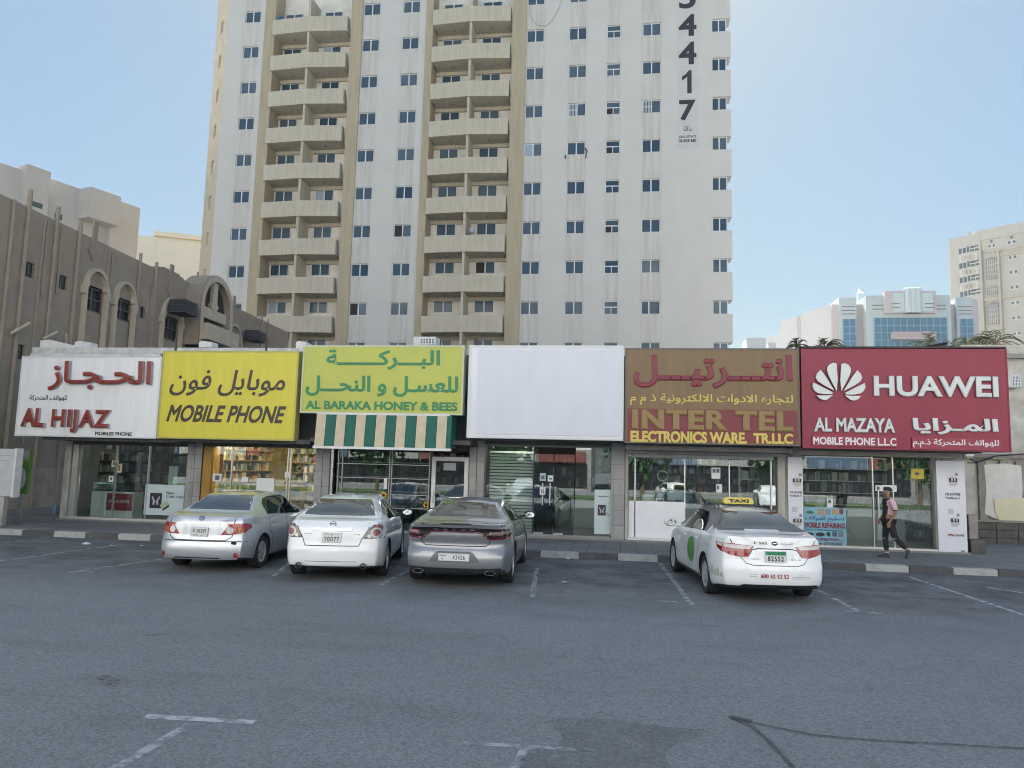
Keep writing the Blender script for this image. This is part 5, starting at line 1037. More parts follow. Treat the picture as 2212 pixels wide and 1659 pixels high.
# the receding left flank, stepping down
f0 = W(*P7(605, 850), HB + .6); ang2 = math.atan2(26, -10.5); FT = frame((f0.x, f0.y, 0), ang2)
mb = MB(); mb.T = FT; z = f0.z; mb.box(.05, 7, -16, -.02, 0, z); mb.box(6.99, 11, -15.9, .6, 0, z - .3); mb.box(10.99, 19, -15.8, -.02, 0, z - 1.9); mb.box(18.99, 23, -15.7, .3, 0, z - 4.3); mb.build('flank_wall', mat('flank_pale', (.68, .66, .64), .85, var=.05, scale=.3), hb)
mb = MB(); mb.T = FT
for a, b in ((11.5, 14.0), (14.6, 17.6)): mb.box(a, b, -.0, .03, z - 9, z - 6.2)
mb.build('flank_window', mat('grey_glass', (.16, .18, .19), .15), hb)
mb = MB(); q = W(1650, 432 + 1 * 0 + 199, HB + 1); 
dp = thing('roof_dish', W(1852, 634, HB + 4), 'small dish and pole on the roof of the teal and pink building', 'dish'); p = W(1852, 640, HB + 4); mb.tube([p + Vector((0, 0, -.8)), p + Vector((0, 0, .5))], .08, 6); mb.tube([p + Vector((.1, 0, .5)), p + Vector((.45, -.3, .8))], [.1, .6], 10); mb.build('dish', frame_white, dp)
# ------------------------------------------------------------------ tall cream tower at the edge
cream = mat('cream_tower_render', (.68, .61, .49), .9, var=.05, scale=.3); cream2 = mat('cream_tower_trim', (.66, .56, .42), .9); lat = mat('lattice_grey', (.34, .31, .28), .8); pale_w = mat('cream_pale_panel', (.80, .74, .62), .9)
CY0 = 150.; c0 = W(2056, 515, CY0); CA = R(-42); ct = thing('cream_tower', (c0.x, c0.y, 0), 'tall cream tower with lattice windows at the far edge', 'building'); CT = frame((c0.x, c0.y, 0), CA); cca, csa = math.cos(CA), math.sin(CA)
def CUZ(px, py):
    d = ray(px, py); nrm = Vector((-csa, cca, 0)); t = (Vector((c0.x, c0.y, 0)) - EYE).dot(nrm) / d.dot(nrm); p = EYE + d * t; return (p.x - c0.x) * cca + (p.y - c0.y) * csa, p.z
def C7(cx, cy): return CUZ(*P7(cx, cy))
Zc = c0.z
mb = MB(); mb.T = CT; mb.box(0, 40, 0, 25, 0, Zc - .4); mb.box(-.8, .0, .5, 24, 0, Zc - 1.0); uP = C7(1850, 300)[0]; mb.box(-.3, uP, -.5, -.01, 0, Zc - .2); mb.box(uP + .01, 40, -.4, -.01, Zc - 1.6, Zc + .3)
k = 0
while k < 6: mb.box(3.0 + k * 1.35, 3.7 + k * 1.35, -.5, -.1, Zc - .2, Zc + .35); k += 1
mb.build('wall', cream, ct)
def crect(cx0, cx1, cy0, cy1):
    u0 = C7(cx0, (cy0 + cy1) / 2)[0]; u1 = C7(cx1, (cy0 + cy1) / 2)[0]; return u0, u1, C7((cx0 + cx1) / 2, cy1)[1], C7((cx0 + cx1) / 2, cy0)[1]
def cbox(r, m, name, y0=-.06, y1=-.01, parent=None): mb = MB(); mb.T = CT; mb.box(r[0], r[1], y0, y1, r[2], r[3]); return mb.build(name, m, parent or ct)
gw = mat('grey_pane', (.12, .14, .16), .15)
for cy in (395, 520, 640, 760):
    for a, b, t, bt in ((1672, 1695, -5, 38), (1705, 1730, -12, 30), (1740, 1757, -25, 22), (1765, 1800, 0, 16), (1765, 1800, -28, -12), (1808, 1838, -8, 8), (1770, 1838, -32, -22)): cbox(crect(a + (cy - 395) * .035, b + (cy - 395) * .035, cy + t, cy + bt), gw, 'window', -.56, -.51)
for cy in (465, 585, 705):
    r = crect(1676 + (cy - 465) * .035, 1828 + (cy - 465) * .035, cy - 28, cy + 30); o_ = cbox(r, pale_w, 'relief_panel', -.6, -.51)
    mb = MB(); mb.T = CT; w_ = r[1] - r[0]; cz = (r[2] + r[3]) / 2
    for k in range(3): cx = r[0] + w_ * (.27 + .23 * k); mb.prism([(cx + .55 * math.cos(j * math.pi / 5), cz + .55 * math.sin(j * math.pi / 5)) for j in range(10)], -.64, -.601)
    mb.build('medallion', cream2, o_)
for cy0, cy1, top in ((455, 640, 1), (710, 770, 0), (835, 1020, 1), (1095, 1150, 0)):
    sft = (cy0 - 455) * .03; r = crect(1900 + sft, 2000 + sft, cy0, cy1); c_ = (r[0] + r[1]) / 2; hw_ = (r[1] - r[0]) / 2; mb = MB(); mb.T = CT
    mb.prism(([(r[0], r[2]), (r[1], r[2]), (r[1], r[3] - hw_ * .8), (c_ + hw_ * .75, r[3] - hw_ * .35), (c_, r[3]), (c_ - hw_ * .75, r[3] - hw_ * .35), (r[0], r[3] - hw_ * .8)] if top else [(r[0], r[2]), (r[1], r[2]), (r[1], r[3]), (r[0], r[3])]), -.5, -.3); o_ = mb.build('lattice_window', lat, ct)
    mb = MB(); mb.T = CT; n_ = 6
    for k in range(1, n_): x = r[0] + (r[1] - r[0]) * k / n_; mb.box(x - .06, x + .06, -.56, -.501, r[2], r[3] - (hw_ * .5 if top else 0))
    z = r[2] + .8
    while z < r[3] - (hw_ * .6 if top else .1): mb.box(r[0], r[1], -.555, -.502, z - .06, z + .06); z += .9
    mb.build('lattice', cream, o_)
for a, b in ((1862, 1880), (2012, 2030)): r = crect(a, b, 400, 1200); cbox(r, cream2, 'pilaster', -.8, -.01)
for cx, cy, w_, h_ in ((1940, 362, 70, 36), (2110, 330, 78, 40), (2118, 458, 78, 38), (2125, 582, 78, 40), (2134, 710, 78, 38), (2140, 842, 78, 38), (2148, 968, 80, 38), (2155, 1102, 78, 36)):
    r = crect(cx - w_ / 2, cx + w_ / 2, cy - h_ / 2, cy + h_ / 2); f_ = cbox(r, pale_w, 'window', -.09, -.01); m_ = (r[0] + r[1]) / 2
    cbox((r[0] + .15, m_ - .2, r[2] + .2, r[3] - .15), gw, 'pane', -.12, -.091, f_); cbox((m_ + .2, r[1] - .15, r[2] + .2, r[3] - .15), gw, 'pane', -.12, -.091, f_)
    if cy < 400:
        for k in range(3): cbox((r[0] + .5 + k * .55, r[1] - .5 - k * .55, r[3] + .3 + k * .8, r[3] + .7 + k * .8), gw, 'transom', -.06, -.011)
for cy in (380, 430, 790): r = crect(1880, 2210, cy - 5, cy + 3); cbox((r[0], 40, r[3] - .5, r[3]), cream2, 'string_course', -.35, -.01)
# grey roofs seen low between the tower and the teal building
mb = MB(); Yg = 75.; a, b, c_, d_ = rectW(1595, 1690, 738, 760, Yg); mb.box(a, b, Yg, Yg + 8, 0, c_ + .4); mb.box(a + .8, a + 2.6, Yg + .2, Yg + 3, c_ + .41, d_ + .4); mb.box(a + 2.8, a + 3.5, Yg - .01, Yg + 3, c_ + .41, d_ - .1); solo('grey_roof_house', mb, mat('hazy_grey', (.72, .74, .74), .9), 'low grey roof between the tower and the teal and pink building', 'building')
# ------------------------------------------------------------------ palms behind the last sign
leaf = mat('palm_leaf', (.11, .12, .06), .95, var=.3, scale=2, spec=.05); trunkm = mat('palm_trunk', (.16, .12, .08), .9, var=.3, scale=6)
def palm(top, h, label, n=26, L=2.2, seed=1):
    rnd = random.Random(seed); t = thing('palm_tree', (top.x, top.y, top.z - h), label, 'palm tree', 'palms behind the last sign')
    mb = MB(); mb.tube([(top.x + .06 * math.sin(k), top.y, top.z - h + h * k / 8) for k in range(9)], [.22 - .006 * k + .02 * (k % 2) for k in range(9)], 9); mb.build('trunk', trunkm, t)
    mb = MB()
    for k in range(n):
        a = rnd.uniform(0, 2 * math.pi); up = rnd.uniform(-.1, 1.25); l = L * rnd.uniform(.75, 1.1); prev = Vector(top); d = Vector((math.cos(a), math.sin(a), 0)); side = Vector((-d.y, d.x, 0)); pts = []
        for j in range(13): s_ = j / 12; pts.append(Vector(top) + d * l * s_ * (1 - .18 * up) + Vector((0, 0, l * (up * s_ - (.55 + .45 * up) * s_ * s_))))
        for j in range(2, 13):
            p = pts[j]; ax = (pts[j] - pts[j - 1]).normalized(); ll = l * .30 * math.sin(math.pi * (.15 + .8 * j / 12))
            for sg in (1, -1):
                q = p + (side * sg * .75 + ax * .6 + Vector((0, 0, rnd.uniform(-.35, .1)))) * ll; mb.poly([p - ax * .035, q, p + ax * .035])
        mb.tube(pts[:12], .02, 4)
    mb.build('crown', leaf, t)
YP_ = 46.
palm(W(2090, 742, YP_), 8.6, 'thin pale palm behind the crimson sign, nearest the teal building', 20, 1.3, 1); palm(W(2150, 740, YP_), 8.5, 'spreading palm behind the outer top corner of the crimson sign', 28, 1.8, 2); palm(W(2010, 750, YP_ + 2), 8.0, 'palm almost hidden behind the middle of the crimson sign', 24, 2.0, 3); palm(W(1782, 752, 40), 7.3, 'dark low palm above the joint of the brown and crimson signs', 24, 1.25, 4); palm(W(1722, 748, 40), 7.2, 'small dark palm tuft above the end of the brown sign', 14, .9, 5)
fr_ = MB(); a = W(1985, 753, YS + 1.5); b = W(2046, 741, YS + 1.5)
for k in range(3): fr_.tube([a + Vector((.25 * k, .3 * k, 0)), b + Vector((.3 * k, .3 * k, -.05 * k))], .04, 6)
fr_.box(a.x + .5, b.x, a.y, a.y + .7, a.z + .05, a.z + .10); solo('solar_frame', fr_, black_plastic, 'black slanting frame lying on the roof above the crimson sign', 'frame')
# ------------------------------------------------------------------ white cabinet and green advert by the kerb
cb = thing('advert_cabinet', (-16.6, 18.9, .148), 'tall white cabinet at the edge of the pavement, cut by the picture edge', 'cabinet'); Yc = 19.0
x0, x1, z0, z1 = rectW(-40, 30, 969, 1072, Yc); mb = MB(); mb.box(x0, x1, Yc, Yc + .2, z0, z1); mb.build('upper_box', mat('cabinet_white', (.56, .58, .58), .5, var=.12, scale=3), cb, bevel=.015); mb = MB(); mb.box(x0, x1 - .25, Yc + .03, Yc + .19, .14, z0 - .004); mb.build('base', plaster_dirty, cb, bevel=.01)
mb = MB(); mb.box(x1 - .02, x1 + .05, Yc - .02, Yc + .22, z0 - .02, z1 + .02); mb.build('edge_trim', white_paint, cb)
mb = MB(); mb.box(x0 + .1, x1 - .15, Yc - .006, Yc - .001, z0 + 1.12, z0 + 1.13); mb.box(x0 + .1, x1 - .2, Yc - .006, Yc - .001, z0 + .98, z0 + .99); mb.build('seam', mat('cabinet_grey', (.3, .31, .31), .5), cb)
ga = thing('green_advert', W(48, 1100, 19.9), 'green advert board with a white disc, standing behind the white cabinet', 'sign'); Yg = 19.9; x0, x1, z0, z1 = rectW(30, 61, 974, 1067, Yg); mb = MB(); mb.box(x0, x1, Yg, Yg + .1, z0, z1); pnl = mb.build('board', mat('advert_green', (.10, .24, .03), .4, var=.3, scale=3), ga)
sub(pnl, 'disc', (30, 56, 1009, 1057), Yg - .003, mat('disc_white', (.5, .52, .52), .5), .01, True); mb = MB(); mb.box(x0, x1, Yg - .02, Yg - .002, z1 - .28, z1); mb.build('top_band', mat('advert_dark', (.16, .18, .15), .5), pnl)
mb = MB(); mb.box((x0 + x1) / 2 - .08, (x0 + x1) / 2 + .08, Yg + .02, Yg + .09, .14, z0); mb.build('post', steel, ga)
# ------------------------------------------------------------------ across the road behind the photographer: what the shop windows mirror; flats made tall and white to bounce sunlight
def opposite(x0, x1, y, h, c, label, sgnc):
    o = thing('facing_building', ((x0 + x1) / 2, y, 0), label, 'building', 'buildings facing the shops'); mb = MB(); mb.T = lambda p: Vector((p.x, y - (p.y), p.z))
    hs = [(x + .5, x + 2.2, z, z + 1.5) for x in [x0 + .6 + k * 3.3 for k in range(int((x1 - x0 - 1) / 3.3))] for z in [4.6 + 3.2 * j for j in range(int((h - 6) / 3.2) + 1)] if z + 1.8 < h]
    pierced(mb, x0, x1, 0, h, 0, hs, .3); mb.box(x0, x1, .31, 12, 0, h); m_ = mat('facing_%s' % label.split()[0], c, .9, var=.15, scale=.6); mb.build('wall', m_, o); mb = MB(); mb.T = lambda p: Vector((p.x, y - p.y, p.z)); mb.box(x0, x1, -.03, -.005, 0, 4.2); mb.build('ground_floor', mat('facing_ground_floor', (.30, .28, .26), .7, var=.4, scale=.8), o)
    mb = MB(); mb.T = lambda p: Vector((p.x, y - p.y, p.z))
    for h_ in hs: mb.box(h_[0], h_[1], .26, .3, h_[2], h_[3])
    mb.build('glazing', dark_win, o); mb = MB(); mb.T = lambda p: Vector((p.x, y - p.y, p.z)); k = x0 + .2
    while k < x1 - 3: w_ = random.uniform(3, 5.5); mb.box(k, min(k + w_, x1 - .1), -.4, -.02, 2.9, 4.0, random.randrange(3)); k += w_ + .2
    mb.build('shop_board', sgnc, o); mb = MB(); mb.T = lambda p: Vector((p.x, y - p.y, p.z)); mb.box(x0 + .4, x1 - .4, -.06, -.035, .3, 2.8); mb.build('shop_glazing', dark_win, o)
sb = [mat('board_a', (.20, .06, .05), .5), mat('board_b', (.34, .33, .30), .5), mat('board_c', (.08, .12, .18), .5)]
for x0_, x1_, y_, h_, c_, lab in ((-110, -72, -38, 30, (.70, .66, .60), 'plain far flats across the road, heightened to bounce light, mirrored in the shop windows'), (-70, -34, -36, 40, (.74, .71, .66), 'cream flats across the road, heightened to bounce light, mirrored in the shop windows'), (-32, -3, -34, 36, (.76, .75, .73), 'white flats across the road, heightened to bounce light, mirrored in the shop windows'), (-1, 28, -35, 44, (.74, .72, .68), 'pale tower across the road, heightened to bounce light, mirrored in the shop windows'), (30, 62, -36, 38, (.76, .72, .66), 'ivory flats across the road, heightened to bounce light, mirrored in the shop windows'), (64, 104, -38, 30, (.70, .67, .63), 'wide far flats across the road, heightened to bounce light, mirrored in the shop windows')):
    opposite(x0_, x1_, y_, h_, c_, lab, sb)
mb = MB(); mb.box(-80, 80, -17, -12, .02, .16); solo('grass_verge', mb, mat('verge_green', (.07, .12, .035), .9, var=.4, scale=4), 'green verge along the road behind the photographer', 'grass', kind='structure')
for k, (x, y, r) in enumerate(((-19, -14.5, 2.4), (-9, -15, 2.0), (1.5, -14.2, 2.6), (11, -15, 2.2), (21, -14.6, 2.5), (-27, -15.5, 2.3))):
    t = thing('verge_tree', (x, y, .1), ('bushy', 'small', 'broad', 'rounded', 'dense', 'tall', 'low', 'wide', 'young', 'thick')[k] + ' tree on the green verge, mirrored in the shop windows', 'tree', 'trees on the verge'); mb = MB(); mb.tube([(x, y, 0), (x + .1, y, 1.2), (x, y, 2.6)], [.18, .14, .1], 7); mb.build('trunk', trunkm, t); mb = MB(); rnd = random.Random(k)
    for j in range(900):
        d = Vector((rnd.gauss(0, 1), rnd.gauss(0, 1), rnd.gauss(0, .8))).normalized() * r * (rnd.random() ** .4); p = Vector((x, y, 2.2 + r * .8)) + d * (1 + .2 * math.sin(5 * d.x)); a_ = Vector((rnd.gauss(0, 1), rnd.gauss(0, 1), rnd.gauss(0, 1))).normalized() * .26; b_ = a_.orthogonal().normalized() * .2
        mb.poly([p - a_, p + b_, p + a_, p - b_], j % 2)
    mb.build('crown', [MATS['leaf_green'], MATS['leaf_dark']], t)
# ------------------------------------------------------------------ the four parked cars
def interp(tab):
    xs = [p[0] for p in tab]; ys = [p[1] for p in tab]; n = len(xs)
    d = [(ys[i + 1] - ys[i]) / (xs[i + 1] - xs[i]) for i in range(n - 1)]; m = [0.] * n; m[0], m[-1] = d[0], d[-1]
    for i in range(1, n - 1):
        if d[i - 1] * d[i] > 0: w1 = 2 * (xs[i + 1] - xs[i]) + xs[i] - xs[i - 1]; w2 = xs[i + 1] - xs[i] + 2 * (xs[i] - xs[i - 1]); m[i] = (w1 + w2) / (w1 / d[i - 1] + w2 / d[i])
    def f(x):
        if x <= xs[0]: return ys[0]
        if x >= xs[-1]: return ys[-1]
        i = max(k for k in range(n - 1) if xs[k] <= x); h = xs[i + 1] - xs[i]; t = (x - xs[i]) / h
        return (2 * t ** 3 - 3 * t * t + 1) * ys[i] + (t ** 3 - 2 * t * t + t) * h * m[i] + (3 * t * t - 2 * t ** 3) * ys[i + 1] + (t ** 3 - t * t) * h * m[i + 1]
    return f
def paint(name, c, metal, rough=.32, coat=1.): return mat(name, c, rough, metal, coat=coat, var=.03, scale=1.5)
tyre_m = mat('tyre_rubber', (.018, .018, .019), .8, bump=.15, bscale=40); rim_m = mat('rim_silver', (.55, .56, .58), .35, .45); chrome = mat('chrome', (.42, .43, .45), .18, 1.)
glass_car = mat('car_glass', (.006, .007, .008), .02, spec=.4); glass_car_l = mat('car_glass_light', (.016, .019, .02), .03, spec=.45); glass_rear = mat('rear_glass', (.012, .014, .015), .03, spec=1., coat=1.); seam_m = mat('panel_gap', (.012, .012, .014), .9)
lamp_red = mat('lamp_red', (.30, .008, .012), .12, coat=1.); lamp_dark_red = mat('lamp_dark_red', (.10, .006, .012), .1, coat=1.); lamp_clear = mat('lamp_clear', (.62, .58, .56), .12, coat=1.); lamp_amber = mat('lamp_amber', (.42, .10, .015), .12, coat=1.); lamp_smoke = mat('lamp_smoke', (.012, .006, .008), .12); lamp_grey = mat('lamp_grey', (.17, .13, .12), .1, coat=1.)
plate_white = mat('plate_white', (.72, .73, .72), .4); plate_green = mat('plate_green', (.02, .25, .10), .4); ink_black = mat('plate_ink', (.02, .02, .02), .5); ink_red = mat('red_ink', (.50, .02, .03), .5); ink_pale = mat('pale_ink', (.42, .44, .45), .5); under_m = mat('underbody', (.012, .012, .013), .9)
class Car:
    def __init__(s, name, label, pos, heading, L, w, roh, wb, rt, top, belt, xr, body_m, roof_m=None, kc=.13, roofw=.60, plan=None):
        s.L, s.w, s.roh, s.wb, s.rt = L, w, roh, wb, rt
        s.o = thing(name, (pos[0], pos[1], 0), label, 'car', 'cars parked nose-in along the kerb', R(90) + heading)
        top, belt, xr = interp(top), interp(belt), interp(xr)
        W_ = interp(plan or [(0, .885 * w), (.12, .94 * w), (.3, .975 * w), (.7, w), (L * .6, w), (L - 1.0, .975 * w), (L - .4, .92 * w), (L - .12, .80 * w), (L, .68 * w)])
        xf = lambda z: .22 * max(0, (z - .45)) ** 1.2 + (.06 if z < .26 else 0)
        side = [(.0, .90), (.05, .945), (.12, .968), (.22, .985), (.34, .996), (.44, 1.), (.54, 1.), (.62, .998), (.70, .993), (.78, .984), (.86, .972), (.93, .957)]
        T9 = [1, .95, .88, .76, .6, .45, .3, .15, 0]
        def section(x):
            w_ = W_(x); zt = top(x); zb = min(belt(x), zt - .025); z0 = .19 + .05 * max(0, 1 - x / .5) + .05 * max(0, 1 - (L - x) / .5); h = zt - zb
            pts = [(w_ * .88 * t, z0) for t in reversed(T9)]
            pts += [(w_ * q, z0 + f * (zb - z0)) for f, q in side]
            wbl = w_ * .94; g = min(1., max(0., (h - .03) / .33)); g = g * g * (3 - 2 * g); wr = wbl * .93 * (1 - g) + (w * roofw / .88 * .88) * g
            lerp = lambda t: wbl - .012 + (wr - wbl + .012) * t
            pts += [(wbl, zb), (lerp(.08), zb + .10 * h), (lerp(.45), zb + .46 * h), (lerp(.82), zb + .78 * h), (wr * .985, zb + .90 * h), (wr * .93, zb + .958 * h), (wr * .72, zt - .016 * g - .006), (wr * .38, zt - .004), (0, zt)]
            return pts
        xs = [0, .03, .08, .15, .24, .34, .46, .58] + [.7 + k * .1 for k in range(int((L - 1.3) / .1))] ; xs = [x for x in xs if x < L - .62] + [L - .6, L - .45, L - .3, L - .18, L - .09, L - .03, L]
        def place(x, y, z):
            k = max(0, 1 - x / .75); c = kc * (abs(y) / W_(0)) ** 3.2
            q = max(0, 1 - (L - x) / .6); cf = .30 * (abs(y) / W_(L)) ** 2.4
            return Vector((x + (xr(z) + c) * k * k * (3 - 2 * k) if k else x, y, z)) - Vector(((xf(z) + cf) * q * q if q else 0, 0, 0))
        bm = bmesh.new(); grid = []
        for x in xs: grid.append([place(x, y, z) for y, z in section(x)])
        n = len(grid[0]); nb, ns = 9, len(side)
        def cap(i):
            x = xs[i]; sec = section(x); rows = [[place(x, y, z) for y, z in reversed(sec[:9])]]
            for j in range(ns): y, z = sec[9 + j]; rows.append([place(x, y * t, z) for t in T9])
            rows.append([place(x, y, z) for y, z in sec[9 + ns:]]); return rows
        for sg in (1, -1):
            F = lambda p: bm.verts.new((p.x - roh, p.y * sg, p.z))
            G_ = [[F(p) for p in r] for r in grid]
            for A, B in zip(G_, G_[1:]):
                for j in range(n - 1): bm.faces.new((A[j], A[j + 1], B[j + 1], B[j]))
            for i in (0, len(xs) - 1):
                C_ = [[F(p) for p in r] for r in cap(i)]
                for A, B in zip(C_, C_[1:]):
                    for j in range(8): bm.faces.new((A[j], A[j + 1], B[j + 1], B[j]))
        bmesh.ops.remove_doubles(bm, verts=bm.verts, dist=1e-4); bmesh.ops.dissolve_degenerate(bm, dist=1e-5, edges=bm.edges); bmesh.ops.recalc_face_normals(bm, faces=bm.faces)
        for f in bm.faces:
            c = f.calc_center_median(); f.smooth = True
            if f.normal.z < -.6 and c.z < .32: f.material_index = 1
            elif roof_m and c.z > belt(c.x + roh) + (.03 if c.x + roh > 1.2 else .10) and .5 < c.x + roh < L - 1.0 and top(c.x + roh) - belt(c.x + roh) > .05 and (abs(c.y) > roof_m[1] or c.z < top(c.x + roh) - .09): f.material_index = 2
        me = bpy.data.meshes.new('body'); bm.to_mesh(me); bm.free()
        for m in [body_m, under_m] + ([roof_m[0]] if roof_m else []): me.materials.append(m)
        o = bpy.data.objects.new('body', me); COL.objects.link(o)
        cb_ = MB()
        for xw in (0, wb):
            for sg in (1, -1): cb_.tube([(xw, sg * (w - .30), rt), (xw, sg * (w + .2), rt)], rt + .055, 40)
        cut = cb_.build('cutter', under_m, None, local=True)
        bo = o.modifiers.new('arches', 'BOOLEAN'); bo.operation = 'DIFFERENCE'; bo.object = cut; bo.solver = 'EXACT'; bo.material_mode = 'TRANSFER'
        dg = bpy.context.evaluated_depsgraph_get(); dg.update(); me2 = bpy.data.meshes.new_from_object(o.evaluated_get(dg))
        o.modifiers.clear(); o.data = me2; me2.name = 'body'; bpy.data.objects.remove(cut); bpy.data.meshes.remove(me)
        me2.polygons.foreach_set('use_smooth', [True] * len(me2.polygons)); me2.set_sharp_from_angle(angle=R(38))
        o.parent = s.o; s.body = o
        b2 = bmesh.new(); b2.from_mesh(me2); s.bvh = BVHTree.FromBMesh(b2); b2.free()
        for xw in (0, wb):
            for sg in (1, -1): s.wheel(xw, sg)
    spokes, rim_frac, hub = 7, .66, 0
    def hit(s, mode, a, b):
        if mode == 'rear': o, d = Vector((-4, -a, b)), Vector((1, 0, 0))
        elif mode == 'top': o, d = Vector((a - s.roh, b, 4)), Vector((0, 0, -1))
        elif mode == 'slope': o, d = Vector((-4, -a, b)), Vector((1, 0, 0))
        else: sg = 1 if mode == 'left' else -1; o, d = Vector((a - s.roh, 3 * sg, b)), Vector((0, -sg, 0))
        p, nn, i, dist = s.bvh.ray_cast(o, d)
        if p is None: return None
        if nn.dot(d) > 0: nn = -nn
        return p, nn
    def decal(s, name, pts, mode, m, off=.004, parent=None, cut=.035, mirror=False, faces=None):
        """A lens, pane or badge lying on the bodywork, its outline given in the view MODE and followed over the body's curves."""
        outs = []
        for mi_ in ((1, -1) if mirror else (1,)):
            P = [(a * mi_, b) for a, b in pts] if mode == 'rear' else pts
            md = mode if mode != 'side' else ('left' if mi_ == 1 else 'right')
            bm = bmesh.new(); vs = [bm.verts.new((a, b, 0)) for a, b in P]
            if faces:
                for f in faces:
                    try: bm.faces.new([vs[i] for i in f])
                    except ValueError: pass
            else:
                bm.faces.new(vs)
                for ax in (0, 1):
                    lo, hi = min(p[ax] for p in P), max(p[ax] for p in P); k = lo + cut
                    while k < hi:
                        bmesh.ops.bisect_plane(bm, geom=bm.verts[:] + bm.edges[:] + bm.faces[:], plane_co=(k, 0, 0) if ax == 0 else (0, k, 0), plane_no=(1, 0, 0) if ax == 0 else (0, 1, 0)); k += cut
                bmesh.ops.triangulate(bm, faces=[f for f in bm.faces if len(f.verts) > 4])
            bad = []
            for v in bm.verts:
                h = s.hit(md, v.co.x, v.co.y)
                if h is None: bad.append(v); continue
                v.co = h[0] + h[1] * off
            bmesh.ops.delete(bm, geom=bad, context='VERTS')
            cen = Vector((1.2, 0, .6))
            for f in bm.faces:
                f.normal_update(); f.smooth = True
                if f.normal.dot(f.calc_center_median() - cen) < 0: f.normal_flip()
            me = bpy.data.meshes.new(name); bm.to_mesh(me); bm.free(); me.materials.append(m)
            o = bpy.data.objects.new(name, me); COL.objects.link(o); o.parent = parent[len(outs)] if isinstance(parent, list) else (parent or s.o); outs.append(o)
        return outs if mirror else outs[0]
    def seam(s, pts, mode, w=.014, name='panel_gap', m=None, off=.0025, parent=None):
        outs = []
        for md in (('left', 'right') if mode == 'side' else (mode,)):
            mb = MB()
            fine = []
            for a, b in zip(pts, pts[1:]):
                n = max(1, int(math.hypot(b[0] - a[0], b[1] - a[1]) / .05))
                fine += [(a[0] + (b[0] - a[0]) * k / n, a[1] + (b[1] - a[1]) * k / n) for k in range(n)]
            fine.append(pts[-1]); prev = None
            for k, p in enumerate(fine):
                q0, q1 = fine[max(0, k - 1)], fine[min(len(fine) - 1, k + 1)]; dx, dy = q1[0] - q0[0], q1[1] - q0[1]; l = math.hypot(dx, dy) or 1; nx, ny = -dy / l * w / 2, dx / l * w / 2
                A, B = s.hit(md, p[0] + nx, p[1] + ny), s.hit(md, p[0] - nx, p[1] - ny)
                if A is None or B is None: prev = None; continue
                cur = (mb.P(A[0] + A[1] * off), mb.P(B[0] + B[1] * off))
                if prev: mb.face((prev[0], prev[1], cur[1], cur[0]))
                prev = cur
            outs.append(mb.build(name, m or seam_m, parent or s.body, local=True))
        return outs
    def text(s, body, a0, a1, z0, z1, mode, m, bold=.02, name='lettering', parent=None, off=.006, shear=0.):
        mb = MB(); mb.text(body, a0, a1, z0, z1, 0, 0, bold, shear)
        return s.decal(name, [(v.x, v.z) for v in mb.v], mode, m, off, parent, faces=mb.f)
    def wheel(s, xw, sg):
        r = s.rt; w = .215; o = bpy.data.objects.new('wheel', None); COL.objects.link(o); o.parent = s.o; o.location = (xw, sg * (s.w - .02 - w / 2), r)
        mb = MB(); prof = [(r * .66, -w * .46), (r * .72, -w * .5), (r * .93, -w * .5), (r * .985, -w * .42), (r, -w * .25), (r, w * .25), (r * .985, w * .42), (r * .93, w * .5), (r * .72, w * .5), (r * .66, w * .46)]; n = 36; ix = []
        for rr, y in prof: ix.append([mb.P((rr * math.cos(2 * math.pi * k / n), y, rr * math.sin(2 * math.pi * k / n))) for k in range(n)])
        for A, B in zip(ix, ix[1:]):
            for k in range(n): mb.face((A[k], B[k], B[(k + 1) % n], A[(k + 1) % n]))
        mb.build('tyre', tyre_m, o, local=True, smooth=True, auto=40)
        mb = MB(); R1 = r * s.rim_frac; y = sg * w * .40
        mb.tube([(0, sg * -w * .1, 0), (0, sg * w * .12, 0)], R1 * .97, 28, 1)
        ri = [[mb.P((q * math.cos(2 * math.pi * k / n), yy, q * math.sin(2 * math.pi * k / n))) for k in range(n)] for q, yy in ((R1 * 1.01, sg * w * .44), (R1 * .97, sg * w * .47), (R1 * .90, sg * w * .44), (R1 * .88, sg * w * .12))]
        for A, B in zip(ri, ri[1:]):
            for k in range(n): mb.face((A[k], B[k], B[(k + 1) % n], A[(k + 1) % n]))
        for k in range(s.spokes):
            a = 2 * math.pi * k / s.spokes + .3; d = Vector((math.cos(a), 0, math.sin(a))); t = Vector((-d.z, 0, d.x)); yo = Vector((0, y, 0)); yi = Vector((0, sg * w * .2, 0)); b0, b1 = R1 * .085, R1 * s.spw
            mb.hexa([d * R1 * .12 - t * b0 + yi, d * R1 * .12 + t * b0 + yi, d * R1 * .93 + t * b1 + yi, d * R1 * .93 - t * b1 + yi, d * R1 * .12 - t * b0 * .8 + yo, d * R1 * .12 + t * b0 * .8 + yo, d * R1 * .93 + t * b1 * .8 + yo, d * R1 * .93 - t * b1 * .8 + yo])
        mb.tube([(0, sg * w * .2, 0), (0, sg * w * .43, 0)], R1 * .2, 16)
        mb.build('rim', [rim_m, under_m], o, local=True)
    spw = .10
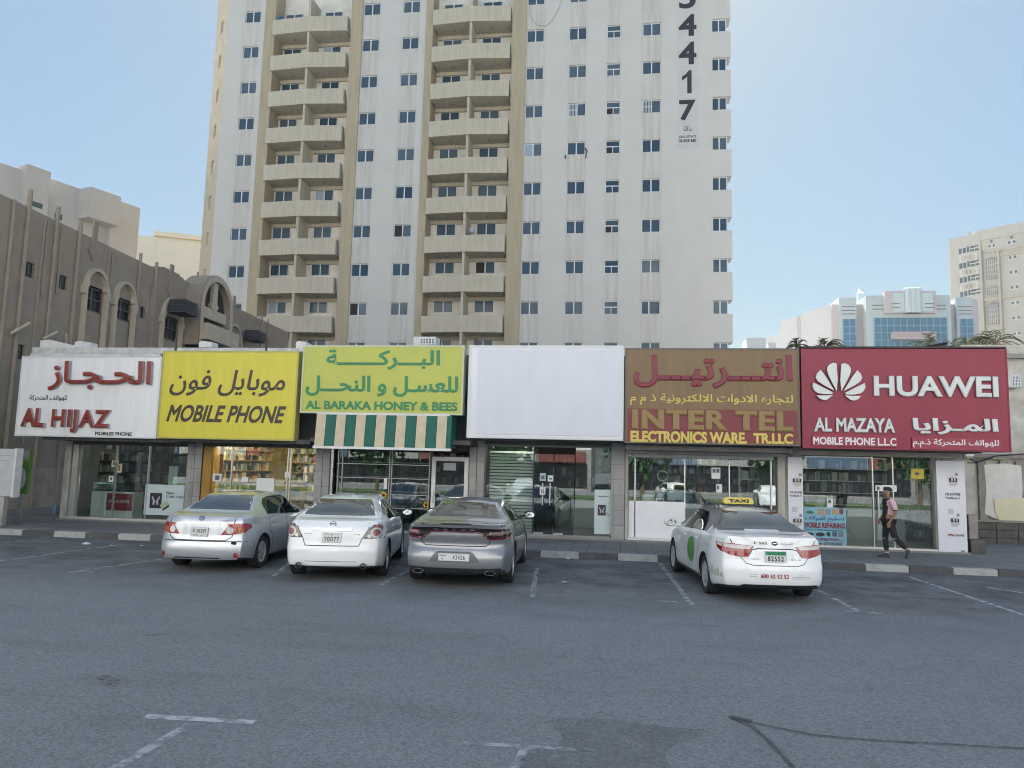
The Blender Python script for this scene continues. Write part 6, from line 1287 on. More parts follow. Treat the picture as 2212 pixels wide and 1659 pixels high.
    def plate(s, z0, z1, half, writing_, green=False, cx=0., wide=False, xoff=None):
        h = s.hit('rear', cx, (z0 + z1) / 2); x = h[0].x - .012; mb = MB(); mb.box(x - .008, x + .05, -cx - half, -cx + half, z0, z1); p = mb.build('licence_plate', plate_white, s.o, local=True, bevel=.004)
        def flat(body, a0, a1, za, zb, m, bold=.02, nm='lettering'):
            q = MB(); q.text(body, a0, a1, za, zb, 0, 0, bold, spacing=1.2); q.v = [Vector((x - .010 + v.y * .2, -v.x, v.z)) for v in q.v]; q.build(nm, m, p, local=True)
        for args in writing_: flat(*args)
        if green: q = MB(); q.box(x - .0105, x - .0085, -cx - half + .008, -cx + half - .008, z1 - (z1 - z0) * .36, z1 - .006); q.build('green_band', plate_green, p, local=True)
        q = MB()
        for a, b, c, d in ((-half, half, z0, z0 + .006), (-half, half, z1 - .006, z1), (-half, -half + .006, z0 + .006, z1 - .006), (half - .006, half, z0 + .006, z1 - .006)): q.box(x - .0115, x - .0086, -cx + a, -cx + b, c, d)
        q.build('plate_frame', alu, p, local=True); return p
    def mirror(s, x, z, m, sides=(1, -1)):
        for sg in sides:
            mb = MB(); c = Vector((x - s.roh, sg * (s.w + .10), z)); n = 10; m_ = 8; ix = []
            for i in range(n + 1):
                th = math.pi * i / n; ix.append([mb.P(c + Vector((.085 * math.cos(2 * math.pi * k / m_) * math.sin(th) ** .6, -sg * .125 * math.cos(th), .085 * math.sin(2 * math.pi * k / m_) * math.sin(th) ** .6))) for k in range(m_)])
            for A, B in zip(ix, ix[1:]):
                for k in range(m_): mb.face((A[k], B[k], B[(k + 1) % m_], A[(k + 1) % m_]))
            mb.hexa([c + Vector((-.03, -sg * .10, -.05)), c + Vector((.04, -sg * .10, -.05)), c + Vector((.05, -sg * .22, -.08)), c + Vector((-.03, -sg * .22, -.08)), c + Vector((-.03, -sg * .10, .0)), c + Vector((.04, -sg * .10, .0)), c + Vector((.05, -sg * .22, -.02)), c + Vector((-.03, -sg * .22, -.02))])
            o = mb.build('mirror', m, s.o, local=True, smooth=True, auto=50)
            g = MB(); g.prism([(.10 * math.cos(k * math.pi / 8), .06 * math.sin(k * math.pi / 8)) for k in range(16)], 0, .004); g.v = [c + Vector((-.078 - v.y, v.x, v.z)) for v in g.v]; g.build('mirror_glass', mat('mirror_silver', (.7, .75, .75), .03, 1.), o, local=True)
    def handle(s, x, z, m, sides=('left', 'right')):
        for md in sides:
            h = s.hit(md, x, z)
            if not h: continue
            sg = 1 if md == 'left' else -1; mb = MB(); p = h[0]; mb.box(p.x - .09, p.x + .09, p.y - .01, p.y + sg * .028, z - .014, z + .014); mb.build('door_handle', m, s.o, local=True, bevel=.008)
    def exhaust(s, h, z, r, m=chrome, flat=1.):
        for sg in (1, -1):
            q = s.hit('rear', h * sg, z + r * 1.2) or s.hit('rear', h * sg, z + r * 2.4); x = q[0].x - .035; mb = MB(); n = 16; rows = []
            for rr, xx in ((r, x + .2), (r, x - .015), (r * .82, x - .015), (r * .78, x + .18)): rows.append([mb.P((xx, -h * sg + rr * flat * math.cos(2 * math.pi * k / n), z + rr * math.sin(2 * math.pi * k / n))) for k in range(n)])
            for i, (A, B) in enumerate(zip(rows, rows[1:])):
                for k in range(n): mb.face((A[k], B[k], B[(k + 1) % n], A[(k + 1) % n]), 1 if i == 2 else 0)
            mb.face(rows[-1], 1); mb.build('exhaust_pipe', [m, under_m], s.o, local=True, smooth=True, auto=40)
def ellipse(cx, cz, a, b, n=20): return [(cx + a * math.cos(2 * math.pi * k / n), cz + b * math.sin(2 * math.pi * k / n)) for k in range(n)]
def ringpts(c, cx, cz, a, b, t, m, name, parent=None, off=.008):
    n = 24; o_ = ellipse(cx, cz, a, b, n); i_ = ellipse(cx, cz, a - t, b - t, n); fs = [(k, (k + 1) % n, n + (k + 1) % n, n + k) for k in range(n)]; return c.decal(name, o_ + i_, 'rear', m, off, parent, faces=fs)

# --- silver sedan
silver = paint('silver_paint', (.56, .58, .61), .55)
Car.spokes, Car.spw, Car.rim_frac = 9, .045, .64
c = Car('parked_car', 'silver sedan with a chipped bumper and red amber tail lamps, parked before the yellow sign', (-7.85, 14.35), R(4), 4.54, .88, .98, 2.6, .315,
        [(0, 1.03), (.2, 1.06), (.60, 1.08), (.74, 1.10), (1.02, 1.25), (1.30, 1.385), (1.55, 1.432), (2.1, 1.465), (2.6, 1.44), (2.85, 1.37), (3.55, 1.03), (3.7, .99), (4.2, .86), (4.45, .74), (4.54, .62)],
        [(0, .985), (.5, 1.0), (1.2, .985), (3.4, .92), (4.2, .78), (4.54, .58)], [(.18, .12), (.25, .03), (.35, 0), (.52, .0), (.58, .035), (.64, .06), (.8, .075), (.95, .10), (1.04, .16)], silver, kc=.17, roofw=.60)
c.decal('rear_window', [(-.62, 1.12), (.62, 1.12), (.575, 1.20), (.52, 1.30), (.46, 1.385), (-.46, 1.385), (-.52, 1.30), (-.575, 1.20)], 'rear', glass_rear)
for gl in ([(1.30, 1.03), (2.20, 1.0), (2.20, 1.375), (1.75, 1.36), (1.48, 1.32), (1.33, 1.23)], [(2.26, .998), (3.30, .965), (3.10, 1.10), (2.75, 1.30), (2.55, 1.37), (2.26, 1.378)]): c.decal('side_window', gl, 'side', glass_car, mirror=True)
c.seam([(2.23, 1.0), (2.23, 1.37)], 'side', .06, 'pillar_trim', black_plastic, .003)
tl = c.decal('tail_light', [(.40, .69), (.62, .70), (.79, .735), (.82, .80), (.82, .885), (.79, .90), (.60, .905), (.50, .83)], 'rear', lamp_red, .006, mirror=True)
c.decal('reverse_lens', ellipse(.55, .775, .062, .062, 18), 'rear', lamp_clear, .010, tl, mirror=True); c.decal('indicator_lens', [(.655, .71), (.76, .735), (.77, .80), (.70, .83), (.65, .81)], 'rear', lamp_amber, .009, tl, mirror=True)
c.decal('tail_light_wrap', [(.13, .90), (.40, .885), (.46, .85), (.44, .81), (.30, .765), (.13, .72)], 'side', lamp_red, .006, mirror=True)
c.decal('boot_trim', [(-.36, .88), (.36, .88), (.37, .905), (.35, .92), (-.35, .92), (-.37, .905)], 'rear', chrome, .016)
c.plate(.66, .825, .165, [('R 58209', -.12, .13, .725, .795, ink_black, .012), ('DUBAI', -.11, -.02, .675, .695, ink_black, .03), (arabic('دبي'), .03, .11, .672, .70, ink_black, .03)])
ringpts(c, .0, .985, .062, .042, .010, chrome, 'badge'); ringpts(c, 0, .99, .028, .036, .008, chrome, 'badge'); ringpts(c, 0, 1.0, .045, .02, .007, chrome, 'badge')
c.seam([(-.62, .99), (-.60, .66), (-.50, .59), (.50, .59), (.60, .66), (.62, .99)], 'rear'); c.seam([(-.86, .575), (.86, .575)], 'rear', .012); c.seam([(-.50, .21), (-.42, .27), (.42, .27), (.50, .21)], 'rear', .022)
c.seam([(1.28, 1.02), (1.28, .70), (1.42, .62), (1.42, .24)], 'side'); c.seam([(2.23, 1.0), (2.23, .24)], 'side'); c.seam([(3.3, .96), (3.30, .30)], 'side'); c.seam([(.9, .235), (3.0, .235)], 'side', .05, 'sill_trim', black_plastic)
c.decal('reflector', [(.66, .28), (.73, .28), (.74, .33), (.72, .37), (.66, .36)], 'rear', lamp_red, .006, mirror=True); c.decal('paint_chip', [(.60, .53), (.68, .51), (.70, .55), (.66, .575), (.61, .57)], 'rear', seam_m, .004, c.body)
c.text('COROLLA', -.60, -.48, .985, 1.0, 'rear', chrome, .01); c.text('LIMITED XLi', .36, .58, .945, .962, 'rear', ink_pale, .02)
c.mirror(3.28, 1.02, silver); c.handle(1.52, .86, silver); c.handle(2.52, .85, silver)
# --- white sedan with round lamps
wpaint = paint('white_car_paint', (.86, .87, .88), .0, .3)
Car.spokes, Car.spw, Car.rim_frac = 7, .075, .68
c = Car('parked_car', 'white sedan with round ring tail lamps between the silver and grey cars', (-5.22, 14.0), R(10.5), 4.82, .8975, 1.03, 2.776, .33,
        [(0, 1.06), (.15, 1.08), (.50, 1.09), (.64, 1.115), (.98, 1.285), (1.24, 1.39), (1.55, 1.443), (2.2, 1.475), (2.75, 1.445), (3.0, 1.375), (3.75, 1.03), (4.4, .88), (4.7, .74), (4.82, .6)],
        [(0, 1.03), (.8, 1.02), (3.6, .93), (4.4, .78), (4.82, .58)], [(.2, .14), (.3, .02), (.42, 0), (.58, .0), (.63, .03), (.8, .05), (1.0, .10), (1.07, .16)], wpaint, kc=.18, roofw=.60)
c.decal('rear_window', [(-.4, 1.12), (.4, 1.12), (.65, 1.13), (.61, 1.22), (.545, 1.33), (.49, 1.395), (-.49, 1.395), (-.545, 1.33), (-.61, 1.22), (-.65, 1.13)], 'rear', glass_rear)
for gl in ([(1.38, 1.04), (2.25, 1.01), (2.25, 1.375), (1.85, 1.36), (1.5, 1.28), (1.28, 1.14)], [(2.31, 1.008), (3.50, .97), (3.25, 1.12), (2.95, 1.28), (2.65, 1.36), (2.31, 1.38)]): c.decal('side_window', gl, 'side', glass_car, mirror=True)
c.seam([(2.28, 1.01), (2.28, 1.37)], 'side', .06, 'pillar_trim', black_plastic, .003)
tl = c.decal('tail_light', [(.52, .765), (.80, .77), (.835, .80), (.84, .93), (.82, .985), (.77, 1.005), (.70, .995), (.62, .91)], 'rear', lamp_grey, .006, mirror=True)
c.decal('amber_lens', [(.69, .945), (.75, .962), (.82, .955), (.81, .978), (.77, .992), (.72, .98)], 'rear', lamp_amber, .009, tl, mirror=True); c.decal('lamp_ring', ellipse(.745, .86, .088, .088, 22), 'rear', lamp_clear, .010, tl, mirror=True); c.decal('stop_lens', ellipse(.745, .86, .060, .060, 18), 'rear', mat('lamp_rose', (.30, .10, .10), .2, coat=1.), .015, tl, mirror=True); c.decal('reverse_lens', ellipse(.635, .80, .032, .032, 14), 'rear', lamp_clear, .010, tl, mirror=True)
c.decal('tail_light_wrap', [(.16, .80), (.30, .83), (.36, .89), (.30, .94), (.16, .95)], 'side', lamp_grey, .006, mirror=True)
c.decal('boot_trim', [(-.33, .885), (.33, .885), (.34, .93), (-.34, .93)], 'rear', chrome, .016)
c.plate(.685, .855, .165, [('70077', -.13, .13, .705, .785, ink_black, .012), ('7', -.012, .012, .80, .835, ink_black, .02), ('DUBAI', -.13, -.05, .832, .845, ink_pale, .02)])
ringpts(c, 0, 1.0, .052, .045, .009, chrome, 'badge'); c.decal('badge', [(-.06, .992), (.06, .992), (.06, 1.008), (-.06, 1.008)], 'rear', chrome, .011)
c.seam([(-.62, 1.03), (-.64, .95), (-.52, .76), (-.47, .63), (.47, .63), (.52, .76), (.64, .95), (.62, 1.03)], 'rear'); c.seam([(-.87, .765), (-.55, .765)], 'rear'); c.seam([(.55, .765), (.87, .765)], 'rear'); c.seam([(-.45, .36), (.45, .36)], 'rear', .008)
c.seam([(1.3, 1.02), (1.42, .72), (1.52, .6), (1.52, .26)], 'side'); c.seam([(2.28, 1.0), (2.28, .26)], 'side'); c.seam([(3.4, .96), (3.42, .30)], 'side'); c.seam([(1.35, .50), (3.4, .44)], 'side', .03, 'side_strip', mat('strip_grey', (.42, .44, .46), .5))
c.exhaust(.56, .285, .055, mat('dull_pipe', (.12, .10, .09), .35, .8)); c.text('ALTIMA', .36, .48, .825, .84, 'rear', chrome, .02); c.text('NISSAN', -.50, -.36, .825, .84, 'rear', chrome, .02)
c.mirror(3.45, 1.05, black_plastic, (-1,)); c.mirror(3.45, 1.05, wpaint, (1,)); c.handle(1.65, .89, wpaint); c.handle(2.65, .87, wpaint)
# --- dark grey fastback with a full-width lamp
grey_p = paint('grey_paint', (.29, .30, .315), .6, .33)
Car.spokes, Car.spw, Car.rim_frac = 5, .10, .72
c = Car('parked_car', 'grey fastback sedan with a full width red lamp band and low long plate', (-2.86, 13.95), R(3), 5.04, .9525, 1.06, 3.05, .36,
        [(0, 1.075), (.10, 1.10), (.2, 1.10), (.6, 1.105), (.88, 1.14), (1.3, 1.31), (1.6, 1.41), (2.0, 1.45), (2.4, 1.48), (2.9, 1.45), (3.15, 1.38), (3.85, 1.06), (4.7, .9), (4.95, .76), (5.04, .65)],
        [(0, 1.03), (.9, 1.05), (1.6, 1.01), (3.7, .96), (4.6, .82), (5.04, .6)], [(.18, .16), (.3, .03), (.45, 0), (.64, .02), (.68, .075), (.80, .085), (.84, .05), (.98, .055), (1.03, .06), (1.07, .02), (1.10, .03)], grey_p, kc=.20, roofw=.60)
c.decal('rear_window', [(-.5, 1.165), (0, 1.175), (.5, 1.165), (.66, 1.155), (.62, 1.23), (.55, 1.33), (.48, 1.40), (-.48, 1.40), (-.55, 1.33), (-.62, 1.23), (-.66, 1.155)], 'rear', glass_rear)
for gl in ([(1.50, 1.08), (2.45, 1.04), (2.45, 1.385), (2.05, 1.365), (1.72, 1.28)], [(2.51, 1.038), (3.60, 1.01), (3.40, 1.13), (3.05, 1.30), (2.8, 1.37), (2.51, 1.388)]): c.decal('side_window', gl, 'side', glass_car, mirror=True)
c.seam([(2.48, 1.03), (2.48, 1.38)], 'side', .06, 'pillar_trim', black_plastic, .003)
band = [(-.93, .99), (-.91, .88), (-.86, .845), (-.62, .835), (-.54, .85), (-.42, .935), (-.36, .95), (.36, .95), (.42, .935), (.54, .85), (.62, .835), (.86, .845), (.91, .88), (.93, .99), (.80, 1.015), (.4, 1.03), (-.4, 1.03), (-.80, 1.015)]
tl = c.decal('tail_light_band', band, 'rear', lamp_smoke, .006)
c.decal('red_line', [(-.90, .885), (-.86, .852), (-.62, .842), (-.545, .858), (-.425, .943), (-.36, .958), (.36, .958), (.425, .943), (.545, .858), (.62, .842), (.86, .852), (.90, .885), (.87, .88), (.62, .860), (.553, .870), (.433, .955), (.365, .971), (-.365, .971), (-.433, .955), (-.553, .870), (-.62, .860), (-.87, .88)], 'rear', mat('lamp_wine', (.16, .012, .022), .12, coat=1.), .010, tl)
c.decal('red_lens', [(-.90, .975), (-.87, .91), (-.63, .895), (-.62, .97)], 'rear', lamp_dark_red, .009, tl); c.decal('red_lens', [(.90, .975), (.87, .91), (.63, .895), (.62, .97)], 'rear', lamp_dark_red, .009, tl)
c.decal('clear_lens', [(-.84, .965), (-.83, .935), (-.66, .925), (-.655, .962)], 'rear', mat('lamp_pinkish', (.35, .16, .16), .2, coat=1.), .012, tl); c.decal('clear_lens', [(.86, .965), (.84, .93), (.60, .92), (.58, .962)], 'rear', lamp_grey, .012, tl)
for k, ch in enumerate('DODGE'): c.text(ch, -.36 + k * .155, -.29 + k * .155, .993, 1.012, 'rear', chrome, .04, 'letter', tl, .012)
c.seam([(-.60, .83), (-.58, .76), (-.52, .72), (.52, .72), (.58, .76), (.60, .83)], 'rear', .014); c.seam([(-.93, 1.065), (-.5, 1.085), (.5, 1.085), (.93, 1.065)], 'rear', .02, 'spoiler_gap')
c.decal('plate_recess', [(-.44, .455), (.44, .455), (.34, .60), (.28, .63), (-.28, .63), (-.34, .60)], 'rear', mat('recess_grey', (.13, .13, .14), .4), .003)
c.plate(.475, .60, .265, [('43426', -.02, .19, .50, .575, ink_black, .012), ('Q', -.215, -.185, .495, .53, ink_black, .02), ('DUBAI', -.24, -.14, .552, .578, ink_black, .02)])
c.decal('diffuser', [(-.80, .215), (.80, .215), (.86, .30), (.78, .36), (.40, .355), (-.40, .355), (-.78, .36), (-.86, .30)], 'rear', black_plastic, .005); c.exhaust(.62, .285, .042, chrome, 2.3)
c.seam([(1.45, 1.05), (1.50, .75), (1.62, .62), (1.62, .27)], 'side'); c.seam([(2.48, 1.02), (2.48, .27)], 'side'); c.seam([(3.62, 1.0), (3.62, .30)], 'side'); c.seam([(1.5, .26), (3.5, .26)], 'side', .04, 'sill_trim', black_plastic)
c.decal('roof_antenna', [(1.98, -.05), (2.10, -.04), (2.10, .04), (1.98, .05)], 'top', black_plastic, .02); c.mirror(3.5, 1.09, black_plastic); c.handle(1.85, .93, chrome); c.handle(2.85, .91, chrome)
# --- taxi
tpaint = paint('taxi_white_paint', (.88, .89, .90), .0, .3); taxi_grey = paint('taxi_grey_wrap', (.12, .12, .125), .1, .4, .3)
Car.spokes, Car.spw, Car.rim_frac = 10, .04, .68
c = Car('parked_taxi', 'white taxi with grey pillars, a green door oval and a yellow roof sign', (2.33, 13.95), R(7.5), 4.85, .91, 1.08, 2.775, .33,
        [(0, 1.06), (.12, 1.085), (.55, 1.095), (.72, 1.12), (1.10, 1.295), (1.38, 1.40), (1.70, 1.447), (2.3, 1.47), (2.8, 1.445), (3.05, 1.375), (3.8, 1.04), (4.5, .88), (4.75, .75), (4.85, .6)],
        [(0, 1.01), (.9, 1.02), (3.6, .93), (4.4, .8), (4.85, .58)], [(.2, .16), (.27, .06), (.36, .01), (.5, 0), (.60, .0), (.64, .03), (.8, .05), (.95, .07), (1.02, .06), (1.07, .10)], tpaint, (taxi_grey, .36), kc=.19, roofw=.60)
c.decal('rear_window', [(-.66, 1.135), (.66, 1.135), (.62, 1.22), (.55, 1.33), (.49, 1.40), (-.49, 1.40), (-.55, 1.33), (-.62, 1.22)], 'rear', glass_rear)
for gl in ([(1.40, 1.05), (2.28, 1.02), (2.28, 1.375), (1.9, 1.36), (1.62, 1.30)], [(2.34, 1.018), (3.52, .98), (3.30, 1.12), (2.98, 1.29), (2.7, 1.365), (2.34, 1.38)]): c.decal('side_window', gl, 'side', glass_car_l, mirror=True)
c.seam([(2.31, 1.02), (2.31, 1.37)], 'side', .06, 'pillar_trim', black_plastic, .003)
tl = c.decal('tail_light', [(.33, .915), (.44, .745), (.55, .735), (.70, .765), (.81, .81), (.845, .86), (.845, .945), (.66, .94)], 'rear', lamp_red, .006, mirror=True)
c.decal('clear_lens', [(.345, .91), (.41, .865), (.62, .865), (.80, .885), (.838, .905), (.838, .937), (.66, .932)], 'rear', lamp_clear, .010, tl, mirror=True)
c.seam([(.60, .745), (.66, .94)], 'rear', .008, 'lens_gap'); c.seam([(-.60, .745), (-.66, .94)], 'rear', .008, 'lens_gap')
c.decal('tail_light_wrap', [(.15, .945), (.36, .935), (.42, .915), (.34, .86), (.15, .80)], 'side', lamp_red, .006, mirror=True)
c.seam([(-.44, .74), (-.36, .855), (-.28, .875), (.28, .875), (.36, .855), (.44, .74)], 'rear', .014); c.seam([(-.54, .735), (-.46, .64), (-.36, .615), (.36, .615), (.46, .64), (.54, .735)], 'rear', .010); c.seam([(-.70, 1.06), (-.66, .95)], 'rear'); c.seam([(.66, .95), (.70, 1.06)], 'rear')
c.plate(.665, .845, .17, [('82552', -.13, .13, .685, .765, ink_black, .03), (arabic('ابوظبي') if False else 'U.A.E', -.12, -.02, .80, .82, ink_black, .02), ('A.D', .03, .12, .80, .82, ink_black, .02)], True)
c.text('E 552', -.33, -.12, .945, .985, 'rear', ink_black, .02); c.decal('badge', ellipse(0, .962, .05, .032, 16), 'rear', ink_black, .007); c.decal('badge_bar', [(-.03, .957), (.03, .957), (.03, .97), (-.03, .97)], 'rear', chrome, .010); c.text(arabic('السيارة'), .10, .30, .935, .985, 'rear', ink_pale, .01)
c.text('600 52 52 52', -.25, .20, .42, .485, 'rear', ink_red, .03); c.seam([(-.43, .475), (-.30, .475)], 'rear', .008, 'small_print', ink_pale); c.seam([(-.41, .44), (-.30, .44)], 'rear', .010, 'small_print', ink_pale)
for z, a, b in ((.47, .34, .46), (.445, .26, .56), (.42, .25, .57)): c.seam([(a, z), (b, z)], 'rear', .008, 'small_print', ink_pale)
c.text('Camry', -.38, -.26, .70, .725, 'rear', chrome, .01); c.text('2.5 SE', .25, .42, .70, .722, 'rear', chrome, .01)
c.decal('bumper_grille', [(-.62, .225), (.72, .225), (.76, .26), (.68, .315), (-.50, .315), (-.58, .28)], 'rear', black_plastic, .005)
c.decal('green_oval', ellipse(2.05, .66, .30, .235, 26), 'left', mat('oval_green', (.07, .27, .04), .4), .005); c.decal('green_oval', ellipse(2.05, .66, .30, .235, 26), 'right', MATS['oval_green'], .005)
c.seam([(1.42, 1.04), (1.46, .74), (1.56, .62), (1.56, .27)], 'side'); c.seam([(2.31, 1.0), (2.31, .27)], 'side'); c.seam([(3.48, .97), (3.48, .30)], 'side'); c.seam([(1.5, .26), (3.4, .26)], 'side', .05, 'sill_trim', black_plastic)
c.text('TAXI', -.0 + .85, 1.15, .84, .855, 'left', ink_pale, .01)
for a, z, w_, h_ in ((.92, .74, .30, .018), (.92, .69, .28, .045), (2.85, .72, .12, .03), (2.6, .62, .10, .05)): c.decal('side_print', [(a - w_ / 2, z - h_ / 2), (a + w_ / 2, z - h_ / 2), (a + w_ / 2, z + h_ / 2), (a - w_ / 2, z + h_ / 2)], 'left', ink_pale, .005)
pts = []
for k in range(7): a = .20 + k * .095; hh = (.05, .11, .08, .13, .10, .06, .03)[k]; c.decal('side_skyline', [(a, .40), (a + .07, .40), (a + .07, .40 + hh), (a + .035, .43 + hh), (a, .40 + hh)], 'left', mat('faint_green_print', (.45, .55, .42), .5), .005)
c.mirror(3.48, 1.05, tpaint); c.handle(1.75, .90, tpaint); c.handle(2.75, .88, tpaint)
h = c.hit('top', 2.15, 0)[0]; ts = bpy.data.objects.new('roof_sign', None); COL.objects.link(ts); ts.parent = c.o; ts.location = h + Vector((0, 0, .02))
mb = MB(); mb.prism([(-.27, .015), (.27, .015), (.29, .05), (.27, .115), (.22, .14), (-.22, .14), (-.27, .115), (-.29, .05)], -.06, .06); mb.v = [Vector((v.y, -v.x, v.z)) for v in mb.v]; mb.build('sign_box', mat('taxi_yellow', (.66, .52, .12), .4), ts, local=True, bevel=.012)
mb = MB(); mb.text('TAXI', -.19, .19, .045, .105, 0, 0, .05); mb.v = [Vector((-.064 + v.y * .2, -v.x, v.z)) for v in mb.v]; mb.build('lettering', ink_black, ts, local=True)
mb = MB(); mb.box(-.04, .04, -.3, .3, -.02, .014); mb.build('sign_foot', black_plastic, ts, local=True)
mb = MB(); mb.tube([h + Vector((.05, .33, -.02)), h + Vector((-.02, .43, .05)), h + Vector((-.30, .52, -.02))], .012, 6); mb.build('sign_strap', black_plastic, c.o, local=True)

# cars standing across the lot, mirrored in the shop windows
_cars = [x for x in COL.objects if x.parent is None and x.name.startswith(('parked_car', 'parked_taxi'))]
for src, x, y, a, lab in ((1, 3.2, -8.6, 80, 'white sedan standing across the lot behind the photographer'), (1, 9.5, -8.4, 95, 'second white sedan standing across the lot behind the photographer'), (0, -6.5, -8.8, 88, 'silver sedan standing across the lot behind the photographer')):
    k = copy_tree(_cars[src]); k.location = (x, y, 0); k.rotation_euler = (0, 0, R(a)); k['label'] = lab; k['group'] = 'cars across the lot'
# ------------------------------------------------------------------ the man walking along the pavement
def skin_mesh(joints, bones, sub=2):
    """joints: name -> (point, radius or (rx, ry)); grown into one smooth continuous surface."""
    names = list(joints); me = bpy.data.meshes.new('grown'); me.from_pydata([joints[n][0] for n in names], [(names.index(a), names.index(b)) for a, b in bones], [])
    o = bpy.data.objects.new('grown', me); COL.objects.link(o); o.modifiers.new('skin', 'SKIN'); sv = me.skin_vertices[0].data
    for i, n in enumerate(names): r = joints[n][1]; sv[i].radius = (r, r) if not isinstance(r, tuple) else r; sv[i].use_root = (i == 0)
    s = o.modifiers.new('sub', 'SUBSURF'); s.levels = s.render_levels = sub
    dg = bpy.context.evaluated_depsgraph_get(); dg.update(); out = bpy.data.meshes.new_from_object(o.evaluated_get(dg)); bpy.data.objects.remove(o); bpy.data.meshes.remove(me)
    return out
def link(me, name, m, parent, smooth=True):
    me.name = name; mi_ = [p.material_index for p in me.polygons]; me.materials.clear()
    for q in (m if isinstance(m, list) else [m]): me.materials.append(q)
    me.polygons.foreach_set('material_index', mi_); me.polygons.foreach_set('use_smooth', [True] * len(me.polygons)); o = bpy.data.objects.new(name, me); COL.objects.link(o); o.parent = parent; return o
PX, PY, PZ = 6.42, 19.75, .148
skin_c = mat('skin_brown', (.27, .15, .095), .55); cloth_black = mat('black_cloth', (.016, .016, .018), .85, var=.3, scale=12); cloth_pink = mat('pink_cloth', (.66, .42, .47), .8, var=.08, scale=10); hair_c = mat('black_hair', (.012, .010, .010), .6); shoe_c = mat('black_shoe', (.014, .014, .016), .5)
V = lambda x, y, z: Vector((x, y, z))              # local: walking towards -x, his left side towards -y
J = {'pelvis': (V(0, 0, .93), (.13, .10)), 'waist': (V(.0, 0, 1.05), (.125, .095)), 'chest': (V(.02, 0, 1.26), (.15, .11)), 'collar': (V(.01, 0, 1.40), (.10, .08)), 'neck': (V(-.01, 0, 1.46), .052), 'skull_base': (V(-.025, 0, 1.535), (.072, .08)), 'skull': (V(-.02, 0, 1.61), (.082, .098)), 'crown': (V(-.005, 0, 1.668), (.06, .07)),
     'shoulder_l': (V(.03, -.18, 1.375), .062), 'elbow_l': (V(.10, -.225, 1.11), .043), 'wrist_l': (V(-.03, -.205, .90), .030), 'palm_l': (V(-.06, -.20, .835), (.022, .040)),
     'shoulder_r': (V(.02, .18, 1.375), .062), 'elbow_r': (V(.04, .23, 1.11), .043), 'wrist_r': (V(-.12, .20, .94), .030), 'palm_r': (V(-.16, .19, .885), (.022, .040)),
     'hip_l': (V(.0, -.09, .88), .095), 'knee_l': (V(.10, -.10, .50), .060), 'ankle_l': (V(.385, -.10, .20), .040),
     'hip_r': (V(.0, .09, .88), .095), 'knee_r': (V(-.06, .10, .50), .060), 'ankle_r': (V(-.035, .10, .09), .042)}
B = [('pelvis', 'waist'), ('waist', 'chest'), ('chest', 'collar'), ('collar', 'neck'), ('neck', 'skull_base'), ('skull_base', 'skull'), ('skull', 'crown'), ('collar', 'shoulder_l'), ('shoulder_l', 'elbow_l'), ('elbow_l', 'wrist_l'), ('wrist_l', 'palm_l'), ('collar', 'shoulder_r'), ('shoulder_r', 'elbow_r'), ('elbow_r', 'wrist_r'), ('wrist_r', 'palm_r'), ('pelvis', 'hip_l'), ('hip_l', 'knee_l'), ('knee_l', 'ankle_l'), ('pelvis', 'hip_r'), ('hip_r', 'knee_r'), ('knee_r', 'ankle_r')]
for sd, palm, bend in (('l', V(-.06, -.20, .835), V(-.012, 0, -1)), ('r', V(-.16, .19, .885), V(-.35, 0, -1))):
    for k, (dx, ln) in enumerate(((-.030, .070), (-.010, .082), (.010, .078), (.028, .062))):
        a = palm + V(dx, 0, -.035); b = a + bend.normalized() * ln * .55; c_ = b + (bend.normalized() + V(-.5, 0, 0)).normalized() * ln * .45
        for nm, p, r in (('k', a, .0095), ('m', b, .0085), ('t', c_, .007)): J['f%s%d%s' % (sd, k, nm)] = (p, r)
        B += [('palm_' + sd, 'f%s%dk' % (sd, k)), ('f%s%dk' % (sd, k), 'f%s%dm' % (sd, k)), ('f%s%dm' % (sd, k), 'f%s%dt' % (sd, k))]
    a = palm + V(-.035, 0, .015); J['t%sa' % sd] = (a, .011); J['t%sb' % sd] = (a + V(-.022, 0, -.045), .009); B += [('palm_' + sd, 't%sa' % sd), ('t%sa' % sd, 't%sb' % sd)]
me = skin_mesh(J, B)
for v in me.vertices:                                # the face: nose, brow, lips and chin, eye hollows, ears
    x, y, z = v.co
    if z > 1.50 and x < -.06:
        f = math.exp(-(y / .018) ** 2)
        v.co.x -= .024 * f * math.exp(-((z - 1.578) / .018) ** 2) + .008 * math.exp(-(y / .03) ** 2) * math.exp(-((z - 1.542) / .012) ** 2) + .012 * math.exp(-(y / .03) ** 2) * math.exp(-((z - 1.512) / .016) ** 2) - .008 * math.exp(-((abs(y) - .034) / .016) ** 2) * math.exp(-((z - 1.605) / .012) ** 2)
    if 1.565 < z < 1.62 and -.03 < x < .02 and abs(y) > .06: v.co.y *= 1.14
pe = thing('person', (PX, PY, PZ), 'man in a black and pink shirt and black trousers walking past the last shop', 'person')
bo = link(me, 'body', skin_c, pe)
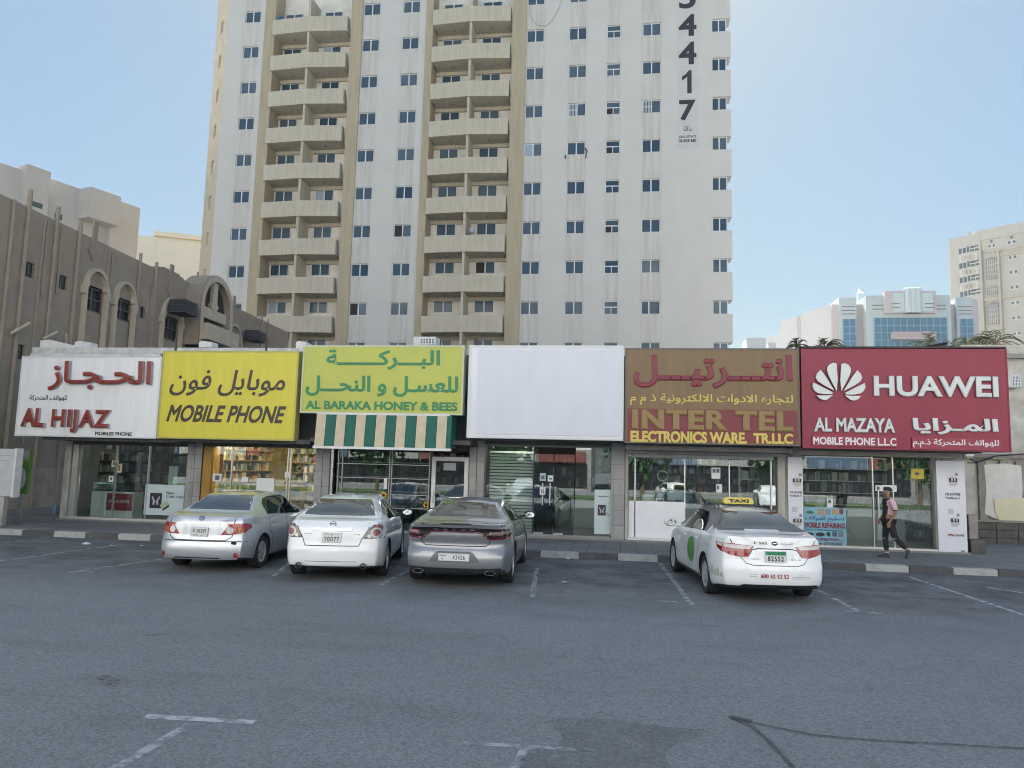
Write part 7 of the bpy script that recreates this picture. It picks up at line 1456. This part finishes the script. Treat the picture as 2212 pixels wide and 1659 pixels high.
# shirt: front half black, back and sleeve pink
S = {'hem': (V(.0, 0, .80), (.150, .122)), 'a': (V(.0, 0, .90), (.152, .122)), 'b': (V(.0, 0, 1.05), (.148, .115)), 'c': (V(.02, 0, 1.26), (.165, .125)), 'd': (V(.01, 0, 1.395), (.125, .100)), 'e': (V(-.005, 0, 1.445), (.068, .066)), 'sl': (V(.03, -.185, 1.375), .080), 'ml': (V(.08, -.215, 1.19), .070), 'el': (V(.095, -.222, 1.13), .066), 'sr': (V(.02, .185, 1.375), .080), 'mr': (V(.035, .22, 1.19), .070), 'er': (V(.038, .226, 1.13), .066)}
me = skin_mesh(S, [('hem', 'a'), ('a', 'b'), ('b', 'c'), ('c', 'd'), ('d', 'e'), ('d', 'sl'), ('sl', 'ml'), ('ml', 'el'), ('d', 'sr'), ('sr', 'mr'), ('mr', 'er')])
for p in me.polygons:
    c_ = p.center; arm = abs(c_.y) > .15 and c_.z < 1.40
    p.material_index = 0 if (arm and c_.z < 1.165) else (1 if (c_.x > (-.055 if not arm else -.6) + (.05 if c_.z > 1.38 else 0)) else 0)
link(me, 'shirt', [cloth_black, cloth_pink], pe)
for k, p in enumerate(()): pass
T = {'a': (V(0, 0, .93), (.140, .112)), 'hl': (V(0, -.09, .86), .108), 'kl': (V(.10, -.10, .50), .072), 'al': (V(.345, -.10, .235), .055), 'hr': (V(0, .09, .86), .108), 'kr': (V(-.06, .10, .50), .074), 'ar': (V(-.038, .10, .15), .058)}
link(skin_mesh(T, [('a', 'hl'), ('hl', 'kl'), ('kl', 'al'), ('a', 'hr'), ('hr', 'kr'), ('kr', 'ar')]), 'trousers', cloth_black, pe)
def patch(p, a, b, c_, m, name):
    mb = MB(); n = 10; rows = [[mb.P(p + V(a * math.cos(math.pi * (2 * k / n)) * math.sin(t), b * math.sin(2 * math.pi * k / n) * math.sin(t), c_ * math.cos(t))) for k in range(n)] for t in (.05, .6, 1.1, 1.57, 2.1, 2.6, 3.09)]
    for A, B_ in zip(rows, rows[1:]):
        for k in range(n): mb.face((A[k], B_[k], B_[(k + 1) % n], A[(k + 1) % n]))
    return mb.build(name, m, pe, local=True, smooth=True)
grey_rip = mat('rip_grey', (.30, .30, .31), .8)
patch(V(-.085, .085, .47), .05, .055, .018, grey_rip, 'trouser_rip'); patch(V(.075, -.13, .475), .055, .045, .016, grey_rip, 'trouser_rip'); patch(V(-.03, .10, .125), .05, .05, .02, mat('sock_white', (.6, .6, .6), .8), 'sock')
# shoes: one flat, one with its heel lifted
mb = MB()
def shoe(heel, toe, up):
    d = (toe - heel); l = d.length; d.normalize(); s_ = V(0, 1, 0); u = d.cross(s_).normalized(); u = u if u.z > 0 else -u; mb = MB(); rows = []
    for t, w_, h_ in ((-.02, .028, .065), (.05, .036, .09), (.3, .038, .095), (.5, .043, .062), (.75, .046, .048), (.93, .036, .036), (1.0, .012, .02)):
        c_ = heel + d * l * t; rows.append([mb.P(c_ + s_ * w_ * math.cos(a) + u * (h_ * max(0, math.sin(a)) + .0)) for a in [k * math.pi / 6 for k in range(7)]])
    for A, B_ in zip(rows, rows[1:]):
        for k in range(6): mb.face((A[k], A[k + 1], B_[k + 1], B_[k]))
        mb.face((A[0], B_[0], B_[6], A[6]))
    mb.face(rows[0]); mb.face(rows[-1][::-1]); mb.build('shoe', shoe_c, pe, local=True, smooth=True, auto=50)
shoe(V(.015, .10, .003), V(-.265, .10, .003), 1); shoe(V(.435, -.10, .20), V(.335, -.10, -.0 + .012), 1)
# hair cap
mb = MB(); n = 16; rows = []
for i in range(8):
    t = i / 7 * 1.75; rows.append([mb.P(V(-.008 + .108 * math.sin(t) * math.cos(2 * math.pi * k / n) + .01, .090 * math.sin(t) * math.sin(2 * math.pi * k / n), 1.615 + .085 * math.cos(t) - (0 if math.cos(2 * math.pi * k / n) > -.2 else -.03 * max(0, t - 1)) + .006 * math.sin(k * 5 + i))) for k in range(n)])
for A, B_ in zip(rows, rows[1:]):
    for k in range(n): mb.face((A[k], A[(k + 1) % n], B_[(k + 1) % n], B_[k]))
mb.build('hair', hair_c, pe, local=True, smooth=True)
mb = MB(); mb.tube([(-.02, -.090, 1.585), (-.03, -.093, 1.555)], .008, 6); mb.build('earphone', frame_white, pe, local=True)
# ------------------------------------------------------------------ the hazy air
mb = MB(); mb.box(-610, 610, -610, 610, -1, 64); hz = mb.build('haze', [], None, local=True); tag(hz, 'thin pale haze in the air', kind='stuff')
hm = bpy.data.materials.new('haze_air'); hm.use_nodes = True; hm.node_tree.nodes.remove(hm.node_tree.nodes['Principled BSDF'])
hv = hm.node_tree.nodes.new('ShaderNodeVolumePrincipled'); hv.inputs['Density'].default_value = .0005; hv.inputs['Color'].default_value = (.92, .96, 1, 1)
hm.node_tree.links.new(hv.outputs[0], hm.node_tree.nodes['Material Output'].inputs['Volume']); hz.data.materials.append(hm)
